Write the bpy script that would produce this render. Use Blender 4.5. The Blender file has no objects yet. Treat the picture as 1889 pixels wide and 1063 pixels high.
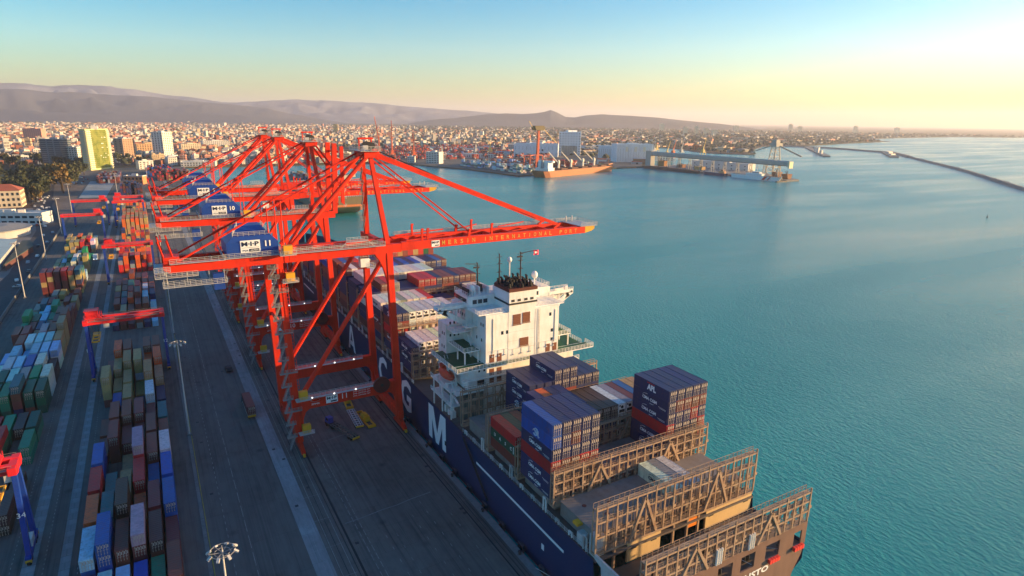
import bpy, bmesh, math, random
import numpy as np
from mathutils import Vector, Matrix

S = bpy.context.scene
COL = S.collection
PI = math.pi
rnd = random.Random(7)

# ------------------------------------------------------------------ camera
CAM_H = 94.2
cam_d = bpy.data.cameras.new("camera")
cam_d.sensor_width = 36.0
cam_d.lens = 36.0 * 1150.0 / 1889.0
cam_d.clip_start = 1.0
cam_d.clip_end = 120000.0
cam = bpy.data.objects.new("camera", cam_d)
COL.objects.link(cam)
_right = Vector((0.86521001, -0.50121956, 0.01380537))
_down = Vector((-0.11917421, -0.23230783, -0.96531372))
_fwd = Vector((0.48704121, 0.83355385, -0.26072751))
cam.matrix_world = Matrix(((_right.x, -_down.x, -_fwd.x, 0.0),
                           (_right.y, -_down.y, -_fwd.y, 0.0),
                           (_right.z, -_down.z, -_fwd.z, CAM_H),
                           (0, 0, 0, 1)))
S.camera = cam

# ------------------------------------------------------------------ light
SUN_AZ = math.radians(110.5)      # from +Y towards +X
SUN_EL = math.radians(8.6)
world = bpy.data.worlds.new("World")
S.world = world
world.use_nodes = True
wn, wl = world.node_tree.nodes, world.node_tree.links
wn.clear()
w_out = wn.new("ShaderNodeOutputWorld")
w_bg = wn.new("ShaderNodeBackground")
sky = wn.new("ShaderNodeTexSky")
sky.sky_type = 'NISHITA'
sky.sun_disc = False
sky.sun_elevation = SUN_EL
sky.sun_rotation = SUN_AZ
sky.altitude = 0.0
sky.air_density = 1.0
sky.dust_density = 1.0
sky.ozone_density = 2.5
w_hs = wn.new("ShaderNodeHueSaturation")
w_hs.inputs["Saturation"].default_value = 1.7
wl.new(sky.outputs[0], w_hs.inputs["Color"])
wl.new(w_hs.outputs[0], w_bg.inputs[0])
w_bg.inputs[1].default_value = 0.105
wl.new(w_bg.outputs[0], w_out.inputs[0])

sun_d = bpy.data.lights.new("sun", 'SUN')
sun_d.energy = 5.0
sun_d.angle = math.radians(0.6)
sun_d.color = (1.0, 0.63, 0.28)
sun = bpy.data.objects.new("sun", sun_d)
COL.objects.link(sun)
_s = Vector((math.sin(SUN_AZ) * math.cos(SUN_EL), math.cos(SUN_AZ) * math.cos(SUN_EL), math.sin(SUN_EL)))
sun.rotation_euler = (-_s).to_track_quat('-Z', 'Y').to_euler()
sun.location = _s * 500

S.view_settings.view_transform = 'Standard'
S.view_settings.look = 'None'
S.view_settings.exposure = 1.50
S.view_settings.gamma = 1.0
S.view_settings.use_curve_mapping = False
S.render.engine = 'CYCLES'
S.cycles.use_denoising = True
S.cycles.max_bounces = 6
S.cycles.diffuse_bounces = 3
S.cycles.glossy_bounces = 3
S.cycles.transmission_bounces = 3
S.cycles.volume_bounces = 1
S.cycles.sample_clamp_indirect = 6.0

HAZE_DENSITY = 5.8e-5
HAZE_COLOR = (0.82, 0.83, 0.94)

# ------------------------------------------------------------------ helpers
def lin(r, g=None, b=None):
    """sRGB 0..255 -> linear"""
    if isinstance(r, (tuple, list)):
        r, g, b = r
    f = lambda c: (c / 255.0 / 12.92) if c / 255.0 <= 0.04045 else ((c / 255.0 + 0.055) / 1.055) ** 2.4
    return (f(r), f(g), f(b))


class MB:
    """collects simple shapes into one mesh"""
    def __init__(s):
        s.v = []; s.f = []; s.m = []; s.mi = 0

    def add(s, vs, fs):
        o = len(s.v)
        s.v.extend(vs)
        s.f.extend([tuple(i + o for i in f) for f in fs])
        s.m.extend([s.mi] * len(fs))
        return s

    def box(s, x0, x1, y0, y1, z0, z1):
        if x0 > x1: x0, x1 = x1, x0
        if y0 > y1: y0, y1 = y1, y0
        if z0 > z1: z0, z1 = z1, z0
        return s.add([(x0, y0, z0), (x1, y0, z0), (x1, y1, z0), (x0, y1, z0),
                      (x0, y0, z1), (x1, y0, z1), (x1, y1, z1), (x0, y1, z1)],
                     [(0, 3, 2, 1), (4, 5, 6, 7), (0, 1, 5, 4), (1, 2, 6, 5), (2, 3, 7, 6), (3, 0, 4, 7)])

    def bar(s, p0, p1, w, h=None, w1=None, h1=None, up=(0, 0, 1)):
        p0, p1 = Vector(p0), Vector(p1)
        h = w if h is None else h
        w1 = w if w1 is None else w1
        h1 = h if h1 is None else h1
        d = (p1 - p0)
        if d.length < 1e-6:
            return s
        d.normalize()
        u = Vector(up)
        if abs(d.dot(u)) > 0.98:
            u = Vector((0, 1, 0))
        r = d.cross(u).normalized()
        u = r.cross(d).normalized()
        vs = []
        for p, a, b in ((p0, w, h), (p1, w1, h1)):
            for sx, sz in ((-1, -1), (1, -1), (1, 1), (-1, 1)):
                vs.append(tuple(p + r * (sx * a / 2) + u * (sz * b / 2)))
        return s.add(vs, [(0, 1, 2, 3), (7, 6, 5, 4), (0, 4, 5, 1), (1, 5, 6, 2), (2, 6, 7, 3), (3, 7, 4, 0)])

    def tube(s, p0, p1, r0, r1=None, n=8, caps=True):
        p0, p1 = Vector(p0), Vector(p1)
        r1 = r0 if r1 is None else r1
        d = (p1 - p0)
        if d.length < 1e-6:
            return s
        d.normalize()
        u = Vector((0, 0, 1)) if abs(d.z) < 0.98 else Vector((0, 1, 0))
        a = d.cross(u).normalized(); b = a.cross(d).normalized()
        vs = []
        for p, r in ((p0, r0), (p1, r1)):
            for i in range(n):
                t = 2 * PI * i / n
                vs.append(tuple(p + a * (math.cos(t) * r) + b * (math.sin(t) * r)))
        fs = [(i, n + i, n + (i + 1) % n, (i + 1) % n) for i in range(n)]
        if caps:
            fs.append(tuple(range(n))); fs.append(tuple(range(2 * n - 1, n - 1, -1)))
        return s.add(vs, fs)

    def prism(s, poly, axis, a, b):
        """extrude a 2-D outline along an axis from a to b ('x': (y,z), 'y': (x,z), 'z': (x,y))"""
        def P(p, t):
            return {'x': (t, p[0], p[1]), 'y': (p[0], t, p[1]), 'z': (p[0], p[1], t)}[axis]
        n = len(poly)
        vs = [P(p, a) for p in poly] + [P(p, b) for p in poly]
        area = sum(poly[i][0] * poly[(i + 1) % n][1] - poly[(i + 1) % n][0] * poly[i][1] for i in range(n))
        flip = (area > 0) == (b > a)
        if axis == 'y':
            flip = not flip
        fs = [tuple(range(n)), tuple(range(2 * n - 1, n - 1, -1))] + [(i, n + i, n + (i + 1) % n, (i + 1) % n) for i in range(n)]
        if flip:
            fs = [tuple(reversed(f)) for f in fs]
        return s.add(vs, fs)

    def quad(s, a, b, c, d):
        return s.add([tuple(a), tuple(b), tuple(c), tuple(d)], [(0, 1, 2, 3)])

    def sphere(s, c, r, n=10, m=6, sz=1.0):
        vs = [(c[0], c[1], c[2] + r * sz)]
        for j in range(1, m):
            t = PI * j / m
            for i in range(n):
                a = 2 * PI * i / n
                vs.append((c[0] + r * math.sin(t) * math.cos(a), c[1] + r * math.sin(t) * math.sin(a), c[2] + r * sz * math.cos(t)))
        vs.append((c[0], c[1], c[2] - r * sz))
        fs = [(0, 1 + i, 1 + (i + 1) % n) for i in range(n)]
        for j in range(m - 2):
            for i in range(n):
                p = 1 + j * n
                fs.append((p + i, p + n + i, p + n + (i + 1) % n, p + (i + 1) % n))
        l = len(vs) - 1; p = 1 + (m - 2) * n
        fs += [(p + i, l, p + (i + 1) % n) for i in range(n)]
        return s.add(vs, fs)

    def rail(s, p0, p1, h=1.1, step=1.6, t=0.06, bars=3):
        """handrail between two points"""
        p0, p1 = Vector(p0), Vector(p1)
        L = (p1 - p0).length
        n = max(1, int(round(L / step)))
        Z = Vector((0, 0, 1))
        for i in range(n + 1):
            p = p0.lerp(p1, i / n)
            s.bar(p, p + Z * h, t)
        for k in range(bars):
            z = h * (k + 1) / bars
            s.bar(p0 + Z * z, p1 + Z * z, t)
        return s

    def mesh(s, name, mats, off=(0, 0, 0)):
        me = bpy.data.meshes.new(name)
        ox, oy, oz = off
        me.from_pydata([(x - ox, y - oy, z - oz) for x, y, z in s.v], [], s.f)
        mats = mats if isinstance(mats, (list, tuple)) else [mats]
        for m in mats:
            me.materials.append(m)
        if len(mats) > 1:
            me.polygons.foreach_set("material_index", s.m)
        me.update()
        return me


def wloc(o):
    v = Vector((0, 0, 0))
    while o is not None:
        v += o.location
        o = o.parent
    return v


def tag(o, label=None, cat=None, group=None, kind=None):
    if label: o["label"] = label
    if cat: o["category"] = cat
    if group: o["group"] = group
    if kind: o["kind"] = kind
    return o


def thing(name, label, cat, loc=(0, 0, 0), group=None):
    o = bpy.data.objects.new(name, None)
    o.empty_display_size = 0.5
    COL.objects.link(o)
    o.location = loc
    return tag(o, label, cat, group)


def part(mb, name, mat, parent=None, loc=None):
    """links one mesh object; vertex coordinates are given in the root's frame of reference (world, unrotated)"""
    off = wloc(parent) if parent is not None else Vector((0, 0, 0))
    if loc is not None and parent is None:
        off = Vector(loc)
    me = mb.mesh(name, mat, off)
    o = bpy.data.objects.new(name, me)
    COL.objects.link(o)
    if parent is not None:
        o.parent = parent
    elif loc is not None:
        o.location = loc
    return o


def inst(me, name, loc=(0, 0, 0), rz=0.0, parent=None, scale=None):
    o = bpy.data.objects.new(name, me)
    COL.objects.link(o)
    o.location = loc
    if rz: o.rotation_euler = (0, 0, rz)
    if scale: o.scale = scale
    if parent is not None: o.parent = parent
    return o


KIDS = {}
def copy_tree(src, loc, rz=None, label=None, group=None, parent=None):
    o = src.copy(); COL.objects.link(o)
    if parent is not None:
        o.parent = parent
    else:
        o.location = loc
        if rz is not None: o.rotation_euler = (0, 0, rz)
    if label: o["label"] = label
    if group: o["group"] = group
    for ch in list(src.children):
        copy_tree(ch, None, parent=o)
    return o


# text facing -X (read from the quay) or -Y
_fonts = {}
def text(body, name, size, loc, face, mat, parent=None, wide=None, high=None, depth=0.02, yaw=0.0, bold=0.0):
    key = (body, depth, bold)
    if key not in _fonts:
        cu = bpy.data.curves.new("lettering", 'FONT')
        cu.body = body
        cu.size = 1.0
        cu.align_x = 'CENTER'; cu.align_y = 'CENTER'
        cu.resolution_u = 2
        cu.extrude = depth
        cu.offset = bold
        tmp = bpy.data.objects.new("tmp_text", cu)
        COL.objects.link(tmp)
        bpy.context.view_layer.update()
        me = bpy.data.meshes.new_from_object(tmp.evaluated_get(bpy.context.evaluated_depsgraph_get()))
        bpy.data.objects.remove(tmp)
        n = len(me.vertices)
        co = np.empty(n * 3, dtype=np.float32); me.vertices.foreach_get("co", co); co = co.reshape(-1, 3)
        mn, mx = co.min(0), co.max(0)
        co[:, :2] -= (mn[:2] + mx[:2]) / 2
        me.vertices.foreach_set("co", co.ravel()); me.update()
        _fonts[key] = (me, mx[0] - mn[0], mx[1] - mn[1])
    me0, w, h = _fonts[key]
    mk = (key, mat.name)
    if mk not in _fonts:
        me = me0.copy(); me.materials.clear(); me.materials.append(mat); me.name = name
        _fonts[mk] = me
    o = bpy.data.objects.new(name, _fonts[mk])
    COL.objects.link(o)
    sx = (wide / w) if wide else ((high / h) if high else size)
    sy = (high / h) if high else ((wide / w) if wide else size)
    o.scale = (sx, sy, 1.0)
    X = {'-x': Vector((0, -1, 0)), '-y': Vector((1, 0, 0)), '+z': Vector((1, 0, 0)), '+x': Vector((0, 1, 0))}[face]
    Y = Vector((0, 1, 0)) if face == '+z' else Vector((0, 0, 1))
    Z = X.cross(Y)
    o.rotation_euler = Matrix((X, Y, Z)).transposed().to_euler()
    if yaw: o.rotation_euler.z += yaw
    off = wloc(parent) if parent is not None else Vector((0, 0, 0))
    o.location = Vector(loc) - off
    if parent is not None: o.parent = parent
    return o


# ------------------------------------------------------------------ materials
MATS = {}
def new_mat(name):
    m = bpy.data.materials.new(name)
    m.use_nodes = True
    nt = m.node_tree
    b = nt.nodes["Principled BSDF"]
    MATS[name] = m
    return m, nt.nodes, nt.links, b


def node(ns, t, **kw):
    n = ns.new(t)
    for k, v in kw.items():
        setattr(n, k, v)
    return n


def ramp(ns, stops):
    r = ns.new("ShaderNodeValToRGB")
    el = r.color_ramp.elements
    while len(el) < len(stops): el.new(0.5)
    for e, (p, c) in zip(el, stops):
        e.position = p
        e.color = (*c, 1.0) if len(c) == 3 else c
    return r


def paint(name, col, rough=0.5, dirt=0.35, scale=0.35, dirt_col=None, metal=0.0, spec=0.4, streak=True):
    """weathered paint: large patches plus vertical streaks of grime"""
    m, ns, ls, b = new_mat(name)
    tc = node(ns, "ShaderNodeTexCoord")
    mp = node(ns, "ShaderNodeMapping")
    mp.inputs["Scale"].default_value = (1, 1, 0.18 if streak else 1)
    ls.new(tc.outputs["Object"], mp.inputs[0])
    n1 = node(ns, "ShaderNodeTexNoise"); n1.inputs["Scale"].default_value = scale * 4; n1.inputs["Detail"].default_value = 6
    n1.inputs["Roughness"].default_value = 0.65
    ls.new(mp.outputs[0], n1.inputs["Vector"])
    n2 = node(ns, "ShaderNodeTexNoise"); n2.inputs["Scale"].default_value = scale; n2.inputs["Detail"].default_value = 3
    ls.new(tc.outputs["Object"], n2.inputs["Vector"])
    mu = node(ns, "ShaderNodeMath", operation='MULTIPLY')
    ls.new(n1.outputs["Fac"], mu.inputs[0]); ls.new(n2.outputs["Fac"], mu.inputs[1])
    dc = dirt_col or tuple(c * 0.45 + 0.012 for c in col)
    r = ramp(ns, [(0.16, (0, 0, 0)), (0.46, (dirt, dirt, dirt))])
    ls.new(mu.outputs[0], r.inputs[0])
    mx = node(ns, "ShaderNodeMix", data_type='RGBA')
    mx.inputs["A"].default_value = (*col, 1); mx.inputs["B"].default_value = (*dc, 1)
    ls.new(r.outputs[0], mx.inputs["Factor"])
    ls.new(mx.outputs["Result"], b.inputs["Base Color"])
    b.inputs["Roughness"].default_value = rough
    b.inputs["Metallic"].default_value = metal
    b.inputs["Specular IOR Level"].default_value = spec
    return m


def plain(name, col, rough=0.6, metal=0.0, emit=None, spec=0.4):
    m, ns, ls, b = new_mat(name)
    b.inputs["Base Color"].default_value = (*col, 1)
    b.inputs["Roughness"].default_value = rough
    b.inputs["Metallic"].default_value = metal
    b.inputs["Specular IOR Level"].default_value = spec
    if emit:
        b.inputs["Emission Color"].default_value = (*col, 1)
        b.inputs["Emission Strength"].default_value = emit
    return m


def objpaint(name, rough=0.55, dirt=0.3, scale=0.5, source='object', rust=0.0):
    """weathered paint whose colour is set per object (or per face, by an attribute)"""
    m, ns, ls, b = new_mat(name)
    tc = node(ns, "ShaderNodeTexCoord")
    if source == 'object':
        oi = node(ns, "ShaderNodeObjectInfo"); colo = oi.outputs["Color"]
        ad = node(ns, "ShaderNodeVectorMath", operation='ADD')
        ls.new(tc.outputs["Object"], ad.inputs[0])
        cb = node(ns, "ShaderNodeCombineXYZ")
        ml = node(ns, "ShaderNodeMath", operation='MULTIPLY'); ml.inputs[1].default_value = 57.0
        ls.new(oi.outputs["Random"], ml.inputs[0])
        for i in range(3): ls.new(ml.outputs[0], cb.inputs[i])
        ls.new(cb.outputs[0], ad.inputs[1]); vec = ad.outputs[0]
    else:
        at = node(ns, "ShaderNodeAttribute", attribute_name="Col"); colo = at.outputs["Color"]
        vec = tc.outputs["Object"]
    mp = node(ns, "ShaderNodeMapping"); mp.inputs["Scale"].default_value = (1, 1, 0.3)
    ls.new(vec, mp.inputs[0])
    n1 = node(ns, "ShaderNodeTexNoise"); n1.inputs["Scale"].default_value = scale * 3; n1.inputs["Detail"].default_value = 6
    n1.inputs["Roughness"].default_value = 0.7
    ls.new(mp.outputs[0], n1.inputs["Vector"])
    r = ramp(ns, [(0.42, (0, 0, 0)), (0.72, (dirt, dirt, dirt))])
    ls.new(n1.outputs["Fac"], r.inputs[0])
    mx = node(ns, "ShaderNodeMix", data_type='RGBA')
    ls.new(colo, mx.inputs["A"])
    mx.inputs["B"].default_value = (0.06, 0.05, 0.045, 1)
    ls.new(r.outputs[0], mx.inputs["Factor"])
    res = mx.outputs["Result"]
    if rust > 0:
        n2 = node(ns, "ShaderNodeTexNoise"); n2.inputs["Scale"].default_value = scale * 5; n2.inputs["Detail"].default_value = 8
        ls.new(vec, n2.inputs["Vector"])
        r2 = ramp(ns, [(0.60, (0, 0, 0)), (0.70, (rust, rust, rust))])
        ls.new(n2.outputs["Fac"], r2.inputs[0])
        m2 = node(ns, "ShaderNodeMix", data_type='RGBA')
        ls.new(res, m2.inputs["A"]); m2.inputs["B"].default_value = (0.13, 0.05, 0.025, 1)
        ls.new(r2.outputs[0], m2.inputs["Factor"])
        res = m2.outputs["Result"]
    ls.new(res, b.inputs["Base Color"])
    b.inputs["Roughness"].default_value = rough
    return m


def ground_mat(name, c0, c1, scale=0.05, fine=1.5, rough=0.85, stain=0.4, c2=None, stretch=(1, 1, 1), tracks=0.0, slab=None):
    m, ns, ls, b = new_mat(name)
    tc = node(ns, "ShaderNodeTexCoord")
    mp = node(ns, "ShaderNodeMapping"); mp.inputs["Scale"].default_value = stretch
    ls.new(tc.outputs["Object"], mp.inputs[0])
    n1 = node(ns, "ShaderNodeTexNoise"); n1.inputs["Scale"].default_value = scale; n1.inputs["Detail"].default_value = 8
    n1.inputs["Roughness"].default_value = 0.6
    ls.new(mp.outputs[0], n1.inputs["Vector"])
    r1 = ramp(ns, [(0.32, c0), (0.68, c1)])
    ls.new(n1.outputs["Fac"], r1.inputs[0])
    n2 = node(ns, "ShaderNodeTexNoise"); n2.inputs["Scale"].default_value = fine; n2.inputs["Detail"].default_value = 4
    ls.new(mp.outputs[0], n2.inputs["Vector"])
    r2 = ramp(ns, [(0.45, (0, 0, 0)), (0.8, (stain, stain, stain))])
    ls.new(n2.outputs["Fac"], r2.inputs[0])
    mx = node(ns, "ShaderNodeMix", data_type='RGBA')
    ls.new(r1.outputs[0], mx.inputs["A"]); mx.inputs["B"].default_value = (*(c2 or tuple(c * 0.45 for c in c0)), 1)
    ls.new(r2.outputs[0], mx.inputs["Factor"])
    res = mx.outputs["Result"]
    if tracks > 0:
        # tyre marks drawn out along the lanes, and scattered oil spots
        mp3 = node(ns, "ShaderNodeMapping"); mp3.inputs["Scale"].default_value = (0.9, 0.012, 1)
        ls.new(tc.outputs["Object"], mp3.inputs[0])
        n3 = node(ns, "ShaderNodeTexNoise"); n3.inputs["Scale"].default_value = 1.0; n3.inputs["Detail"].default_value = 7; n3.inputs["Roughness"].default_value = .7; n3.inputs["Distortion"].default_value = .4
        ls.new(mp3.outputs[0], n3.inputs["Vector"])
        r3 = ramp(ns, [(0.48, (0, 0, 0)), (0.68, (tracks, tracks, tracks))]); ls.new(n3.outputs["Fac"], r3.inputs[0])
        m3 = node(ns, "ShaderNodeMix", data_type='RGBA'); ls.new(res, m3.inputs["A"]); m3.inputs["B"].default_value = (.022, .022, .022, 1); ls.new(r3.outputs[0], m3.inputs["Factor"])
        v = node(ns, "ShaderNodeTexVoronoi"); v.inputs["Scale"].default_value = .11; v.inputs["Randomness"].default_value = 1.0
        ls.new(tc.outputs["Object"], v.inputs["Vector"])
        r4 = ramp(ns, [(0.03, (tracks, tracks, tracks)), (0.16, (0, 0, 0))]); ls.new(v.outputs["Distance"], r4.inputs[0])
        m4 = node(ns, "ShaderNodeMix", data_type='RGBA'); ls.new(m3.outputs["Result"], m4.inputs["A"]); m4.inputs["B"].default_value = (.02, .02, .02, 1); ls.new(r4.outputs[0], m4.inputs["Factor"])
        n5 = node(ns, "ShaderNodeTexNoise"); n5.inputs["Scale"].default_value = .012; n5.inputs["Detail"].default_value = 5; n5.inputs["Roughness"].default_value = .7
        ls.new(tc.outputs["Object"], n5.inputs["Vector"])
        r5 = ramp(ns, [(0.46, (0, 0, 0)), (0.50, (.32, .32, .32)), (0.60, (.32, .32, .32)), (0.63, (0, 0, 0))]); ls.new(n5.outputs["Fac"], r5.inputs[0])
        m5 = node(ns, "ShaderNodeMix", data_type='RGBA'); ls.new(m4.outputs["Result"], m5.inputs["A"]); m5.inputs["B"].default_value = (.16, .15, .14, 1); ls.new(r5.outputs[0], m5.inputs["Factor"])
        res = m5.outputs["Result"]
    if slab:
        bt = node(ns, "ShaderNodeTexBrick"); bt.offset = .5
        bt.inputs["Scale"].default_value = 1.0; bt.inputs["Brick Width"].default_value = slab[0]; bt.inputs["Row Height"].default_value = slab[1]; bt.inputs["Mortar Size"].default_value = .06; bt.inputs["Mortar Smooth"].default_value = .3
        bt.inputs["Color1"].default_value = (1, 1, 1, 1); bt.inputs["Color2"].default_value = (.80, .80, .80, 1); bt.inputs["Mortar"].default_value = (.5, .5, .5, 1)
        ls.new(tc.outputs["Object"], bt.inputs["Vector"])
        m6 = node(ns, "ShaderNodeMix", data_type='RGBA', blend_type='MULTIPLY'); m6.inputs["Factor"].default_value = .55
        ls.new(res, m6.inputs["A"]); ls.new(bt.outputs["Color"], m6.inputs["B"]); res = m6.outputs["Result"]
    ls.new(res, b.inputs["Base Color"])
    b.inputs["Roughness"].default_value = rough
    b.inputs["Specular IOR Level"].default_value = 0.25
    return m


RED = paint("crane_red", (0.80, 0.036, 0.010), 0.5, 0.62, 0.14, spec=0.2, dirt_col=(0.22, 0.022, 0.014))
RTGRED = paint("yard_crane_red", (0.72, 0.020, 0.026), 0.45, 0.35, 0.2)
DARKBLUE = paint("machinery_blue", (0.010, 0.055, 0.30), 0.42, 0.35, 0.3)
RTGBLUE = paint("leg_blue", (0.008, 0.045, 0.30), 0.45, 0.4, 0.3)
YELLOW = paint("safety_yellow", (0.75, 0.38, 0.02), 0.5, 0.4, 0.5)
STAIR = paint("stair_grey", (0.27, 0.265, 0.26), 0.6, 0.5, 0.8)
GALV = paint("galvanised_steel", (0.50, 0.50, 0.49), 0.5, 0.4, 0.8, metal=0.0)
DARK = plain("dark_steel", (0.025, 0.026, 0.03), 0.6)
BLACK = plain("black_rubber", (0.012, 0.012, 0.013), 0.7)
WHITE = paint("white_paint", (0.84, 0.84, 0.81), 0.45, 0.42, 0.28, dirt_col=(0.46, 0.38, 0.28))
SIGNWHITE = plain("sign_white", (0.80, 0.82, 0.82), 0.5)
SIGNNAVY = plain("sign_navy", (0.010, 0.018, 0.05), 0.5)
LETYEL = plain("letter_yellow", (0.62, 0.34, 0.06), 0.5)
HULLBLUE = paint("hull_blue", (0.006, 0.030, 0.100), 0.38, 0.5, 0.08, dirt_col=(0.010, 0.028, 0.080))
HULLRED = paint("antifouling", (0.20, 0.035, 0.02), 0.6, 0.5, 0.1)
TRANSOM = paint("transom_brown", (0.20, 0.115, 0.085), 0.55, 0.6, 0.15, dirt_col=(0.09, 0.05, 0.04))
BUFF = paint("lashing_buff", (0.40, 0.29, 0.20), 0.6, 0.75, 0.5, dirt_col=(0.20, 0.09, 0.05))
DECKGREY = paint("deck_grey", (0.13, 0.115, 0.105), 0.7, 0.6, 0.25, streak=False, dirt_col=(0.10, 0.06, 0.045))
DECKGREEN = paint("deck_green", (0.015, 0.10, 0.045), 0.6, 0.4, 0.3, streak=False)
HATCH = paint("hatch_cover_grey", (0.24, 0.215, 0.20), 0.6, 0.6, 0.2, streak=False, dirt_col=(0.15, 0.09, 0.07))
GLASS = plain("dark_glass", (0.02, 0.03, 0.04), 0.08, spec=0.8)
BROWNDOOR = paint("brown_louvre", (0.19, 0.065, 0.035), 0.6, 0.4, 0.6)
ORANGE = plain("lifeboat_orange", (0.62, 0.07, 0.03), 0.4)
LAMP = plain("lamp_white", (0.95, 0.93, 0.85), 0.3, emit=0.7)
BOX = objpaint("container_paint", 0.5, 0.45, 0.35, rust=0.45)
BOXATTR = objpaint("container_paint_mass", 0.55, 0.3, 0.35, source='attr')
WALLPAINT = objpaint("wall_paint", 0.8, 0.25, 0.1)
WALLATTR = objpaint("wall_paint_mass", 0.85, 0.25, 0.02, source='attr')
ROD = plain("locking_bar_steel", (0.44, 0.38, 0.33), 0.5)
CONC = ground_mat("concrete", (0.17, 0.175, 0.18), (0.24, 0.24, 0.235), 0.15, 1.2, stain=0.5)

# ------------------------------------------------------------------ sea
def water_mat():
    m, ns, ls, b = new_mat("sea_water")
    tc = node(ns, "ShaderNodeTexCoord")
    mp = node(ns, "ShaderNodeMapping"); mp.inputs["Rotation"].default_value = (0, 0, math.radians(-20)); mp.inputs["Scale"].default_value = (1.0, 0.55, 1)
    ls.new(tc.outputs["Object"], mp.inputs[0])
    n1 = node(ns, "ShaderNodeTexNoise"); n1.inputs["Scale"].default_value = 0.85; n1.inputs["Detail"].default_value = 5; n1.inputs["Roughness"].default_value = 0.6
    n2 = node(ns, "ShaderNodeTexNoise"); n2.inputs["Scale"].default_value = 0.07; n2.inputs["Detail"].default_value = 4
    ls.new(mp.outputs[0], n1.inputs["Vector"]); ls.new(mp.outputs[0], n2.inputs["Vector"])
    ad = node(ns, "ShaderNodeMath", operation='MULTIPLY_ADD'); ad.inputs[1].default_value = 0.8
    ls.new(n2.outputs["Fac"], ad.inputs[0]); ls.new(n1.outputs["Fac"], ad.inputs[2])
    bp = node(ns, "ShaderNodeBump"); bp.inputs["Strength"].default_value = 0.34; bp.inputs["Distance"].default_value = 1.6
    ls.new(ad.outputs[0], bp.inputs["Height"]); ls.new(bp.outputs[0], b.inputs["Normal"])
    # broad slicks of calmer water, drawn out along the bay
    mp2 = node(ns, "ShaderNodeMapping"); mp2.inputs["Rotation"].default_value = (0, 0, math.radians(35)); mp2.inputs["Scale"].default_value = (0.0016, 0.010, 1)
    ls.new(tc.outputs["Object"], mp2.inputs[0])
    n3 = node(ns, "ShaderNodeTexNoise"); n3.inputs["Scale"].default_value = 1.0; n3.inputs["Detail"].default_value = 5; n3.inputs["Distortion"].default_value = 0.6
    ls.new(mp2.outputs[0], n3.inputs["Vector"])
    r3 = ramp(ns, [(0.40, (0.26, 0.26, 0.26)), (0.66, (0.10, 0.10, 0.10))])
    ls.new(n3.outputs["Fac"], r3.inputs[0]); ls.new(r3.outputs[0], b.inputs["Roughness"])
    r4 = ramp(ns, [(0.35, (0.013, 0.250, 0.265)), (0.7, (0.020, 0.310, 0.325))])
    ls.new(n3.outputs["Fac"], r4.inputs[0]); ls.new(r4.outputs[0], b.inputs["Base Color"])
    b.inputs["IOR"].default_value = 1.33
    b.inputs["Specular IOR Level"].default_value = 0.3
    return m

R_FAR = 33000.0
SEA_Z = -2.5
sm = MB(); sm.quad((-R_FAR, -R_FAR, SEA_Z), (R_FAR, -R_FAR, SEA_Z), (R_FAR, R_FAR, SEA_Z), (-R_FAR, R_FAR, SEA_Z))
tag(part(sm, "sea", water_mat()), kind="structure")

# ------------------------------------------------------------------ land
QX = 63.5                                  # quay edge
LAND = [(QX, -R_FAR), (QX, 1340), (488, 1342), (512, 1205), (548, 1124), (566, 950), (831, 1036), (990, 1062),
        (1100, 1260), (1420, 1620), (1663, 1840), (1740, 1800), (1600, 1520), (1580, 1440), (1660, 1345), (1900, 1560), (2290, 1815), (2611, 1830),
        (3430, 2070), (3960, 2223), (3800, 2420), (4300, 2560), (4962, 2770), (6284, 2990), (7032, 2790), (11000, 3300), (R_FAR, 9000),
        (R_FAR, R_FAR), (-R_FAR, R_FAR), (-R_FAR, -R_FAR)]
LAND_Z = -0.35

def in_land(x, y):
    c = False; n = len(LAND); j = n - 1
    for i in range(n):
        xi, yi = LAND[i]; xj, yj = LAND[j]
        if (yi > y) != (yj > y) and x < (xj - xi) * (y - yi) / (yj - yi) + xi:
            c = not c
        j = i
    return c

def land_mat():
    m, ns, ls, b = new_mat("plain_ground")
    tc = node(ns, "ShaderNodeTexCoord")
    n1 = node(ns, "ShaderNodeTexNoise"); n1.inputs["Scale"].default_value = 0.0022; n1.inputs["Detail"].default_value = 8; n1.inputs["Roughness"].default_value = 0.65
    ls.new(tc.outputs["Object"], n1.inputs["Vector"])
    vo = node(ns, "ShaderNodeTexVoronoi"); vo.inputs["Scale"].default_value = 0.006
    ls.new(tc.outputs["Object"], vo.inputs["Vector"])
    r1 = ramp(ns, [(0.3, (0.055, 0.062, 0.035)), (0.5, (0.10, 0.085, 0.06)), (0.62, (0.17, 0.13, 0.095)), (0.75, (0.07, 0.08, 0.045))])
    ls.new(n1.outputs["Fac"], r1.inputs[0])
    mx = node(ns, "ShaderNodeMix", data_type='RGBA', blend_type='MULTIPLY'); mx.inputs["Factor"].default_value = 0.45
    ls.new(r1.outputs[0], mx.inputs["A"]); ls.new(vo.outputs["Color"], mx.inputs["B"])
    ls.new(mx.outputs["Result"], b.inputs["Base Color"])
    b.inputs["Roughness"].default_value = 0.95
    b.inputs["Specular IOR Level"].default_value = 0.1
    return m

lm = MB(); lm.prism(LAND, 'z', LAND_Z - 8, LAND_Z)
tag(part(lm, "ground", land_mat()), kind="structure")

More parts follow.
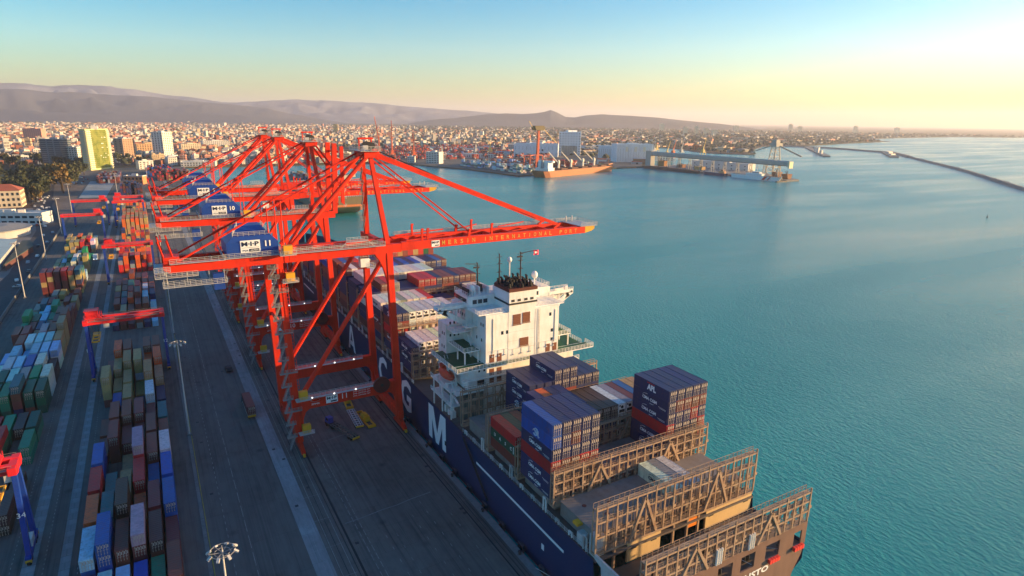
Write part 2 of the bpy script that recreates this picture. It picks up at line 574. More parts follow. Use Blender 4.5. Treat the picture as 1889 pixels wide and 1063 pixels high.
# container terminal apron (asphalt), its strips, rails and painted lines: sheets 4 mm apart
ASPH = ground_mat("apron_asphalt", (0.115, 0.108, 0.100), (0.175, 0.163, 0.150), 0.035, 0.5, 0.8, 0.55, c2=(0.048, 0.044, 0.040), stretch=(1, 0.35, 1), tracks=.55, slab=(7.5, 15.0))
ASPH2 = ground_mat("berth_asphalt", (0.120, 0.108, 0.096), (0.185, 0.164, 0.144), 0.05, 0.6, 0.8, 0.5, c2=(0.055, 0.050, 0.046), stretch=(1, 0.5, 1), tracks=.6, slab=(6.1, 9.0))
STRIP = ground_mat("strip_concrete", (0.27, 0.29, 0.31), (0.37, 0.38, 0.39), 0.12, 1.2, 0.8, 0.4, stretch=(1, 0.3, 1), tracks=.25, slab=(3.8, 11.0))
PAINTW = paint("road_paint_white", (0.34, 0.34, 0.33), 0.8, 0.95, 0.5, dirt_col=(0.13, 0.125, 0.12), streak=False)
PAINTY = paint("road_paint_yellow", (0.42, 0.32, 0.05), 0.8, 0.7, 0.3, dirt_col=(0.14, 0.13, 0.10), streak=False)
am = MB(); am.box(-66, QX, -400, 1345, -9, 0.0)
tag(part(am, "apron", ASPH), kind="structure")

def sheet(name, x0, x1, y0, y1, k, mat):
    z = 0.004 * k
    return tag(part(MB().quad((x0, y0, z), (x1, y0, z), (x1, y1, z), (x0, y1, z)), name, mat), kind="structure")

sheet("berth_pavement", 25.3, 61.6, -400, 1340, 1, ASPH2)
sheet("service_strip", 21.4, 25.2, -400, 1340, 1, STRIP)
sheet("quay_coping", 61.7, 63.45, -400, 1340, 1, CONC)
# rails
rl = MB()
for x in (60.1, 29.6):
    rl.box(x - 0.07, x + 0.07, -400, 1340, 0.0, 0.09)
tag(part(rl, "crane_rail", DARK), kind="structure")
tr = MB()
for x, w in ((59.0, 0.35), (30.6, 0.5), (27.5, 0.12), (61.0, 0.12)):
    tr.quad((x - w / 2, -400, .008), (x + w / 2, -400, .008), (x + w / 2, 1340, .008), (x - w / 2, 1340, .008))
tag(part(tr, "cable_trench", plain("trench_dark", (0.018, 0.018, 0.02), 0.8)), kind="structure")
# runways of the yard cranes: slab after slab
rw = bpy.data.objects.new("runway", None); COL.objects.link(rw); tag(rw, kind="structure")
for x0, x1 in ((-33.0, -30.5), (-26.1, -24.1)):
    far = MB()
    far.quad((x0, 285, .006), (x1, 285, .006), (x1, 900, .006), (x0, 900, .006))
    far.quad((x0, -100, .006), (x1, -100, .006), (x1, 125, .006), (x0, 125, .006))
    part(far, "runway_strip", STRIP, rw)
    sl = MB(); sl.box(-(x1 - x0) / 2, (x1 - x0) / 2, -2.44, 2.44, -0.05, 0.03)
    sme = sl.mesh("paving_slab", STRIP)
    y = 127.5
    while y < 285:
        o = inst(sme, "paving_slab", ((x0 + x1) / 2, y, rnd.uniform(-0.008, 0.008)), rnd.uniform(-.002, .002), rw)
        y += 5.0
# paint
pw = MB()
def dash(x, y0, y1, w=0.13, L=1.4, gap=1.8, k=2):
    y = y0
    while y < y1:
        pw.quad((x - w / 2, y, .004 * k), (x + w / 2, y, .004 * k), (x + w / 2, y + L, .004 * k), (x - w / 2, y + L, .004 * k)); y += L + gap
dash(6.6, 120, 700, L=1.2, gap=1.6)
dash(10.7, 120, 700, 0.12, L=5.0, gap=1.6)
for x in (-29.0, -22.6, -35.0):
    dash(x, 120, 330, 0.14, 0.7, 1.0)
for x in (38.6, 41.0, 46.8, 50.5, 55.4):
    dash(x, 60 + rnd.random() * 2, 128 + rnd.uniform(-6, 6), 0.10, 1.1, 3.6, 3)
for x in (33.5, 34.6):
    dash(x, 60, 420, 0.10, 2.2, 0.9, 3)
for x, w in ((23.4, 0.10), (26.2, 0.10), (28.6, .1)):
    pw.quad((x, 60, .013), (x + w, 60, .013), (x + w, 900, .013), (x, 900, .013))
for y in range(70, 420, 11):
    pw.quad((21.5, y, .012), (29.2, y, .012), (29.2, y + .08, .012), (21.5, y + .08, .012))
tag(part(pw, "painted_lines", PAINTW), kind="structure")
ky = MB()
ky.quad((2.55, 60, .016), (2.75, 60, .016), (2.75, 420, .016), (2.55, 420, .016))
tag(part(ky, "yellow_line", PAINTY), kind="structure")
kb = MB(); kb.box(1.6, 2.4, 60, 700, 0, 0.14)
tag(part(kb, "kerb", CONC), kind="structure")
jt = MB()
zz = 0.016
pts = [(31.5, 131.6), (36, 131.9), (41, 132.6), (45, 132.7), (48.5, 133.4), (54.5, 133.9)]
for (xa, ya), (xb, yb) in zip(pts, pts[1:]):
    jt.quad((xa, ya, zz), (xb, yb, zz), (xb, yb + .28, zz), (xa, ya + .28, zz))
pts = [(35.5, 173.6), (39, 174.2), (42, 174.9), (44.0, 175.0)]
for (xa, ya), (xb, yb) in zip(pts, pts[1:]):
    jt.quad((xa, ya, zz), (xb, yb, zz), (xb, yb + .22, zz), (xa, ya + .22, zz))
tag(part(jt, "pavement_joint", CONC), kind="structure")
pm = MB()
for i in range(70):
    x = rnd.choice([22.5, 24, 26.8, 4.5, 31.5, 58, 16, 50]); y = rnd.uniform(95, 420)
    pm.quad((x, y, .02), (x + .8, y, .02), (x + .8, y + .9, .02), (x, y + .9, .02))
tag(part(pm, "drain_covers", DARK), kind="structure")

# ------------------------------------------------------------------ mountains
def range_mesh(pts, dist0, depth, seed, name, mat, rough=0.35, z_scale=1.0):
    """pts: (azimuth deg, crest height in m) seen at distance dist0; a ridge with spurs falling to the plain on both sides"""
    r = random.Random(seed)
    az = np.linspace(pts[0][0], pts[-1][0], 260)
    h = np.interp(az, [p[0] for p in pts], [p[1] for p in pts])
    from mathutils import noise
    rows = np.linspace(-1, 1, 33)
    V = []
    for t in rows:
        prof = (1 - abs(t)) ** 1.6
        d = dist0 + t * depth
        for a_, h_ in zip(az, h):
            x, y = d * math.sin(math.radians(a_)), d * math.cos(math.radians(a_))
            n = noise.fractal(Vector((x / 1300 + seed, y / 1300, seed * .37)), .9, 2.1, 6)
            m = noise.ridged_multi_fractal(Vector((x / 900 - seed, y / 900, seed)), .9, 2.2, 5, 1.0, 2.0) - 1.0
            k = min(1.0, abs(t) * 3 + .06)
            z = h_ * prof * (1 + rough * k * (n + .7 * m)) + h_ * .03 * n * prof
            V.append((x, y, max(z, -20) * z_scale - 4))
    n = len(az)
    F = [(i * n + j, i * n + j + 1, (i + 1) * n + j + 1, (i + 1) * n + j) for i in range(len(rows) - 1) for j in range(n - 1)]
    mb = MB(); mb.add(V, F)
    o = part(mb, name, mat)
    for p in o.data.polygons: p.use_smooth = True
    return tag(o, kind="structure")

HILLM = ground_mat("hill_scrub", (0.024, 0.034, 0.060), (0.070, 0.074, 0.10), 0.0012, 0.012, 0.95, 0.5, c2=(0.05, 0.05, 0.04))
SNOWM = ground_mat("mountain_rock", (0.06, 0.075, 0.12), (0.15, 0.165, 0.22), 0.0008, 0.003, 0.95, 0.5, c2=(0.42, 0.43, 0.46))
# crest heights from the skyline: rise above the horizon in pixels * distance / focal length
def crest(d, pts): return [(a, 0.0 if px <= 0 else max(0.0, px) * d * math.cos(math.radians(a - 30.3)) / 1150.0 * 0.74 + 76) for a, px in pts]
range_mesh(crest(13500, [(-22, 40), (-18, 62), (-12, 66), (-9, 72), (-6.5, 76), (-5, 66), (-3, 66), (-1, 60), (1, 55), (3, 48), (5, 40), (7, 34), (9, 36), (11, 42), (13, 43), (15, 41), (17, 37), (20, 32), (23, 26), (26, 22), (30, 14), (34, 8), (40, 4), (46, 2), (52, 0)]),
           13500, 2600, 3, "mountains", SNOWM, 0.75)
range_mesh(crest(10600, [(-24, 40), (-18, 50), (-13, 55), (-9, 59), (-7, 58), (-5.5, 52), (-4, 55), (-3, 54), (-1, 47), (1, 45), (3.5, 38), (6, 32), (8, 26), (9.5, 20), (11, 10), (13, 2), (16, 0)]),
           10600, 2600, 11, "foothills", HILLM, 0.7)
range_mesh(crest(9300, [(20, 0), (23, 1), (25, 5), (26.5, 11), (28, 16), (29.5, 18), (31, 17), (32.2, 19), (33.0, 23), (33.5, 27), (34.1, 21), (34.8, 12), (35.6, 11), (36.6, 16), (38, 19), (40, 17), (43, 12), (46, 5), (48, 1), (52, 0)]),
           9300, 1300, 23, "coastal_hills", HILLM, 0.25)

# ------------------------------------------------------------------ haze: one closed box of even air
hz = MB(); hz.box(-R_FAR - 500, R_FAR + 500, -R_FAR - 500, R_FAR + 500, -12.0, 700.0)
hm = bpy.data.materials.new("haze_air"); hm.use_nodes = True
hn, hl = hm.node_tree.nodes, hm.node_tree.links
hn.clear()
ho = hn.new("ShaderNodeOutputMaterial")
pv = hn.new("ShaderNodeVolumePrincipled")
pv.inputs["Color"].default_value = (*HAZE_COLOR, 1)
pv.inputs["Density"].default_value = HAZE_DENSITY
pv.inputs["Anisotropy"].default_value = 0.25
hl.new(pv.outputs[0], ho.inputs["Volume"])
tag(part(hz, "haze", hm), kind="stuff")

# ------------------------------------------------------------------ ship-to-shore cranes
def leg_x(base, z):                      # the legs lean a touch inland as they rise
    return base - z / 57.0 * 1.6

def tube_yz(mb, p0, p1, r, n=8): mb.tube(p0, p1, r, n=n)

def sts_crane(Y, number, label, near=True, raised=False, letters=True):
    T = thing("gantry_crane", label, "gantry crane", (44.8, Y + 12, 0), "ship to shore cranes along the quay")
    F, Rr = Y + 1.0, Y + 24.5           # front and rear frame planes
    GZ0, GZ1 = 56.4, 58.9
    P = lambda mb, n, m, par=None: part(mb, n, m, par or T)
    # legs -------------------------------------------------------------
    for y in (F, Rr):
        for bx, wt in ((60.1, 1.7), (29.6, 1.7)):
            mb = MB()
            mb.bar((leg_x(bx, 4.5), y, 4.5), (leg_x(bx, GZ0), y, GZ0), 2.0, 1.9, wt, 1.7, up=(0, 1, 0))
            # flared knee below the tie beam
            s = 1 if bx < 40 else -1
            mb.prism([(bx + s * 0.8, 5.0), (bx + s * 0.8, 13.3), (bx + s * 3.6, 13.3), (bx + s * 2.2, 12.2), (bx + s * 1.5, 10.6), (bx + s * 1.2, 8.4)], 'y', y - 0.75, y + 0.75)
            if bx > 40:
                mb.prism([(leg_x(bx, 47) - .9, 47), (leg_x(bx, 56) - .9, 56.4), (leg_x(bx, 56) - 4.4, 56.4), (leg_x(bx, 54) - 3.0, 54.2), (leg_x(bx, 52) - 1.9, 51.5)], 'y', y - 0.7, y + 0.7)
            P(mb, "leg", RED)
    # tie beams with walkways ------------------------------------------
    for y in (F, Rr):
        mb = MB(); mb.box(30.2, 59.0, y - 0.9, y + 0.9, 13.1, 16.6)
        tb = P(mb, "tie_beam", RED)
        w = MB(); w.box(31.5, 55.5, y - 2.0, y - 0.9, 16.5, 16.62)
        w.rail((31.5, y - 1.95, 16.6), (55.5, y - 1.95, 16.6), 1.15, 1.5, 0.07)
        w.rail((31.5, y - 0.95, 16.6), (55.5, y - 0.95, 16.6), 1.15, 1.5, 0.07)
        P(w, "walkway", GALV, tb)
        for i in range(4):
            l = MB(); l.sphere((33.5 + i * 6.3, y - 2.15, 16.9), 0.26, 6, 4)
            P(l, "floodlight", LAMP, tb)
    # sill beams and bogies on the rails ----------------------------------
    for bx in (60.1, 29.6):
        mb = MB()
        mb.box(bx - 0.85, bx + 0.85, F - 1.2, Rr + 1.2, 3.4, 6.0)
        if bx > 40:
            mb.prism([(F + 0.6, 6.0), (F + 0.6, 13.5), (F + 1.5, 10.2), (F + 3.2, 7.8), (F + 6, 6.0)], 'x', bx - 0.6, bx + 0.6)
            mb.prism([(Rr - 0.6, 6.0), (Rr - 6, 6.0), (Rr - 3.2, 7.8), (Rr - 1.5, 10.2), (Rr - 0.6, 13.5)], 'x', bx - 0.6, bx + 0.6)
        sb = P(mb, "sill_beam", RED)
        for y in (F, Rr):
            s = 1 if y == Rr else -1
            bg = MB()
            bg.prism([(y - 4.6, 1.1), (y + 4.6, 1.1), (y + 4.4, 1.9), (y + 1.2, 3.4), (y - 1.2, 3.4), (y - 4.4, 1.9)], 'x', bx - 0.55, bx + 0.55)
            bo = P(bg, "bogie", RED)
            wh = MB()
            for k in range(8):
                yy = y - 4.1 + k * 1.17
                wh.tube((bx - 0.3, yy, 0.55), (bx + 0.3, yy, 0.55), 0.45, n=8)
            P(wh, "wheels", DARK, bo)
            bf = MB(); bf.box(bx - 0.3, bx + 0.3, y + s * 4.6, y + s * 5.5, 0.7, 1.4)
            P(bf, "buffer", YELLOW, bo)
    # diagonal braces ------------------------------------------------------
    for y in (F, Rr):
        mb = MB(); mb.tube((leg_x(58.9, 55), y + .2, 55.5), (31.0, y + .2, 16.9), 0.72, n=8)
        P(mb, "diagonal_brace", RED)
    # portal beams across, one on each side ---------------------------------
    for bx in (58.5, 28.2):
        mb = MB(); mb.box(bx - 0.8, bx + 0.8, F + 0.5, Rr + 0.9, 57.0, 58.9)
        P(mb, "portal_beam", RED)
        mb = MB(); mb.tube((leg_x(bx + 1.5, 36), F + 1, 36), (leg_x(bx + 1.5, 36), Rr - 1, 36), 0.55, n=8)
        if bx < 40:
            P(mb, "cross_tie", RED)
    # girders ----------------------------------------------------------------
    G0, G1 = F + 0.1, F + 9.6
    for gy in (G0, G1):
        mb = MB()
        mb.prism([(1.0, GZ0 + 0.9), (2.4, GZ0), (62.2, GZ0), (62.2, GZ1), (2.4, GZ1), (1.0, GZ1)], 'y', gy - 0.8, gy + 0.8)
        g = P(mb, "girder", RED)
        if gy == G0:
            w = MB(); w.box(2.5, 15, gy - 1.9, gy - .8, GZ1 - 0.1, GZ1); w.rail((2.5, gy - 1.85, GZ1), (15, gy - 1.85, GZ1), 1.2, 1.5, 0.08); P(w, "walkway", GALV, g)
            w = MB(); w.box(31, 57, gy - 1.9, gy - .8, GZ1 - .1, GZ1)
            w.rail((31, gy - 1.85, GZ1), (57, gy - 1.85, GZ1), 1.2, 1.5, 0.08)
            w.rail((31, gy + .6, GZ1), (57, gy + .6, GZ1), 1.2, 1.5, 0.08)
            w.rail((46, gy - 1.85, GZ1 + 1.9), (52, gy - 1.85, GZ1 + 1.9), 1.2, 1.0, 0.08)
            w.bar((44, gy - 1.8, GZ1), (46, gy - 1.8, GZ1 + 1.9), .12); w.bar((52, gy - 1.8, GZ1 + 1.9), (54, gy - 1.8, GZ1), .12)
            w.box(46, 52, gy - 1.9, gy - .8, GZ1 + 1.8, GZ1 + 1.9)
            P(w, "walkway", GALV, g)
        for x in (8, 20, 34, 46, 55):
            pass
    for x in (2.2, 12, 32, 44, 56):
        xb = MB(); xb.box(x - 0.4, x + 0.4, G0 + 0.8, G1 - 0.8, GZ0 + .9, GZ0 + 2.0); P(xb, "cross_beam", RED)
    # suspended service platform under the tail
    sp = MB()
    for z, xa, xb_ in ((GZ0 - 0.9, -1.0, 8.5), (GZ0 - 3.4, 0.5, 15.0)):
        sp.box(xa, xb_, G0 - 1.4, G0 + .4, z - 0.12, z)
        sp.rail((xa, G0 - 1.4, z), (xb_, G0 - 1.4, z), 1.2, 1.2, 0.09)
        sp.rail((xa, G0 + .4, z), (xb_, G0 + .4, z), 1.2, 1.2, 0.09)
    sp.rail((-1.0, G0 - 1.4, GZ0 + .6), (2.5, G0 - 1.4, GZ0 + .6), 1.2, 1.0, 0.1)
    sp.box(-1.0, 2.5, G0 - 1.4, G1, GZ0 + .5, GZ0 + .6)
    for x in (0.8, 6, 11, 14.5): sp.bar((x, G0 - .3, GZ0 - 3.4), (x, G0 - .3, GZ0), 0.14)
    P(sp, "service_platform", GALV)
    tw = MB(); tw.box(11.8, 14.4, G0 - 1.2, G0 + .8, GZ0 - 5.2, GZ0 - 1.0); P(tw, "hoist_trolley", DARKBLUE)
    tf = MB()
    for x in (1.6, 3.6):
        tf.bar((x, G0, GZ1), (x - 1.2, G0 + 0.4, GZ1 + 5.5), .35); tf.bar((x, G1, GZ1), (x - 1.2, G1 - .4, GZ1 + 5.5), .35)
    tf.bar((1.2, G0 + .4, GZ1 + 5.5), (1.2, G1 - .4, GZ1 + 5.5), .4)
    tf.box(1.2, 4.8, G0 - .6, G1 + .6, GZ1, GZ1 + 1.5)
    P(tf, "tail_frame", RED)
    # machinery house -----------------------------------------------------------
    hx0, hx1, hy0, hy1 = 15.6, 28.2, F - 0.4, F + 13.0
    hz0, hz1, hzr = GZ1 + 0.1, 64.2, 66.4
    ym = (hy0 + hy1) / 2
    H = MB()
    zs_ = hz1 - 1.7
    lv = [(0, 0, hz0), (0, 0, zs_), (1.7, .5, hz1), (3.4, 4.2, hzr)]
    vs = []
    for ix, iy, z in lv: vs += [(hx0 + ix, hy0 + iy, z), (hx1 - ix, hy0 + iy, z), (hx1 - ix, hy1 - iy, z), (hx0 + ix, hy1 - iy, z)]
    fs = [(3, 2, 1, 0), (12, 13, 14, 15)]
    for k in range(3):
        for j in range(4): fs.append((k * 4 + j, k * 4 + (j + 1) % 4, k * 4 + 4 + (j + 1) % 4, k * 4 + 4 + j))
    H.add(vs, fs)
    hb = P(H, "machinery_house", DARKBLUE)
    rb = MB()
    for i in range(13):
        x = hx0 + (i + 0.5) * (hx1 - hx0) / 13
        if i == 6:
            rb.bar((x, hy0 + .5, hz1), (x, hy0 + 4.2, hzr), 0.10)
    for z in (hz0 + 1.9, hz0 + 3.8): rb.box(hx0, hx1, hy0 - .04, hy0, z, z + 0.05)
    P(rb, "wall_seam", DARKBLUE, hb)
    w = MB()
    w.box(hx0 - 1, hx1 + 1, hy0 - 1.1, hy0 - .02, hz0 - .12, hz0)
    w.rail((hx0 - 1, hy0 - 1.05, hz0), (hx1 + 1, hy0 - 1.05, hz0), 1.2, 1.3, 0.09)
    w.rail((hx0 - 1, hy0 - 1.05, hz0), (hx0 - 1, hy1, hz0), 1.2, 1.3, 0.09)
    w.rail((hx0 + 1.7, hy0 + .6, hz1 + .02), (hx1 - 1.7, hy0 + .6, hz1 + .02), 1.1, 1.4, 0.08)
    w.rail((hx0 + 1.7, hy0 + .6, hz1), (hx0 + 3.4, hy0 + 4.2, hzr), 1.1, 1.2, 0.1)
    w.rail((hx1 - 1.7, hy0 + .6, hz1), (hx1 - 3.4, hy0 + 4.2, hzr), 1.1, 1.2, 0.08)
    w.rail((hx1 + 1, hy0 - 1.05, hz0), (hx1 + 1, hy1, hz0), 1.2, 1.3, 0.09)
    P(w, "railing", GALV, hb)
    s = MB(); s.box(18.9, 23.7, hy0 - 0.12, hy0 - .05, 59.9, 63.2)
    P(s, "sign_board", SIGNWHITE, hb)
    text("M·I·P", "sign_lettering", 1, (21.3, hy0 - .15, 62.25), '-y', SIGNNAVY, hb, wide=4.2, high=1.15, depth=.02, bold=.03)
    bar_ = MB(); bar_.box(20.9, 23.4, hy0 - 0.15, hy0 - .125, 60.2, 60.95); bar_.box(19.2, 23.4, hy0 - .15, hy0 - .125, 61.25, 61.32)
    P(bar_, "sign_band", SIGNNAVY, hb)
    text("PSA", "sign_lettering", 1, (20.05, hy0 - .15, 60.55), '-y', SIGNNAVY, hb, wide=1.35, high=.5)
    text("AKFEN", "sign_lettering", 1, (22.15, hy0 - .18, 60.57), '-y', SIGNWHITE, hb, wide=1.9, high=.36)
    text(number, "house_number", 1, (25.6, hy0 - .1, 62.1), '-y', SIGNWHITE, hb, high=1.5, bold=.03)
    # electrical cabinets beside the landside leg
    for z, x in ((59.0, 30.2), (51.6, 30.3), (17.0, 31.2), (6.6, 31.4)):
        c = MB(); c.box(x - 1.15, x + 1.15, F - 2.6, F - 1.1, z, z + 2.3)
        c.mi = 0
        cb = P(c, "electrical_cabinet", YELLOW)
        pl = MB(); pl.box(x - 2.2, x + 1.9, F - 3.4, F - 1.0, z - .2, z - .08); pl.rail((x - 2.2, F - 3.35, z - .1), (x + 1.9, F - 3.35, z - .1), 1.1, 1.0, .08)
        P(pl, "platform", GALV, cb)
        if z > 20:
            c2 = MB(); c2.bar((x + .4, F - 1.2, z - 3), (x + .4, F - 1.2, z), .1); P(c2, "conduit", DARK, cb)
    # stairs up the landside leg --------------------------------------------------
    st = MB()
    z = 2.0; k = 0
    while z < GZ0 - 2:
        z2 = min(z + 3.9, GZ0 - 1)
        x0 = leg_x(28.4, z) - 0.4; x1 = leg_x(28.4, z2) - 0.4
        xa, xb_ = x0 - 1.4, x1 + 0.3
        y_ = F - 1.7
        st.bar((xa, y_ - .35, z), (xb_, y_ - .35, z2 - .1), .10, .16); st.bar((xa, y_ + .35, z), (xb_, y_ + .35, z2 - .1), .10, .16)
        st.bar((xa, y_ - .35, z + 1), (xb_, y_ - .35, z2 + .9), .09); st.bar((xa, y_ + .35, z + 1), (xb_, y_ + .35, z2 + .9), .09)
        for i in range(1, 8):
            t = i / 8; st.box(xa + (xb_ - xa) * t - .15, xa + (xb_ - xa) * t + .15, y_ - .35, y_ + .35, z + (z2 - z) * t - .03, z + (z2 - z) * t)
        st.box(xa - 0.5, xb_ + 0.6, y_ - .5, y_ + .6, z2 - .12, z2 - .02)
        st.rail((xa - .5, y_ - .5, z2), (xb_ + .6, y_ - .5, z2), 1.1, .9, .08)
        st.bar((xa - .5, y_ - .5, z2), (xa - .5, y_ - .5, z2 + 1.1), .09)
        if k % 3 == 2:
            st.box(xb_ + .6, xb_ + 2.6, y_ - .5, y_ + .3, z2 - .12, z2 - .02); st.rail((xb_ + .6, y_ - .5, z2), (xb_ + 2.6, y_ - .5, z2), 1.1, .9, .08)
        z = z2; k += 1
    P(st, "staircase", STAIR)
    ld = MB()
    for z in range(20, 55, 1):
        ld.bar((leg_x(29.6, z) + .6, F - 1.15, z), (leg_x(29.6, z) + 1.4, F - 1.15, z), .09)
    ld.bar((leg_x(30.2, 20), F - 1.15, 20), (leg_x(30.2, 55), F - 1.15, 55), .1); ld.bar((leg_x(31.0, 20), F - 1.15, 20), (leg_x(31.0, 55), F - 1.15, 55), .1)
    P(ld, "ladder", RED)
    # A-frame -------------------------------------------------------------------------
    AF = (55.6, F + 4.4, 84.0); AR = (55.6, F + 11.6, 84.0)
    for base, top in (((58.4, F + .4, GZ1), AF), ((58.4, F + 20, GZ1), AR)):
        mb = MB(); mb.bar(base, top, 1.35, 1.35, 1.1, 1.1, up=(0, 1, 0)); m = P(mb, "mast", RED)
        if base[1] > F + 1:
            sw = MB()
            for i in range(6):
                t = (i + .5) / 6.5; p = Vector(base).lerp(Vector(top), t); q = Vector(base).lerp(Vector(top), t + .11)
                sw.bar(p + Vector((-1.3, -.9, 0)), q + Vector((-.7, -.9, 0)), .12, .5); sw.box(q.x - 2.0, q.x - .6, q.y - 1.4, q.y - .4, q.z - .1, q.z); sw.rail((q.x - 2, q.y - 1.4, q.z), (q.x - .6, q.y - 1.4, q.z), 1.1, .7, .08)
            P(sw, "mast_stair", STAIR, m)
    tp = MB()
    tp.box(53.6, 57.4, F + 3.2, F + 12.8, 83.2, 85.0)
    for yy in (F + 4.4, F + 11.6): tp.tube((57.0, yy - .7, 84.6), (57.0, yy + .7, 84.6), 1.2, n=12)
    a = P(tp, "apex_head", RED)
    pl = MB(); pl.box(52.4, 58.4, F + 2.4, F + 13.6, 85.05, 85.2)
    pl.rail((52.4, F + 2.4, 85.2), (58.4, F + 2.4, 85.2), 1.2, 1, .09); pl.rail((52.4, F + 2.4, 85.2), (52.4, F + 13.6, 85.2), 1.2, 1, .09)
    pl.rail((58.4, F + 2.4, 85.2), (58.4, F + 13.6, 85.2), 1.2, 1, .09)
    pl.box(54, 55.4, F + 5, F + 6.6, 85.2, 86.6)
    P(pl, "apex_platform", GALV, a)
    sh = MB()
    for yy in (F + 5.5, F + 8, F + 10.5): sh.tube((56.4, yy - .25, 86.4), (56.4, yy + .25, 86.4), 1.15, n=12)
    P(sh, "rope_sheaves", DARK, a)
    jb = MB(); jb.box(53.2, 57.6, F + 7.2, F + 8.2, 88.2, 88.7); jb.bar((53.6, F + 7.7, 85.2), (53.6, F + 7.7, 88.2), .3); jb.bar((57.2, F + 7.7, 85.2), (57.2, F + 7.7, 88.2), .3)
    P(jb, "apex_hoist", RED, a)
    # stays ------------------------------------------------------------------------------
    for yy, ga in ((AF[1] - .4, G0), (AR[1] - .6, G1)):
        mb = MB(); mb.tube((54.6, yy, 83.6), (30.4, ga, GZ1 + .6), 0.62, n=8); P(mb, "backstay", RED)
        mb = MB(); mb.tube((54.0, yy, 84.4), (4.6, ga, GZ1 + .4), 0.28, n=6)
        mb.bar((13.5, ga - .5, GZ1 + 5.2), (16, ga - .5, GZ1 + 6.5), .5)
        P(mb, "tail_stay", RED)
        hg = MB(); hg.tube((26.0, ga, GZ1 + .5 + 12.2), (26.0, ga, hz1 + .5), .16, n=5); hg.tube((29.6, ga, GZ1 + 1), (29.6, ga, GZ1 + 14), .16, n=5)
        P(hg, "hanger", RED)
    # boom ------------------------------------------------------------------------------------
    if not raised:
        for i, gy in enumerate((G0, G1)):
            mb = MB()
            mb.prism([(62.3, 56.7), (128.6, 56.9), (128.6, 59.2), (62.3, 59.2)], 'y', gy - .75, gy + .75)
            b = P(mb, "boom_girder", RED)
            mb = MB(); mb.prism([(128.65, 56.9), (131.5, 57.5), (132.6, 58.2), (132.6, 59.2), (128.65, 59.2)], 'y', gy - .75, gy + .75)
            P(mb, "boom_nose", YELLOW, b)
            if i == 0 and letters:
                x = 75.6
                word = "MERSIN INTERNATIONAL PORT"
                pitch = (124.6 - 75.6) / (len(word) - 1)
                for ch in word:
                    if ch != ' ':
                        text(ch, "boom_letter", 1, (x, gy - .78, 58.0), '-y', LETYEL, b, high=1.3, wide=.95 if ch not in 'I' else .2, depth=.015, bold=.01)
                    x += pitch
                sb_ = MB(); sb_.box(71.7, 74.3, gy - .82, gy - .76, 57.0, 58.9); P(sb_, "sign_board", SIGNWHITE, b)
                text("M·I·P", "sign_lettering", 1, (73, gy - .85, 58.3), '-y', SIGNNAVY, b, wide=2.2, high=.75, bold=.03)
                s2 = MB(); s2.box(72.8, 74.1, gy - .85, gy - .83, 57.25, 57.55); P(s2, "sign_band", SIGNNAVY, b)
            for x in ((69.0, 70.8, 92.5) if i == 0 else (69.5, 90)):
                pp = MB(); pp.bar((x, gy, 59.2), (x, gy, 62.4), .55); pp.bar((x - .2, gy, 62.4), (x + .5, gy, 62.4), .5); P(pp, "boom_post", RED, b)
            for ha, hb2, hr in (((64, gy, 59.4), (80, gy, 60.2), .35), ((85, gy, 60.0), (92, gy, 61.0), .3), ((100, gy, 59.6), (110, gy, 60.6), .3)):
                rl_ = MB(); rl_.bar(ha, hb2, hr); P(rl_, "hinge_bar", RED, b)
            if i == 1:
                w = MB(); w.box(64, 131, gy + .8, gy + 1.9, 59.0, 59.1)
                w.rail((64, gy + 1.85, 59.1), (131, gy + 1.85, 59.1), 1.2, 1.6, .09); w.rail((64, gy + .85, 59.1), (118, gy + .85, 59.1), 1.2, 1.6, .08)
                P(w, "walkway", GALV, b)
        for x in range(66, 130, 7):
            cb = MB(); cb.box(x - .3, x + .3, G0 + .75, G1 - .75, 57.4, 58.8); P(cb, "boom_cross_beam", RED)
        np_ = MB(); np_.box(126.5, 133.6, G0 - 1.2, G1 + 1.2, 59.25, 59.4); np_.rail((126.5, G0 - 1.2, 59.4), (133.6, G0 - 1.2, 59.4), 1.1, 1.1, .08); np_.rail((120, G1 + 1.2, 59.4), (133.6, G1 + 1.2, 59.4), 1.1, 1.1, .08); np_.rail((133.6, G0 - 1.2, 59.4), (133.6, G1 + 1.2, 59.4), 1.1, 1.1, .08)
        for x in (127, 129.5): np_.bar((x, G1 - 1, 59.4), (x, G1 - 1, 61.6), .3)
        P(np_, "nose_platform", GALV)
        for yy, ga in ((AF[1], G0), (AR[1], G1)):
            mb = MB(); mb.bar((57.2, yy, 84.2), (118.3, ga, 60.2), .55, 1.0); mb.bar((116.0, ga, 59.2), (118.6, ga, 60.9), .6); P(mb, "forestay", RED)
            mb = MB(); mb.bar((57.2, yy, 83.2), (84.6, ga, 60.6), .3, .42); mb.bar((57.2, yy + .9, 83.2), (84.6, ga + .9, 60.6), .16, .2); mb.bar((84.4, ga, 59.2), (84.8, ga, 61.4), .7); P(mb, "inner_forestay", RED)
        rp = MB()
        for k in range(3): rp.tube((57.4, F + 7 + k * .7, 85.6), (112, F + 5 + k * .6, 62.2), .07, n=4)
        P(rp, "hoist_ropes", DARK)
    else:
        for gy in (G0, G1):
            mb = MB(); mb.prism([(61.4, 58.0), (63.2, 58.0), (64.2, 84.6), (62.6, 84.6)], 'y', gy - .7, gy + .7)
            b = P(mb, "boom_girder", RED)
            mb = MB(); mb.prism([(65.0, 62), (66.2, 61), (66.8, 83.4), (65.6, 83.4)], 'y', gy - .55, gy + .55)
            P(mb, "folded_boom_end", RED, b)
        cb = MB()
        for z in range(61, 85, 5): cb.box(62.4 + (z - 58) * .05, 64.0 + (z - 58) * .05, G0 + .7, G1 - .7, z, z + .8)
        P(cb, "boom_cross_beams", RED)
        zz = MB()
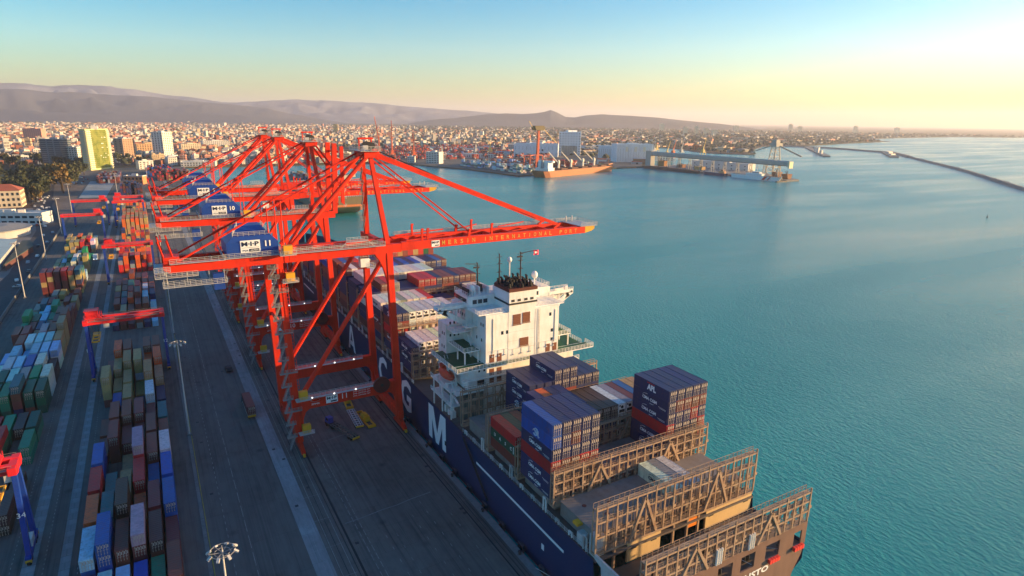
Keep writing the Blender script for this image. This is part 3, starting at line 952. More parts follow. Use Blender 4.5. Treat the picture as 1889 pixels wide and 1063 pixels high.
        for z in range(60, 83, 3):
            s_ = 1 if (z // 3) % 2 else -1
            zz.bar((66.9, F + 4 + s_ * 2.6, z), (67.0, F + 4 - s_ * 2.6, z + 3), .22)
            zz.rail((66.4, F + 2, z), (67.6, F + 2, z), 1.1, .8, .1)
        P(zz, "boom_ladder", GALV)
        for yy, ga in ((AF[1], G0), (AR[1], G1)):
            mb = MB(); mb.bar((57.2, yy, 84.2), (63, ga, 75), .4, .6); P(mb, "forestay", RED)
    # trolley, cab and head block under the girders -----------------------------------------
    if not raised:
        tx = 51.5 if near else 47
        mb = MB(); mb.box(tx - 3, tx + 2.4, G0 + .9, G1 - .9, GZ0 - .4, GZ0 + .5); t_ = P(mb, "trolley", RED)
        mb = MB(); mb.box(tx - 1.4, tx + 1.2, G0 - .2, G0 + 2.0, GZ0 - 3.6, GZ0 - 1.1); c_ = P(mb, "operator_cab", WHITE, t_)
        mb = MB(); mb.box(tx + .4, tx + 2.8, G0 - .2, G0 + 1.6, GZ0 - 4.0, GZ0 - 3.8); mb.rail((tx + .4, G0 - .2, GZ0 - 3.8), (tx + 2.8, G0 - .2, GZ0 - 3.8), 1.4, .6, .1); mb.rail((tx - 1.4, G0 - .25, GZ0 - .8), (tx + 2.6, G0 - .25, GZ0 - .8), 1.0, .8, .1)
        P(mb, "cab_platform", GALV, t_)
    # cable reel at the waterside leg
    mb = MB(); mb.tube((54.0, F - 2.5, 16.6), (54.0, F - 1.7, 16.6), 2.5, n=24); re = P(mb, "cable_reel", paint("reel_maroon_%s" % number, (0.10, 0.016, 0.014), .6, .4, .6))
    mb = MB(); mb.tube((54.0, F - 2.6, 16.6), (54.0, F - 2.5, 16.6), .5, n=12); P(mb, "reel_hub", DARK, re)
    # sign on the front tie beam
    mb = MB(); mb.box(37.6, 41.0, F - 1.0, F - .93, 13.7, 15.9); sg = P(mb, "sign_board", SIGNWHITE)
    text("M·I·P", "sign_lettering", 1, (39.3, F - 1.03, 15.2), '-y', SIGNNAVY, sg, wide=2.8, high=.8, bold=.03)
    mb = MB(); mb.box(38.9, 40.7, F - 1.03, F - 1.01, 13.95, 14.35); P(mb, "sign_band", SIGNNAVY, sg)
    text(number, "crane_number", 1, (43.0, F - .93, 15.0), '-y', SIGNWHITE, T, high=1.6)
    text("ZPMC", "maker_lettering", 1, (34.6, F - .93, 14.3), '-y', SIGNWHITE, T, wide=2.4, high=.5)
    mb = MB()
    for r_ in (0, 1):
        for i in range(12):
            a0, a1 = PI * 2 * i / 12, PI * 2 * (i + 1) / 12
            mb.bar((34.6 + math.cos(a0) * 1.3, F - .94, 15.4 + math.sin(a0) * .42 - r_ * 0), (34.6 + math.cos(a1) * 1.3, F - .94, 15.4 + math.sin(a1) * .42), .1, .05)
    P(mb, "maker_emblem", SIGNWHITE)
    for k, wd in enumerate(("55T", "65T", "75T")):
        text("SWL LIFTING " + wd, "capacity_lettering", 1, (48.2, F - .93, 15.6 - k * .7), '-y', SIGNWHITE, T, wide=5.2, high=.34)
    return T

sts_crane(170.5, "11", "nearest big red gantry crane with boom out over the water, blue house numbered 11")
sts_crane(243.5, "10", "big red gantry crane with its boom raised, blue house numbered 10", raised=True)
sts_crane(307.5, "9", "big red gantry crane with lowered boom and blue house numbered 9", near=False)
sts_crane(345.5, "8", "farthest big red gantry crane, lowered boom half hidden behind the crane numbered 9", near=False)

# ------------------------------------------------------------------ shipping containers: shapes
PAL = {"navy blue": lin(33, 44, 92), "rust brown": lin(126, 62, 52), "red": lin(188, 38, 40), "orange": lin(214, 94, 36), "dark green": lin(24, 88, 62),
       "white": lin(214, 212, 208), "grey": lin(140, 142, 148), "tan": lin(168, 142, 92), "blue": lin(28, 84, 166), "pale blue": lin(152, 194, 222),
       "teal": lin(44, 104, 110), "maroon": lin(104, 42, 46), "pink grey": lin(176, 140, 158), "green": lin(20, 130, 92), "dark brown": lin(70, 48, 42)}
CW = 2.44
def corr_wall(mb, x, sgn, y0, y1, z0, z1, waves, depth=0.07):
    """corrugated side wall in the plane x, hollows pressed inwards"""
    pts = []
    L = (y1 - y0) / waves
    for i in range(waves):
        b = y0 + i * L
        pts += [(b, 0), (b + L * .32, 0), (b + L * .5, depth), (b + L * .82, depth)]
    pts.append((y1, 0))
    vs = [(x - sgn * d, y, z0) for y, d in pts] + [(x - sgn * d, y, z1) for y, d in pts]
    n = len(pts)
    fs = [((i, i + 1, n + i + 1, n + i) if sgn > 0 else (i + 1, i, n + i, n + i + 1)) for i in range(n - 1)]
    mb.add(vs, fs)

def box_body(L, H):
    mb = MB()
    w, e = CW / 2, L / 2
    wv = 32 if L > 8 else 16
    for sx in (-1, 1):
        corr_wall(mb, sx * (w - .02), sx, -e + .14, e - .14, .16, H - .10, wv)
        mb.box(sx * w, sx * (w - .10), -e, e, 0, .17)
        mb.box(sx * w, sx * (w - .07), -e, e, H - .11, H - .004)
        for sy in (-1, 1):
            mb.box(sx * w, sx * (w - .16), sy * e, sy * (e - .15), .17, H - .11)
            for z in (0, H - .12): mb.box(sx * (w + .006), sx * (w - .18), sy * (e + .006), sy * (e - .18), z + .001, z + .125)
    # roof with shallow cross ribs
    n = wv // 2 * 4
    zs = [(-e + .15 + (2 * e - .3) * i / n, H - .02 - (.028 if i % 4 in (2, 3) else 0)) for i in range(n + 1)]
    vs = [(-w + .07, y, z) for y, z in zs] + [(w - .07, y, z) for y, z in zs]
    mb.add(vs, [(i, n + 1 + i, n + 2 + i, i + 1) for i in range(n)])
    for sy in (-1, 1):
        mb.box(-w + .1, w - .1, sy * e, sy * (e - .15), H - .12, H - .002); mb.box(-w + .1, w - .1, sy * e, sy * (e - .12), 0.001, .15)
    mb.quad((-w + .1, e - .05, .15), (-w + .1, e - .05, H - .1), (w - .1, e - .05, H - .1), (w - .1, e - .05, .15))
    mb.quad((w - .1, -e + .12, .15), (w - .1, -e + .12, H - .1), (-w + .1, -e + .12, H - .1), (-w + .1, -e + .12, .15))
    mb.quad((-w + .1, -e + .1, .1), (-w + .1, e - .1, .1), (w - .1, e - .1, .1), (w - .1, -e + .1, .1))
    return mb.mesh("container_body", BOX)

def door_mesh(H):
    mb = MB()
    w = CW / 2 - .17
    for z0, z1 in ((.17, H - .13),):
        mb.box(-w / 2 + .005, w / 2 - .005, 0, .05, z0, z1)
        for k in range(4):
            a = z0 + .12 + k * (z1 - z0 - .1) / 4
            mb.box(-w / 2 + .12, w / 2 - .12, -.025, 0, a, a + (z1 - z0) / 4 - .22)
    return mb.mesh("container_door", BOX)

def rods_mesh(H):
    mb = MB()
    w = CW / 2 - .17
    for x in (-w * .24, w * .24):
        mb.bar((x, -.07, .14), (x, -.07, H - .1), .06); mb.box(x + .12, x + .34, -.04, -.03, H * .62, H * .86)
        for z in (.3, H * .42, H * .6, H - .3): mb.box(x - .09, x + .09, -.06, 0.0, z - .05, z + .05)
        mb.bar((x, -.08, H * .45), (x + .3, -.08, H * .45), .05)
    return mb.mesh("locking_bars", ROD)

def reefer_mesh(H):
    mb = MB()
    w = CW / 2 - .17
    mb.box(-w, w, 0, .06, .18, H - .14)
    return mb.mesh("cooling_unit", WHITE)

def reefer_fan():
    mb = MB()
    mb.tube((0, -.06, 0), (0, 0.02, 0), .42, n=12)
    mb.box(-.85, .85, -.04, 0.02, -1.5, -.7)
    mb.box(-.9, -.55, -.05, 0.02, .2, .6)
    return mb.mesh("cooling_fan", DARK)

SHAPES = {}
def shape(L, H):
    k = (L, H)
    if k not in SHAPES:
        SHAPES[k] = (box_body(L, H), door_mesh(H), rods_mesh(H))
    return SHAPES[k]
REEF = {}
BOXES = []          # every container standing in the place, built at the end
def add_box(x, y0, z, colour, where, L=12.19, H=2.9, logo=None, reefer=False, tint=None, rz=0.0):
    """x: centre, y0: near end, z: foot"""
    BOXES.append(dict(x=x, y0=y0, z=z, c=colour, where=where, L=L, H=H, logo=logo, reefer=reefer, tint=tint))

ORD = ["first", "second", "third", "fourth", "fifth", "sixth", "seventh", "eighth", "ninth", "tenth", "eleventh", "twelfth", "thirteenth",
       "fourteenth", "fifteenth", "sixteenth", "seventeenth", "eighteenth", "nineteenth", "twentieth", "twenty-first", "twenty-second", "twenty-third", "twenty-fourth"]

# ------------------------------------------------------------------ the container ship
SHX0, SHX1 = 65.6, 110.9
SHC = (SHX0 + SHX1) / 2
STERN, BOW = 66.2, 429.0
DECK = 12.6
ship = thing("container_ship", "huge navy blue container ship with white deckhouse moored along the quay", "container ship", (SHC, STERN, SEA_Z))
SP = lambda mb, n, m, par=None: part(mb, n, m, par or ship)

# hull: stations along the length, half breadth at deck / mid / waterline
def hull():
    st = []
    for y, hd, hw, top in ((STERN, 22.6, 18.0, 9.4), (STERN + 1.2, 22.64, 18.6, 9.4), (79.5, 22.65, 21.8, 9.4), (79.9, 22.65, 22.6, DECK), (110, 22.65, 22.65, DECK), (330, 22.65, 22.65, DECK),
                           (352, 22.5, 21.5, DECK + .2), (370, 21.6, 18, DECK + .8), (388, 19.2, 13, DECK + 1.8), (404, 15.2, 7.5, DECK + 3.2), (417, 10.2, 3.4, DECK + 4.4), (425, 5.0, 1.2, DECK + 5.2), (BOW, .4, .2, DECK + 5.8)):
        st.append((y, hd, hw, top))
    mb = MB(); vs = []
    for y, hd, hw, top in st:
        sy = y
        prof = [(hd, top), (hd, top * .55), (hw + (hd - hw) * .35, 3.0), (hw, -2.2), (hw * .96, -6)]
        vs += [(SHC - a, sy + (0 if b > 1 else 0), b) for a, b in prof] + [(SHC + a, sy, b) for a, b in reversed(prof)]
    n = 10; fs = []; mi = []
    for i in range(len(st) - 1):
        for j in range(n - 1):
            a = i * n + j
            fs.append((a, a + 1, a + n + 1, a + n)); mi.append(1 if j in (3, 5) and False else 0)
    mb.add(vs, fs)
    return mb
SP(hull(), "hull", HULLBLUE)
# stern plate with mooring openings
tp = MB()
cols = [(-22.6, 0)]
openings = [(-19.5, -15.2), (-12.6, -7.6), (-4.6, 0.2), (3.4, 8.4), (10.6, 13.6)]
openings = [(SHC - 17.6, SHC - 13.6), (84.6, 88.6), (91.0, 95.0), (98.2, 102.4)]
x = SHX0
yb = STERN
for a, b in openings:
    if x == SHX0: tp.prism([(x, 14.2), (x, 9.2), (SHC - 21.9, 6.5), (SHC - 19.8, 3.0), (SHC - 18.0, -2.6), (a, -2.6), (a, 14.2)], 'y', yb - .06, yb + .25)
    else: tp.box(x, a, yb - .06, yb + .25, -2.6, 14.2)
    tp.box(a, b, yb - .06, yb + .25, -2.6, 9.4); tp.box(a, b, yb - .06, yb + .25, 12.9, 14.2)
    x = b
tp.prism([(x, -2.6), (SHC + 18.0, -2.6), (SHC + 19.8, 3.0), (SHC + 21.9, 6.5), (SHX1, 9.2), (SHX1, 9.4), (x, 9.4)], 'y', yb - .06, yb + .25)
tp.box(x, 106.9, yb - .06, yb + .25, 9.4, 14.2); tp.box(106.9, 109.4, yb - .06, yb + .25, 12.7, 14.2); tp.box(109.4, SHX1, yb - .06, yb + .25, 9.4, 14.2)
SP(tp, "transom", TRANSOM)
for a in (99.2, 106.9):
    mb = MB()
    for k in range(4): mb.box(a + k * .78, a + k * .78 + .62, yb - .75, yb - .1, 8.6, 9.5)
    if a > SHC: SP(mb, "chafing_pad", plain("pad_red_%d" % int(a), lin(226, 60, 50), .6))
text("CMA CGM CALLISTO", "ship_name", 1, (SHC - 1.6, yb - .1, 7.5), '-y', SIGNWHITE, ship, wide=26.0, high=1.45, bold=.03)
text("VALLETTA", "home_port", 1, (SHC - 2.0, yb - .1, 5.6), '-y', SIGNWHITE, ship, wide=8.0, high=1.2)
# white letters and stripe on the side
def hull_poly(polys, y, w, h, zc):
    mb = MB()
    for pl in polys:
        pts = [(y - (px - .5) * w, zc + (pz - .5) * h) for px, pz in pl]
        mb.prism(pts, 'x', SHX0 - .05, SHX0 - .01)
    return SP(mb, "hull_letter", SIGNWHITE)
LM = [[(0, 0), (.2, 0), (.2, 1), (0, 1)], [(.8, 0), (1, 0), (1, 1), (.8, 1)], [(.2, 1), (.2, .62), (.42, 0), (.5, 0), (.5, .3), (.29, 1)], [(.8, 1), (.71, 1), (.5, .3), (.5, 0), (.58, 0), (.8, .62)]]
LA = [[(0, 0), (.22, 0), (.58, 1), (.38, 1)], [(.78, 0), (1, 0), (.62, 1), (.5, 1), (.5, .84)], [(.28, .2), (.72, .2), (.66, .38), (.34, .38)]]
for y, w in ((154.9, 12.4), (268.5, 12.4)): hull_poly(LM, y, w, 10.8, 6.3)
hull_poly(LA, 243.0, 10.0, 10.8, 6.3)
for ch, y, w in (("G", 180.4, 9.4), ("C", 203.6, 9.2), ("C", 294.0, 9.2)):
    text(ch, "hull_letter", 1, (SHX0 - .03, y, 6.3), '-x', SIGNWHITE, ship, wide=w, high=10.9, depth=.005, bold=.03)
mb = MB(); mb.box(SHX0 - .12, SHX0 - .02, 89.5, 129.2, 7.7, 8.25); SP(mb, "fender_stripe", SIGNWHITE)
mb = MB(); mb.box(SHX0 - .12, SHX0 - .02, 308, 330, 9.0, 9.6); SP(mb, "fender_stripe", SIGNWHITE)
for y in (96.8, 148.4):
    mb = MB(); mb.box(SHX0 - .06, SHX0 - .02, y, y + 1.0, 3.2, 4.6); SP(mb, "pilot_door", SIGNWHITE if y < 100 else DARK)
# decks
mb = MB(); mb.box(SHX0 + .3, SHX1 - .3, 79.5, 330, DECK - .5, DECK - .12); SP(mb, "main_deck", DECKGREY)
fo = MB(); fo.prism([(SHX0 + .3, 330), (SHX0 + .6, 352), (SHC - 21.2, 370), (SHC - 18.6, 388), (SHC - 14.6, 404), (SHC - 9.6, 417), (SHC - 4, 425), (SHC + 4, 425), (SHC + 9.6, 417), (SHC + 14.6, 404), (SHC + 18.6, 388), (SHC + 21.2, 370), (SHX1 - .6, 352), (SHX1 - .3, 330)], 'z', DECK, DECK + .3)
SP(fo, "fore_deck", DECKGREY)
mb = MB(); mb.box(SHX0 + .35, SHX1 - .35, STERN + .3, 79.7, 8.5, 8.75); SP(mb, "mooring_deck", paint("mooring_deck_brown", (.14, .095, .07), .7, .6, .2, streak=False, dirt_col=(.08, .045, .03)))
# winches, bitts and rope on the mooring deck
for x, y in ((SHX0 + 8, 73.5), (SHX0 + 15.5, 70.2), (SHX0 + 27, 74.5), (SHX0 + 33, 71.0), (SHX0 + 38, 75)):
    mb = MB(); mb.tube((x - 1.2, y, 9.9), (x + 1.2, y, 9.9), .75, n=10); mb.box(x - 1.7, x - 1.2, y - .9, y + .9, 8.75, 10.8); mb.box(x + 1.2, x + 1.7, y - .9, y + .9, 8.75, 10.8); mb.box(x - 3, x - 1.7, y - .5, y + .5, 8.75, 10.0)
    SP(mb, "mooring_winch", DARK if x % 2 else GALV)
for x in (SHX0 + 4, SHX0 + 12, SHX0 + 22, SHX0 + 30, SHX0 + 41):
    mb = MB(); mb.tube((x - .6, 68.6, 8.75), (x - .6, 68.6, 10), .35, n=8); mb.tube((x + .6, 68.6, 8.75), (x + .6, 68.6, 10), .35, n=8); mb.box(x - 1.2, x + 1.2, 68.2, 69, 8.75, 8.9)
    SP(mb, "bitts", DARK)
mb = MB()
for (x, y, z), (x2, y2, z2) in (((SHX0 + 8, 73, 9.5), (SHX0 + 6, 66.4, 9.8)), ((SHX0 + 15.5, 70, 9.5), (SHX0 + 11, 66.4, 9.8)), ((SHX0 + 27, 74, 9.5), (SHX0 + 29, 66.4, 9.8)), ((SHX0 + 33, 71, 9.5), (SHX0 + 38.5, 66.4, 9.8))): mb.tube((x, y, z), (x2, y2, z2), .06, n=4)
SP(mb, "deck_rope", GALV)
# house wall under the aft lashing bridge
for xa, xb in ((SHX0 + 8.6, SHX0 + 17.4), (SHX0 + 30.5, SHX1 - .4)):
    mb = MB(); mb.box(xa, xb, 79.9, 80.3, 8.75, 13.1); w_ = SP(mb, "deckhouse_wall", paint("buff_wall_%d" % int(xa), (.60, .43, .22), .6, .3, .4))
    mb = MB()
    for xx in (xa + .8, xb - 2.6): mb.box(xx, xx + 1.5, 79.84, 79.9, 11.5, 12.1)
    SP(mb, "vent_grille", DARK, w_)
mb = MB(); mb.box(SHX0 + .4, SHX1 - .4, 82.6, 82.9, 8.75, 12.5); SP(mb, "deckhouse_bulkhead", DARK)
for x in (SHX0 + 5.2, SHX0 + 21, SHX0 + 25, SHX0 + 28.2):
    mb = MB(); mb.box(x - .22, x + .22, 79.8, 80.3, 8.75, 13.1); SP(mb, "pillar", BUFF)
mb = MB(); mb.box(SHX0 + 25.3, SHX0 + 28, 79.9, 80.1, 10.9, 13.0); SP(mb, "orange_hatch", plain("hatch_orange", lin(225, 130, 40), .6))
# side bulwark pieces at the stern corner
for sx, x in ((1, SHX0),):
    mb = MB(); mb.prism([(66.6, 8.7), (66.6, 14.1), (79.6, 14.1), (79.6, 13.2), (77.6, 12.6), (77.2, 9.2), (74, 9.2), (73.6, 12.6), (71, 12.6), (70.6, 8.7)], 'x', x + sx * .05, x + sx * .5)
    SP(mb, "bulwark", GALV if sx > 0 else TRANSOM)

# lashing bridges ------------------------------------------------------------
def lashing_bridge(y, z0, z1, detail, x0=SHX0 + .4, x1=SHX1 - .2):
    mb = MB()
    n = 18
    lv = [z0, z0 + (z1 - z0) * .36, z0 + (z1 - z0) * .70, z1]
    mb.box(x0, x1, y - .7, y + .7, z0 - .45, z0)
    mb.box(x0, x1, y - .55, y + .55, z1 - .22, z1 - .02)
    mb.box(x0, x1, y - .5, y + .5, lv[2] - .16, lv[2])
    for z in lv[1:]: mb.bar((x0, y - .6, z), (x1, y - .6, z), .22, .34)
    L = SP(mb, "lashing_bridge", BUFF)
    pitch = (x1 - x0) / n
    me = None
    for i in range(n + 1):
        p = MB(); xx = x0 + i * pitch
        p.bar((xx, y - .62, z0), (xx, y - .62, z1 + (.9 if i % 3 == 0 else .2)), .26); p.bar((xx, y + .55, z0), (xx, y + .55, z1), .2)
        if detail:
            p.bar((xx + .26, y - .66, z0 + 1), (xx + .26, y - .66, z1 - 1.5), .10); p.box(xx + .2, xx + .75, y - .72, y - .5, lv[1] + .5, lv[1] + 1.1)
        SP(p, "post", BUFF, L)
    for c in (.27, .73):
        xc = x0 + (x1 - x0) * c
        b = MB()
        b.bar((xc, y - .75, z1 - .8), (xc - 3.4, y - .75, z0 + .1), .34, .55); b.bar((xc, y - .75, z1 - .8), (xc + 3.4, y - .75, z0 + .1), .34, .55)
        SP(b, "brace", BUFF, L)
    if detail:
        r_ = MB(); r_.rail((x0, y - .6, z1), (x1, y - .6, z1), 1.05, 1.26, .07, 2); r_.rail((x0, y + .6, z1), (x1, y + .6, z1), 1.05, 1.26, .07, 2)
        r_.rail((x0, y - .5, lv[2]), (x1, y - .5, lv[2]), 1.0, 1.26, .07, 2); r_.rail((x0, y - .5, lv[1]), (x1, y - .5, lv[1]), 1.0, 2.5, .06, 2); r_.rail((x0, y - .6, z0), (x1, y - .6, z0), 1.0, 2.5, .07, 2)
        SP(r_, "railing", BUFF, L)
        q = random.Random(int(y))
        g = MB()
        for i in range(n):
            xx = x0 + i * pitch + .5
            if q.random() < .8: g.box(xx, xx + 1.2, y - .2, y + .2, lv[1] - .1, lv[1] + q.uniform(.7, 1.6))
            for k in range(4):
                g.bar((xx + .3 + k * .4, y - .66, lv[q.randint(0, 1)]), (xx + .3 + k * .4, y - .66, lv[q.randint(1, 2)] + q.uniform(.3, 1.3)), .06)
            g.bar((xx, y + .3, z0 + .8), (xx + 1.6, y + .3, z0 + .8), .3)
            if q.random() < .5: g.bar((xx, y - .7, lv[2] - .4), (xx + pitch * .9, y - .7, lv[2] + .5), .09)
        SP(g, "lashing_gear", BUFF, L)
    return L

lashing_bridge(66.9, 14.25, 21.1, True)
for xs in (83.6, 92.6):
    for k in range(3):
        m = MB(); m.tube((xs + k * .62, 66.0, 14.25), (xs + k * .62, 66.0, 17.6), .2, n=8); SP(m, "vent_pipe", WHITE)
lashing_bridge(80.6, 13.6, 23.2, True)
lashing_bridge(95.1, 15.6, 23.0, True)
lashing_bridge(109.8, 14.2, 22.0, True)
lashing_bridge(124.3, 14.2, 23.5, True)
lashing_bridge(139.0, 14.2, 23.8, True)
FWD = [176.2 + 14.5 * k for k in range(12)]
for k, y in enumerate(FWD):
    if y < 345:
        lashing_bridge(y - 1.15, 14.2, (22.4, 26.4, 28.5, 28.9, 28.9, 28.9, 27, 26, 26, 26, 26, 26)[k], k < 5)
# deck stanchions along the port side, seen between quay and boxes
for i, y in enumerate(np.arange(83, 330, 4.83)):
    if 138 < y < 170: continue
    mb = MB()
    tall = i % 3 == 0
    mb.box(SHX0 + .25, SHX0 + .55, y - .5, y - .2, DECK, DECK + (3.4 if tall else 1.1)); mb.box(SHX0 + .25, SHX0 + .55, y + .5, y + .8, DECK, DECK + (3.4 if tall else 1.1))
    mb.box(SHX0 + .22, SHX0 + .58, y - .5, y + .8, DECK + (3.1 if tall else .9), DECK + (3.4 if tall else 1.1))
    SP(mb, "stanchion", WHITE if i % 2 else GALV)
mb = MB(); mb.rail((SHX0 + .3, 82, DECK), (SHX0 + .3, 138, DECK), 1.05, 1.6, .07); mb.rail((SHX0 + .3, 176, DECK), (SHX0 + .3, 330, DECK), 1.05, 1.6, .07)
SP(mb, "deck_rail", GALV)
# hatch covers
HZ = 16.5
for y in [81.7, 96.2, 110.7, 125.2] + FWD:
    if y > 330: continue
    y0, y1 = y + .2, y + 12.6
    for k in range(3):
        xa = SHX0 + 2.2 + k * 13.75; xb = xa + 13.45
        mb = MB(); mb.box(xa, xb, y0, y1, 13.0, HZ - .25); mb.box(xa - .15, xb + .12, y0 - .1, y1 + .1, HZ - .25, HZ - .03)
        SP(mb, "hatch_cover", HATCH)
for (x, y) in ((SHX0 + 8, 86), (SHX0 + 11, 89), (SHX0 + 20, 84), (SHX0 + 5.5, 90.5)):
    mb = MB(); mb.tube((x, y, HZ - .05), (x, y, HZ + .04), .5, n=12); SP(mb, "hatch_socket", plain("socket_red_%d" % int(x), (.12, .03, .03), .7))
# grey ventilator boxes on the port side aft
for y, h in ((80.4, 17.0), (84.5, 14.8)):
    mb = MB(); mb.box(SHX0 + .7, SHX0 + 3.0, y, y + 1.8, 12.5, h); SP(mb, "vent_box", GALV)
mb = MB(); mb.box(SHX0 + .8, SHX0 + 2.6, 86.4, 88, 15.6, 16.2); SP(mb, "vent_cap", YELLOW)

# ------------------------------------------------------------------ deckhouse
HA = 144.0
WX0, WX1 = 76.0, 100.2
def winset(par, pts, face, w=.7, h=.9):
    for p in pts:
        m = MB(); fr = MB()
        if face == '-y':
            m.box(p[0] - w / 2, p[0] + w / 2, p[1] - .04, p[1] + .1, p[2], p[2] + h)
        else:
            m.box(p[0] - .04, p[0] + .1, p[1] - w / 2, p[1] + w / 2, p[2], p[2] + h)
        SP(m, "window", GLASS, par)
# aft casing
mb = MB(); mb.box(WX0, WX1, HA, HA + 8.0, 12.5, 42.2); casing = SP(mb, "engine_casing", WHITE)
winset(casing, [(81.2, HA, 36.0), (82.8, HA, 36.0), (97.2, HA, 39.2), (97.9, HA, 34.2), (97.9, HA, 31.4)], '-y', .75, 1.0)
for x in (77.9, 80.3, 96.6, 99.0):
    m = MB(); m.box(x - .75, x + .75, HA - .05, HA + .1, 28.1, 30.6); SP(m, "door", BROWNDOOR, casing)
for x in (77.9, 80.3):
    m = MB(); m.box(x - .75, x + .75, HA - .05, HA + .1, 22.2, 26.4); SP(m, "door", BROWNDOOR, casing)
for x0, x1, z0, z1 in ((84.6, 87.1, 38.3, 41.3), (87.7, 90.2, 38.5, 41.5), (86.9, 89.8, 31.6, 34.0)):
    m = MB()
    m.box(x0, x1, HA - .06, HA + .1, z0, z1)
    for k in range(6): m.box(x0, x1, HA - .14, HA - .06, z0 + (z1 - z0) * (k + .2) / 6, z0 + (z1 - z0) * (k + .65) / 6)
    m.box(x0 - .1, x1 + .1, HA - .3, HA - .02, z0 - .2, z0 - .06)
    SP(m, "louvre", BROWNDOOR, casing)
m = MB()
for x in (83.1, 92.0): m.box(x - .04, x + .04, HA - .05, HA - .01, 28, 42)
for z in (33.5, 36.2): m.box(83.2, 92, HA - .03, HA - .01, z, z + .06)
SP(m, "plate_seam", GALV, casing)
m = MB()
for xa, xb, z in ((77, 83, 31.6), (83.4, 91.8, 32.0 - .9), (92.4, 99.6, 31.6)):
    m.bar((xa, HA - .12, z), (xb, HA - .12, z), .09)
    for k in range(3):
        xx = xa + (xb - xa) * (k + .5) / 3; m.bar((xx, HA - .12, z), (xx, HA - .12, z - 1.5), .07); m.box(xx - .25, xx + .25, HA - .3, HA - .02, z - 1.8, z - 1.5)
SP(m, "pipe_run", GALV, casing)
m = MB()
for x in (78.2, 98.8): m.bar((x, HA - .1, 31), (x, HA - .1, 41), .12)
for z in np.arange(28.4, 41.5, .45): m.bar((93.0, HA - .14, z), (93.5, HA - .14, z), .06)
m.bar((93.0, HA - .14, 28), (93.0, HA - .14, 42), .07); m.bar((93.5, HA - .14, 28), (93.5, HA - .14, 42), .07)
SP(m, "wall_ladder", GALV, casing)
# funnel
mb = MB(); mb.box(83.2, 92.1, HA - .25, HA + 9.5, 42.25, 48.0); fun = SP(mb, "funnel", WHITE)
m = MB(); m.box(83.0, 92.3, HA - .45, HA + 9.7, 44.3, 44.8); SP(m, "funnel_band", DARK, fun)
m = MB()
for x in (84.4, 86.4, 88.6, 90.6): m.box(x - .5, x + .5, HA - .32, HA - .24, 45.1, 45.8)
SP(m, "funnel_vents", DARK, fun)
m = MB(); m.prism([(83.0, HA - .45), (92.3, HA - .45), (92.3, HA + 8.3), (90.5, HA + 9.8), (84.8, HA + 9.8), (83.0, HA + 8.3)], 'z', 48.0, 48.9); SP(m, "funnel_top", paint("funnel_rust", (.10, .018, .012), .7, .5, .5), fun)
for i in range(26):
    q = random.Random(i); x = 83.8 + (i % 9) * .95 + q.uniform(-.2, .2); y = HA + .6 + (i // 9) * 2.9 + q.uniform(-.6, .6); h = q.uniform(.6, 2.0)
    m = MB(); m.tube((x, y, 48.9), (x + q.uniform(-.2, .2), y + q.uniform(-.2, .5), 48.9 + h), .42, .36, n=7); m.tube((x, y + .3, 48.9 + h), (x, y + .9, 49.2 + h), .36, .3, n=6)
    SP(m, "exhaust_pipe", BLACK, fun)
text("CMA CGM", "funnel_lettering", 1, (83.15, HA + 4.5, 46.4), '-x', SIGNNAVY, fun, wide=5.4, high=.9, bold=.02)
m = MB(); m.box(83.12, 83.19, HA + 1.0, HA + 8, 45.4, 47.4); SP(m, "funnel_panel", SIGNWHITE, fun)
# front accommodation block, stepping in with height
AX0, AX1 = 69.8, 106.6
mb = MB(); mb.box(AX0, AX1, HA + 13.0, HA + 18.6, 12.5, 36.8); mb.box(74.2, 102.4, HA + 8.05, HA + 18.55, 36.8, 42.5); mb.box(WX0 - .6, WX1 + .6, HA + 8.05, HA + 13.0, 12.5, 36.8)
acc = SP(mb, "accommodation", WHITE)
# lower deckhouse under the wide walkway
mb = MB(); mb.box(70.6, 106, HA + .15, HA + 12.9, 20.9, 27.4); low = SP(mb, "lower_deckhouse", WHITE)
winset(low, [(74.0, HA + .15, 26.0), (75.6, HA + .15, 26.0)], '-y', .5, .9)
m = MB(); m.box(73.4, 75.6, HA + .08, HA + .16, 22.2, 23.9); SP(m, "window", GLASS, low)
mb = MB(); mb.box(68.8, 108, HA + 1.2, HA + 13.0, 12.5, 20.6); SP(mb, "deckhouse_base", paint("base_grey_green", (.16, .17, .15), .6, .5, .3))
# walkways: (x0,x1,y0,y1,z)
def walkdeck(x0, x1, y0, y1, z, edges, green=False, th=.3, par=None, fascia=True):
    m = MB(); m.box(x0, x1, y0, y1, z - th, z); d = SP(m, "walkway_deck", WHITE, par)
    if green:
        g = MB(); g.box(x0 + .15, x1 - .15, y0 + .15, y1 - .15, z + .004, z + .03); SP(g, "deck_covering", DECKGREEN, d) if par is None else None
    r_ = MB()
    for e in edges:
        p0, p1 = {'s': ((x0, y0 + .05, z), (x1, y0 + .05, z)), 'n': ((x0, y1 - .05, z), (x1, y1 - .05, z)), 'w': ((x0 + .05, y0, z), (x0 + .05, y1, z)), 'e': ((x1 - .05, y0, z), (x1 - .05, y1, z))}[e]
        r_.rail(p0, p1, 1.15, 1.15, .08)
    if edges: SP(r_, "railing", WHITE, d)
    return d
walkdeck(66.2, 112.0, HA - 2.0, HA + 2.2, 27.9, 'sew', True)
walkdeck(66.2, WX0, HA + 2.2, HA + 16, 27.9, 'w', True)
walkdeck(WX1, 110.5, HA + 2.2, HA + 16, 27.9, 'e', True)
walkdeck(68.6, 107.6, HA - .9, HA + 1.0, 24.4, 'sw')
walkdeck(66.6, 78.0, HA - .6, HA + 1.4, 20.8, 'sw')
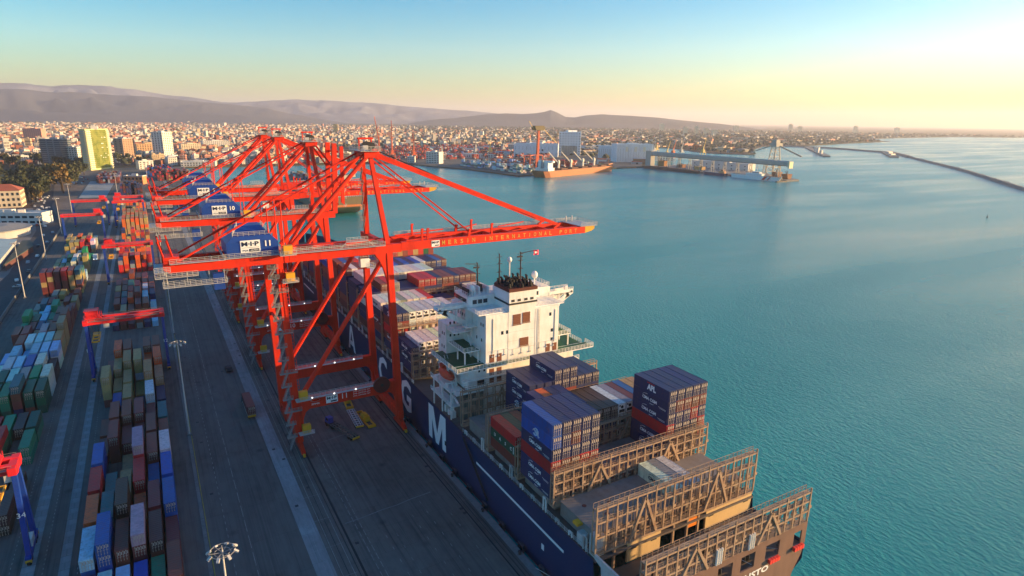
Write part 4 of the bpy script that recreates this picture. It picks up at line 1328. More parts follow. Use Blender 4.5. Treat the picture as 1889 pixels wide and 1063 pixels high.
walkdeck(70.4, WX0 - .65, HA + 2.4, HA + 12.9, 31.7, 'sw', True)
walkdeck(WX1 + .65, 106.4, HA + 2.4, HA + 12.9, 31.7, 'se', True)
walkdeck(69.9, WX0 - .65, HA + 7.6, HA + 12.9, 35.9, 'sw')
walkdeck(72.6, WX0 + 2.4, HA + 5.2, HA + 8.0, 37.9, 'sw')
walkdeck(WX0 - 2, WX0 + 7.2, HA + .4, HA + 8, 42.55, 'sw')
walkdeck(WX1 - 8, WX1 + 2, HA + .4, HA + 8, 42.55, 'se')
for z in (33.6, 36.3, 39.0):
    walkdeck(WX1 + .05, WX1 + 2.6, HA + 4.0, HA + 7.8, z, 'se')
for x in (70.9, 75.0, 101.4, 105.8):
    for y in (HA + 2.8, HA + 7.5):
        m = MB(); m.box(x - .16, x + .16, y - .16, y + .16, 27.9, 31.4); SP(m, "deck_post", WHITE)
# outside stairs on the port side
for (x0, y0, z0), (x1, y1, z1) in (((75.0, HA + 11, 27.9), (75.0, HA + 6.6, 31.7)), ((74.9, HA + 6, 31.7), (74.9, HA + 10.4, 35.9)), ((75.0, HA + 10, 35.9), (75.0, HA + 6.4, 37.9)), ((76.2, HA + 8.4, 37.9), (77.8, HA + 2.2, 42.5)), ((68.2, HA + 4, 20.8), (68.2, HA + 10, 27.9))):
    m = MB(); A, B_ = Vector((x0, y0, z0)), Vector((x1, y1, z1))
    for dx in (-.45, .45):
        m.bar(A + Vector((dx, 0, 0)), B_ + Vector((dx, 0, 0)), .12, .25); m.bar(A + Vector((dx, 0, 1)), B_ + Vector((dx, 0, 1)), .08)
    for i in range(1, 12):
        p = A.lerp(B_, i / 12); m.box(p.x - .45, p.x + .45, p.y - .14, p.y + .14, p.z - .03, p.z)
    SP(m, "outside_stair", WHITE)
# bridge deck with open-framed wings
mb = MB(); mb.box(74.5, 102.2, HA + 8.1, HA + 17, 42.55, 45.6); br = SP(mb, "bridge", WHITE)
m = MB(); m.box(74.45, 102.25, HA + 16.2, HA + 17.06, 43.7, 45.0); m.box(74.44, 74.5, HA + 9, HA + 16, 43.7, 44.9); m.box(102.2, 102.26, HA + 9, HA + 16, 43.7, 44.9)
for k in range(3): m.box(76 + k * 1.7, 77.3 + k * 1.7, HA + 8.03, HA + 8.1, 43.4, 44.6); m.box(93.4 + k * 1.7, 94.7 + k * 1.7, HA + 8.03, HA + 8.1, 43.4, 44.6)
SP(m, "bridge_window", GLASS, br)
for sx, xi, xo in ((-1, 75.0, 65.4), (1, 101.7, 111.1)):
    y0, y1 = HA + 8.3, HA + 11.6
    m = MB()
    xm = xi + (xo - xi) * .42; xq = xi + (xo - xi) * .62
    for yy in (y0, y1 - .3):
        m.prism([(xi, 42.4), (xi, 43.5), (xo, 43.5), (xo, 42.2), (xo - sx * 3.2, 39.9 + .8), (xo - sx * 2.4, 42.0), (xq, 42.3), (xq, 42.4)], 'y', yy, yy + .3)
        m.prism([(xi, 37.2), (xi, 42.4), (xi + sx * 1.2, 42.4), (xi + sx * 1.2, 39.0)], 'y', yy, yy + .3)
        m.bar((xi + sx * .6, yy + .15, 37.6), (xo - sx * 1.6, yy + .15, 42.2), .3, 1.5)
        m.bar((xm, yy + .15, 38.9), (xm, yy + .15, 42.6), .3, 1.2)
    m.box(xi, xo, y0, y1, 42.5, 42.7)
    W = SP(m, "bridge_wing", WHITE)
    r_ = MB(); r_.box(xi, xo, y0 - .02, y0 + .06, 43.5, 43.7); r_.rail((xi, y0, 43.6), (xo, y0, 43.6), .7, 1.5, .08, 2); r_.rail((xi, y1, 43.6), (xo, y1, 43.6), .7, 1.5, .08, 2)
    r_.box(xo - sx * 2.5, xo - sx * 1.5, y0 + .8, y0 + 1.8, 43.3, 44.6)
    SP(r_, "railing", WHITE, W)
    m = MB(); m.tube((xo - sx * .6, y0 - .15, 42.9), (xo - sx * .6, y0, 42.9), .28, n=10); SP(m, "wing_light", DARK, W)
# roof gear
m = MB(); m.rail((74.6, HA + 8.2, 45.6), (102.1, HA + 8.2, 45.6), 1.2, 1.4, .08); m.rail((74.6, HA + 8.2, 45.6), (74.6, HA + 17, 45.6), 1.2, 1.4, .08); m.rail((102.1, HA + 8.2, 45.6), (102.1, HA + 17, 45.6), 1.2, 1.4, .08)
SP(m, "roof_rail", WHITE)
for x, y, h, arm in ((79.5, HA + 12, 8.8, -4), (86.2, HA + 11, 11.0, 0), (94.0, HA + 12, 10.6, 4.6)):
    m = MB(); m.tube((x, y, 45.6), (x, y, 45.6 + h), .28, .16, n=7)
    for z in (3, 5.5, 8, 10): 
        if z < h: m.bar((x - .9, y, 45.6 + z), (x + .9, y, 45.6 + z), .14)
    if arm: m.bar((x, y, 45.6 + h - .4), (x + arm, y - .4, 45.6 + h + .1), .18); m.box(x - 1.2, x + .6, y - .2, y + .2, 45.6 + h - 1.6, 45.6 + h - 1.2)
    for k in range(4): m.bar((x + .35, y, 45.9 + h * k / 4), (x - .35, y, 45.9 + h * (k + 1) / 4), .09)
    SP(m, "mast", DARK)
fl = MB()
vs = []
for i in range(6):
    for j in range(4): vs.append((98.3 + i * .36, HA + 11.6 + .14 * math.sin(i * 1.4), 54.9 + j * .5))
fl.add(vs, [(i * 4 + j, (i + 1) * 4 + j, (i + 1) * 4 + j + 1, i * 4 + j + 1) for i in range(5) for j in range(3)])
flag = tag(part(fl, "flag", plain("flag_red", lin(225, 40, 80), .7)), "small red flag flying from the mast arm above the ship's bridge", "flag")
fe = MB(); fe.tube((98.9, HA + 11.45, 55.7), (98.9, HA + 11.42, 55.7), .36, n=10); fe.box(99.35, 99.55, HA + 11.42, HA + 11.45, 55.6, 55.8); part(fe, "flag_emblem", SIGNWHITE, flag)
for x, y, z, r_ in ((76.6, HA + 9.6, 47.6, .8), (97.4, HA + 9.4, 49.4, .95), (90.2, HA + 12, 54.2, .7)):
    m = MB(); m.sphere((x, y, z), r_, 12, 8, 1.25); dm = SP(m, "satellite_dome", WHITE); m = MB(); m.tube((x, y, 45.6), (x, y, z - r_), .22, n=6); SP(m, "dome_post", WHITE, dm)
for i in range(9):
    q = random.Random(50 + i); m = MB(); x = 75.5 + i * .8; h = q.uniform(1, 2.4)
    m.box(x, x + .4, HA + 9 + q.uniform(0, 4), HA + 9.4 + q.uniform(4, 5), 45.6, 45.6 + h); SP(m, "roof_locker", WHITE if i % 3 else DARK)
# port-side faces: windows
winset(acc, [(AX0, HA + 14.2 + k * 1.3, 33.3) for k in range(2)] + [(AX0, HA + 14.4 + k * 1.5, z) for z in (29.2,) for k in range(2)] + [(AX0, HA + 17.4, 31.6)], '-x', .55, .9)
winset(acc, [(71.2 + k * 1.3, HA + 13, z) for z in (33.0, 37.3 - .6) for k in range(3)], '-y', .5, .8)
winset(casing, [(WX0, HA + 1.6 + k * 1.3, 38.6) for k in range(2)] + [(WX0, HA + 2.5, 34.0), (WX0, HA + 5.5, 34.0)], '-x', .55, .9)
winset(acc, [(74.2, HA + 9.4 + k * 1.5, 39.6) for k in range(4)], '-x', .6, .9)
# lifeboat in its davit on the port side
m = MB()
nseg = 10
rings = []
for i in range(nseg + 1):
    t = i / nseg; w = math.sin(PI * min(1, max(0, t))) ** .45 * 1.55 + .05
    rings.append([(67.9 + w * math.cos(a) * 1.0, 148.2 + t * 9.0, 23.6 + w * math.sin(a) * (1.0 if math.sin(a) > 0 else .85)) for a in [2 * PI * k / 10 for k in range(10)]])
vs = [v for r_ in rings for v in r_]
m.add(vs, [(i * 10 + k, (i + 1) * 10 + k, (i + 1) * 10 + (k + 1) % 10, i * 10 + (k + 1) % 10) for i in range(nseg) for k in range(10)])
m.add([v for v in rings[0]], [tuple(range(10))]); m.add([v for v in rings[-1]], [tuple(range(9, -1, -1))])
lb = SP(m, "lifeboat", ORANGE)
m = MB(); m.box(67.2, 68.6, 154, 156.2, 24.8, 25.8); SP(m, "boat_cabin", ORANGE, lb)
m = MB()
for y in (149.5, 155.8):
    m.bar((69.6, y, 20.8), (68.6, y, 26.6), .4); m.bar((68.6, y, 26.6), (66.6, y, 26.2), .4); m.bar((66.4, y, 20.8), (66.4, y, 22.4), .5); m.bar((66.4, y, 22), (69.6, y, 22), .3)
SP(m, "davit", WHITE)
m = MB(); m.box(66.0, 70, 146, 160, 20.5, 20.8); m.rail((66.0, 146, 20.8), (66.0, 160, 20.8), 1.1, 1.3, .08); m.box(66.1, 66.4, 146, 146.4, 12.5, 20.5); m.box(66.1, 66.4, 152, 152.4, 12.5, 20.5); m.box(66.1, 66.4, 158, 158.4, 12.5, 20.5)
m.box(66, 69, 145.4, 160, 16.4, 16.6); m.rail((66, 145.4, 16.6), (66, 160, 16.6), 1.1, 1.3, .08)
SP(m, "boat_deck", WHITE)
for y, s_ in ((146.5, 1.1), (149, .9), (151, 1.2)):
    m = MB(); m.box(66.8, 66.8 + s_, y, y + s_, 12.5, 12.5 + s_ * 1.8); SP(m, "deck_locker", WHITE)
m = MB(); m.tube((67.6, 147.8, 12.5), (67.6, 147.8, 19.2), .35, n=8); m.bar((67.6, 147.8, 19.0), (66.0, 141, 19.6), .4); SP(m, "provision_crane", WHITE)
# gangway against the hull
m = MB(); m.bar((65.0, 136.0, 12.2), (65.0, 122.0, 1.0), .5, .25); m.rail((64.8, 136, 12.3), (64.8, 122, 1.1), 1.0, 1.5, .06); SP(m, "gangway", DARK)
# foremast and breakwater at the bow
m = MB(); m.tube((SHC, 405, 13), (SHC, 405, 32), .6, .3, n=8); m.bar((SHC - 3, 405, 27), (SHC + 3, 405, 27), .3); SP(m, "foremast", BUFF)
m = MB(); m.prism([(SHC - 17, 366), (SHC, 372), (SHC + 17, 366), (SHC + 17, 367), (SHC, 373), (SHC - 17, 367)], 'z', 12.8, 18); SP(m, "breakwater_plate", BUFF)
for (xa, ya, xb, yb) in ((SHX0 + 6, 66.4, 63.0, 50.0), (SHX0 + 11, 66.4, 63.0, 46.0), (SHX0 + .2, 72, 63, 84.5), (SHX0 + .3, 68.8, 63, 96)):
    m = MB(); A, B_ = Vector((xa, ya, 9.6)), Vector((xb, yb, .5))
    for k in range(6):
        t0, t1 = k / 6, (k + 1) / 6
        sag = lambda t: Vector((0, 0, -3.2 * t * (1 - t)))
        m.tube(A.lerp(B_, t0) + sag(t0), A.lerp(B_, t1) + sag(t1), .07, n=5)
    SP(m, "mooring_line", GALV)

# ------------------------------------------------------------------ cargo on the ship
def colx(i): return SHX0 + .95 + CW / 2 + i * 2.5 - .2
BAYW = {81.7: "stern bay", 96.3: "aft bay beside open hatch", 110.8: "second bay from aft stacks", 125.3: "bay just behind deckhouse"}
def stack(y, i, tiers, cols, zb=HZ, H=2.9, logos=None, reefer=(), bayname=None, L=12.19):
    """tiers listed from the bottom up"""
    z = zb
    n = len(cols)
    for t, c in enumerate(cols):
        top = "top tier" if t == n - 1 else "%s tier down" % ORD[n - 1 - t]
        add_box(colx(i), y, z, c, "%s, %s row from quay, %s" % (top, ORD[i], bayname), L=L, H=H, logo=(logos or {}).get(t), reefer=(t in reefer))
        z += H + .012
N, RB, W_, RD, GY, OG, DG, TN, BL, MR = "navy blue", "rust brown", "white", "red", "grey", "orange", "dark green", "tan", "blue", "maroon"
q = random.Random(4)
b = BAYW[81.7]
for i in (9, 10, 11): stack(81.9, i, 1, [W_ if i != 10 else GY], bayname=b, logos={0: "cma"})
b = BAYW[96.3]
for i in range(5):
    if i == 0: stack(96.3, 0, 6, [N, N, RD, N, BL, BL][0:6], zb=HZ - .4, bayname=b, logos={0: "cma", 1: "cma", 3: "cma", 4: "emblem"})
    else: stack(96.3, i, 6, [q.choice([N, N, RB]), RB, RD if i in (3, 4) else RB, N, q.choice([N, N, RB]), N], zb=HZ - .4, bayname=b)
for i in range(13, 18):
    if i == 13: stack(96.3, i, 6, [N, N, RD, N, N, N], bayname=b, logos={0: "cma", 1: "cma", 3: "cma", 4: "cma", 5: "apl"})
    else: stack(96.3, i, 6, [N, RB, RD if i == 17 else N, RD if i == 16 else N, RB, N], bayname=b)
b = BAYW[110.8]
stack(110.8, 0, 3, [RB, DG, RD][:2] + [RD], zb=16.0, H=2.59, bayname=b, logos={1: "uasc"})
stack(110.8, 1, 3, [RB, N, DG], zb=16.0, H=2.59, bayname=b)
stack(110.8, 2, 3, [N, N, RB], zb=16.0, H=2.59, bayname=b)
for i in range(4, 8): stack(110.8, i, 4, [N, N, N, OG if i == 5 else N], bayname=b, logos={3: "cma"} if i == 4 else None)
for i in range(8, 12): stack(110.8, i, 3, [N, N, "dark brown" if i > 8 else N], bayname=b)
for i in (12, 13): stack(110.8, i, 3, [W_, W_, W_ if i == 12 else GY], bayname=b, reefer=(0, 1, 2))
for i, c in zip(range(14, 18), (MR, BL, TN, TN)): stack(110.8, i, 3, [N, RB, c], bayname=b)
b = BAYW[125.3]
for i in range(5, 8): stack(125.3, i, 4, [N, N, N, N], bayname=b, logos={1: "emblem", 2: "cma", 3: "cma"} if i == 5 else None)
for i in range(8, 11): stack(125.3, i, 5, [N, N, RB, N, N], bayname=b, logos={4: "cma"} if i == 8 else None)
for i in range(11, 14): stack(125.3, i, 4, [RB, RD if i == 12 else RB, N, N], bayname=b)
FN = ["first bay ahead of deckhouse", "second bay ahead of deckhouse", "third bay ahead of deckhouse", "fourth bay ahead of deckhouse", "fifth bay ahead of deckhouse", "sixth bay ahead of deckhouse",
      "seventh bay ahead of deckhouse", "eighth bay ahead of deckhouse", "ninth bay ahead of deckhouse", "tenth bay ahead of deckhouse", "eleventh bay ahead of deckhouse"]
mix = [N, N, RB, RB, GY, W_, MR, RD, BL]
for k, y in enumerate(FWD[:11]):
    b = FN[k]
    for i in range(18):
        if y > 325 and (i < 2 or i > 15): continue
        base = [q.choice([N, N, RB, MR]) for _ in range(6)]
        logos = {}
        reefer = ()
        H = 2.9
        if k == 0:
            if i == 0: cs = [N, N, N]; logos = {1: "cma", 2: "cma"}; stack(y, i, 3, cs, zb=15.2, bayname=b, logos=logos); continue
            cs = [W_, W_, W_]; reefer = (0, 1, 2)
        elif k == 1:
            if i < 2: cs = [N, RB, RD, RB, N]; logos = {4: "emblem", 1: "cma"} if i == 0 else {}
            elif i < 9: cs = [W_] * 5; reefer = (1, 2, 3, 4)
            else: cs = [W_, RB, W_, GY][:4 if i < 12 else 3]; reefer = (0, 1, 2, 3)
        elif k == 2:
            if i == 0: cs = base[:4] + [W_]; logos = {4: "cma", 2: "cma"}
            elif i < 7: cs = base[:4] + [W_ if i not in (3,) else GY]
            elif i == 7: cs = base[:4] + [RD]
            elif i < 14: cs = base[:3] + [N if i < 12 else "dark brown"]
            elif i == 14: cs = base[:3] + [RB]
            else: cs = base[:4] + [W_]; reefer = (4,)
        elif k == 3:
            if i < 2: cs = base[:3] + [W_, N] ; logos = {4: "cma"} if i == 0 else {}
            elif i < 5: cs = base[:4] + [GY, (RB, RD, GY)[i - 2]]
            elif i < 8: cs = base[:4] + [N]
            else: cs = base[:5] + [(RD, RD, RD, N, RB, RB, N, MR, RB, MR)[i - 8]]
        elif k == 4:
            if i < 1: cs = base[:2] + [N, N, N]; logos = {2: "cma"}
            elif i < 8: cs = base[:5] + [W_]
            elif i < 13: cs = base[:5] + [W_]
            else: cs = base[:4] + [N]
        else:
            n = {5: 6, 6: 6, 7: 5, 8: 5, 9: 5, 10: 4}[k]
            if k == 6 and 9 < i: cs = base[:6] + [(RD, TN, RB, RD, TN, RD, DG, RB)[i - 10]]
            else: cs = base[:n - 1] + [q.choice(mix)]
        stack(y, i, len(cs), cs, bayname=b, logos=logos, reefer=reefer)

# ------------------------------------------------------------------ container yard
q = random.Random(21)
YX = [-19.6, -16.6, -13.5, -10.35, -7.25, -4.2]
LX = [-53.2, -50.2, -47.2, -44.1, -41.0, -38.0]
def yard_stack(x, y, cols, where, H=2.6, L=12.19):
    z = 0.03
    n = len(cols)
    for t, c in enumerate(cols):
        top = "top tier" if t == n - 1 else "%s tier down" % ORD[n - 1 - t]
        add_box(x, y, z, c, "%s, %s" % (top, where), L=L, H=H); z += H + .015
PB, TL, GN, PG, DB, MR_ = "pale blue", "teal", "green", "pink grey", "dark brown", "maroon"
# central block: near end of each bay, then the six columns from left to right (bottom tier first)
CENT = [
    (106.6, [[BL], [PB, PB], [N], [RB, BL], [GN], [RB, RB]]),
    (120.4, [[BL, N], [PB, PB], [N, PB], [N, BL], [BL, GN], [RB, RB, RB]]),
    (134.2, [[BL, BL, PB], [N, BL, BL, BL], [RB, RB, RB], [RB, MR, RB, PG], [RB, RB, DB], [MR, MR]]),
    (148.0, [[DB, OG, OG], [N, N, TL], [OG, RB, DB, DB], [OG, OG], [MR, MR, MR], [BL, BL, BL]]),
    (161.8, [[MR, RD, RD], [TL, TL], [RB, TN], [RD, RD, RD], [BL, BL], [BL, BL, BL]]),
    (175.6, [[N, BL, BL], [], [TN], [RD, RD, RD, PG], [RB, RB, RB], [TL, W_, W_]]),
    (189.4, [[MR], [RB, RB, RB], [MR, MR], [MR, MR], [RB, RB, RB], [RB, RB]]),
    (203.2, [[RB], [RB, RB, RB], [RB, RB, RB], [RB, RB, RB], [MR, MR], [TL, TL]]),
    (217.0, [[], [BL, BL], [TN, TN, TN], [N], [N, PB, W_], [N, N]]),
    (230.8, [[RB, TN, TN, TN], [TN, TN], [TN, TN, TN], [TN], [RB, TN, TN, TN], [RB, TN, TN]]),
    (244.6, [[MR, MR], [RB, TN, TN], [RB, TN, TN, TN], [TN, W_, TN, TN], [OG, OG, OG], [N, DB, OG, OG]]),
    (258.4, [[RB], [RB, OG, OG, OG], [RB, RB, RB, RB], [DB], [MR, RB, OG, RB], [RB, RB, RB, RB]]),
    (318.0, [[N], [RB, RB], [MR], [GY, RB], [N], [PB]]),
    (331.8, [[TN], [N, TN], [RB, RB], [RB, OG, RB], [RB, RB, RB], [PB, PB]]),
    (345.6, [[RB, RB], [TN, N], [RB, OG, OG], [RB, RB, RB, RB], [N, PB, PB], [PB]]),
    (359.4, [[MR, MR], [TL, TL], [RB, RB, RD], [OG, RB, OG, RD], [N], [N, N]]),
    (373.2, [[TN, TN], [TN, RB], [TL, TL, TL], [RB, MR], [TN, W_], [MR, MR]]),
    (387.0, [[RB, RB], [MR, MR], [RB, RB], [N], [RB, RB], [RB, RB]]),
    (400.8, [[MR], [MR, MR], [RB, RB, RB], [DB, DB], [MR, MR], [N]]),
]
for k, (y, cols) in enumerate(CENT):
    for i, cs in enumerate(cols):
        yard_stack(YX[i], y, cs, "%s column, %s bay from camera, central yard block" % (ORD[i], ORD[k]))
# further bays of the same lanes
y = 440.0; k = 0
while y < 640:
    for i in range(6):
        pal = [RD, OG, GY, RD] if y < 470 else ([TN, TN, OG] if y > 560 else [RB, OG, RD, TN, N])
        n = q.choice([2, 3, 3, 4]) if y < 560 else 5
        yard_stack(YX[i], y, [q.choice(pal) for _ in range(n)], "%s column, %s bay of the far central block" % (ORD[i], ORD[k]))
    y += 13.8; k += 1
    if 480 < y < 560: y += 25
LEFT = [
    (165.0, [[], [], [DB], [DB], [DB, DB], [DB, DB]]),
    (178.8, [[], [], [], [MR], [DB], [DB]]),
    (200.0, [[], [GN], [GN, DG, RD], [DG, DG, RD], [DB], [GN, GN]]),
    (213.8, [[DG], [RD, GN], [DG, RD], [GN, GN], [DB, DB], [GN, DG]]),
    (236.0, [[DG, DG], [DG, DG, DG], [DG, GN, GN], [N, RB, RB, TL], [RB, DG, DG], [DG, DG, DG]]),
    (249.8, [[GN, GN, PB], [W_, DG, DG], [PB, PB, PB], [GY, PB, GY], [DG, DG, GN], [W_, W_, W_]]),
    (263.6, [[W_, W_], [GY, W_, W_], [RB, GY, PB], [GY, BL, BL], [GY, GY, W_], [DB, DB]]),
    (277.4, [[GY, PB], [W_, GY, PB], [PB, PB], [W_, W_, PB], [GY, PB, PB], [W_, W_, PB]]),
    (291.2, [[GY], [TN, RB, RB], [PB, PB, W_], [PB, GY, PB], [W_, PB, PB], [TN, TN, TN]]),
    (305.0, [[RB, RB, RB], [TN, RB, RB], [TN, TN], [RB, PG, PG], [MR, MR, RB], [TN, TN, TN, TN]]),
    (318.8, [[GN, GN], [MR, MR], [N, N], [RB, RB], [MR, MR, MR], [RB, MR, RB, RB]]),
    (332.6, [[GN, GN, GN], [GN, DG], [PB, PB], [GN, GN], [RB, RB, RB], [RB, RB, MR]]),
    (346.4, [[GN], [PB], [PB, PB], [DG, GN, GN], [RB], [RB, RB]]),
    (362.0, [[GY], [TL, TL], [RB, MR], [TN], [RB, RB], [TN, TN]]),
    (378.0, [[MR], [], [GY, GY], [RB, TN], [N], [MR, RB]]),
    (398.0, [[RB, MR, TN, MR, MR], [MR, MR, MR, TN, MR], [MR, MR, MR, MR, MR], [TN, RB, RB, RD, RD], [RB, TN, TN, TN, RB], [TN, RB, N, TN, TL]]),
    (411.8, [[MR, MR, MR], [TN, TN, TN], [TN, TN], [TN, TN, TN], [MR, MR, MR], [TN, TN, TN, TL]]),
    (425.6, [[RB], [TN, TN, W_], [N, N], [RB, RB, MR], [TL, TL], [PB, PB]]),
    (450.0, [[GY, TN], [DG, DG], [GN, TN], [TN, TN, W_], [PB, GY], [TN, TN, TN, TN]]),
    (463.8, [[TN, TN], [PB, PB], [DG, DG, DG], [TN, W_, W_], [GY], [GN, GN, GN]]),
    (490.0, [[TN], [GY, GY], [TN, TN, TN], [TN, W_], [GN, GN, GN], [GN]]),
    (520.0, [[TN, TN], [TN, TN, TN], [RB, RB, TN], [TN, RD, RD], [RD, RD], [TN, GY, W_]]),
    (533.8, [[TN, TN, TN], [TN, RB, TN], [OG, OG], [TN, TN, TN], [OG, RD, RD], [GY, GY]]),
    (547.6, [[TN, TN, TN], [TN, TN], [TN, TN, OG], [OG, OG], [TN, TN, TN], [W_, W_]]),
]
for k, (y, cols) in enumerate(LEFT):
    for i, cs in enumerate(cols):
        yard_stack(LX[i], y, cs, "%s column, %s bay from camera, left yard block" % (ORD[i], ORD[k]))
# one on a trailer out on the open lane
add_box(20.4, 199.8, 1.32, RB, "alone on a trailer out on the open quay lane")
# distant stacks along the far edge of the port
for (x0, x1, y0, y1, cols, n0, n1) in ((-27, -6, 886, 940, [N, MR, DB, N], 4, 5), (18, 58, 760, 830, [RB, N, TN], 3, 4), (16, 60, 1064, 1130, [MR, RB, RD, RB, TN], 3, 5), (-22, -4, 700, 760, [TN, OG, TN], 2, 4), (2, 40, 1150, 1230, [RD, RB, N, BL], 3, 5), (-60, -32, 1050, 1180, [RB, MR, GY], 2, 3)):
    x = x0
    while x < x1:
        y = y0
        while y < y1 - 12:
            if q.random() < .85: yard_stack(x, y, [q.choice(cols) for _ in range(q.randint(n0, n1))], "far end of the port")
            y += 13
        x += 2.9
# stacks on the far quay across the basin
for row in range(9):
    t = 0.0
    ax, ay, bx, by = 566, 1190, 584, 985
    while t < 1:
        px_, py_ = ax + (bx - ax) * t + row * 24 + 8, ay + (by - ay) * t + row * 6
        if in_land(px_ - 6, py_ - 4) and in_land(px_ - 6, py_ + 14) and not (635 < px_ < 760 and py_ < 1075) and q.random() < .85:
            pal = [GY, PB, W_, TL] if row < 2 else ([MR, RB, N, GY, RB, PB] if row < 6 else [RD, RB, OG, W_, MR])
            for kx in range(q.choice([2, 4, 5])):
                yard_stack(px_ + kx * 2.7, py_, [q.choice(pal) for _ in range(q.randint(2, 5))], "far quay across the basin")
        t += .066
for row in range(26):
    for kk in range(13):
        px_, py_ = 500 + kk * 34 + q.uniform(-4, 4) + row * 6, 1400 + row * 24
        if in_land(px_, py_) and q.random() < .6:
            for kx in range(q.choice([3, 5, 7])):
                yard_stack(px_ + kx * 2.7, py_, [q.choice([RD, RD, RB, OG, W_, RB, N]) for _ in range(q.randint(2, 4))], "red and white yard across the basin")

# ------------------------------------------------------------------ yard gantry cranes on rubber tyres
def yard_crane(y, x0, x1, label, trolley, num="", wheelbase=8.0, spread_z=15.0):
    T = thing("yard_crane", label, "yard crane", ((x0 + x1) / 2, y, 0), "yard gantry cranes straddling the stacks")
    P = lambda mb, n, m, par=None: part(mb, n, m, par or T)
    ys = (y - wheelbase / 2 + 2.2, y + wheelbase / 2 - 2.2)
    Z0, Z1 = 20.6, 22.6
    for yy in ys:
        mb = MB(); mb.box(x0 - .8, x1 + .8, yy - .65, yy + .65, Z0, Z1)
        g = P(mb, "girder", RTGRED)
        w = MB(); s = -1 if yy == ys[0] else 1
        w.box(x0, x1, yy + s * .65, yy + s * 1.4, Z1 - .7, Z1 - .62); w.rail((x0, yy + s * 1.38, Z1 - .65), (x1, yy + s * 1.38, Z1 - .65), 1.0, 3.0, .05, 2)
        P(w, "walkway", STAIR, g)
    for x in (x0, x1):
        mb = MB(); mb.box(x - .75, x + .75, y - wheelbase / 2 + .4, y + wheelbase / 2 - .4, Z0 + .2, Z1 - .1); P(mb, "end_beam", RTGRED)
        for yy, yb in ((ys[0], y - wheelbase / 2), (ys[1], y + wheelbase / 2)):
            mb = MB(); mb.bar((x, yb, 1.9), (x, yy, Z0), 1.35, .95, 1.2, .9, up=(1, 0, 0)); lg = P(mb, "leg", RTGBLUE)
            mb = MB()
            for z in np.arange(3, Z0 - 1, .9): mb.bar((x - .3, yb + (yy - yb) * (z - 2) / 18 - .75, z), (x + .3, yb + (yy - yb) * (z - 2) / 18 - .75, z), .06)
            if yy == ys[0] and x == x1: P(mb, "ladder", RTGBLUE, lg)
        mb = MB(); mb.box(x - .55, x + .55, y - wheelbase / 2 - 1.6, y + wheelbase / 2 + 1.6, 1.3, 2.2); sb = P(mb, "sill_beam", RTGBLUE)
        for k, wy in enumerate((y - wheelbase / 2 - 1.0, y - wheelbase / 2 + .8, y + wheelbase / 2 - .8, y + wheelbase / 2 + 1.0)):
            mb = MB(); mb.tube((x - .35, wy, .8), (x + .35, wy, .8), .8, n=12); P(mb, "tyre", BLACK, sb)
        mb = MB(); mb.box(x - .5, x + .5, y - 1.6, y + 1.6, 2.2, 4.0); P(mb, "power_cabinet", RTGBLUE if x == x0 else GALV)
        for yb in (y - wheelbase / 2 - 1.6, y + wheelbase / 2 + 1.6):
            mb = MB(); mb.box(x - .6, x + .6, yb - .12, yb + .12, .8, 1.5); P(mb, "bumper", YELLOW, sb)
    if num:
        text(num, "crane_number", 1, (x0 - .1, y - wheelbase / 2 + .6, 11.5), '-y', SIGNWHITE, T, high=1.2)
        text(num, "crane_number", 1, (x1 + .1, y - wheelbase / 2 + .1, 11.5), '-y', SIGNWHITE, T, high=1.2)
    # trolley with its house, cab and hanging spreader
    tx = trolley
    mb = MB(); mb.box(tx - 2.6, tx + 2.6, ys[0] - .6, ys[1] + .6, Z1 + .1, Z1 + .7); t_ = P(mb, "trolley", RTGRED)
    mb = MB(); mb.box(tx - 2.2, tx + 1.6, ys[0] - .2, ys[1] + .2, Z1 + .7, Z1 + 2.9); mb.box(tx - 2.5, tx + 1.9, ys[0] - .5, ys[1] + .5, Z1 + 2.9, Z1 + 3.1); P(mb, "trolley_house", RTGRED, t_)
    mb = MB(); mb.rail((tx - 2.6, ys[0] - .6, Z1 + .7), (tx + 2.6, ys[0] - .6, Z1 + .7), 1.0, 1.7, .06, 2); mb.rail((tx + 2.6, ys[0] - .6, Z1 + .7), (tx + 2.6, ys[1] + .6, Z1 + .7), 1.0, 1.7, .06, 2); mb.bar((tx + 2, ys[0], Z1 + .7), (tx + 2.4, ys[0], Z1 + 2.9), .3)
    P(mb, "trolley_rail", RTGRED, t_)
    mb = MB(); mb.box(tx + 2.8, tx + 4.6, ys[0] - .3, ys[0] + 1.5, Z0 - 1.8, Z0 + .3); P(mb, "operator_cab", GALV, t_)
    S_ = MB(); z = spread_z
    for dx in (-1.05, 1.05): S_.box(tx + dx - .18, tx + dx + .18, y - 6.0, y + 6.0, z, z + .4)
    for dy in (-6.0, -2.2, 2.2, 5.7): S_.box(tx - 1.2, tx + 1.2, y + dy, y + dy + .35, z - .05, z + .45)
    S_.box(tx - .9, tx + .9, y - 1.6, y + 1.6, z + .9, z + 1.5)
    for dx in (-.7, .7):
        for dy in (-1.3, 1.3): S_.bar((tx + dx, y + dy, z + .4), (tx + dx, y + dy, z + .9), .2)
    P(S_, "spreader", YELLOW)
    R_ = MB()
    for dx in (-.8, .8):
        for dy in (-1.4, 1.4): R_.tube((tx + dx, y + dy, z + 1.5), (tx + dx * 1.6, y + dy * 1.2, Z1), .04, n=4)
    P(R_, "hoist_ropes", DARK)
    return T
yard_crane(262.5, -25.1, -0.9, "red and blue yard crane over the tan and brown containers, fourth from the far end", -22.6, "12")
yard_crane(155.5, -55.6, -31.6, "red and blue yard crane cut off at the lower left corner, yellow spreader hanging", -36.2, "34", spread_z=14.0)
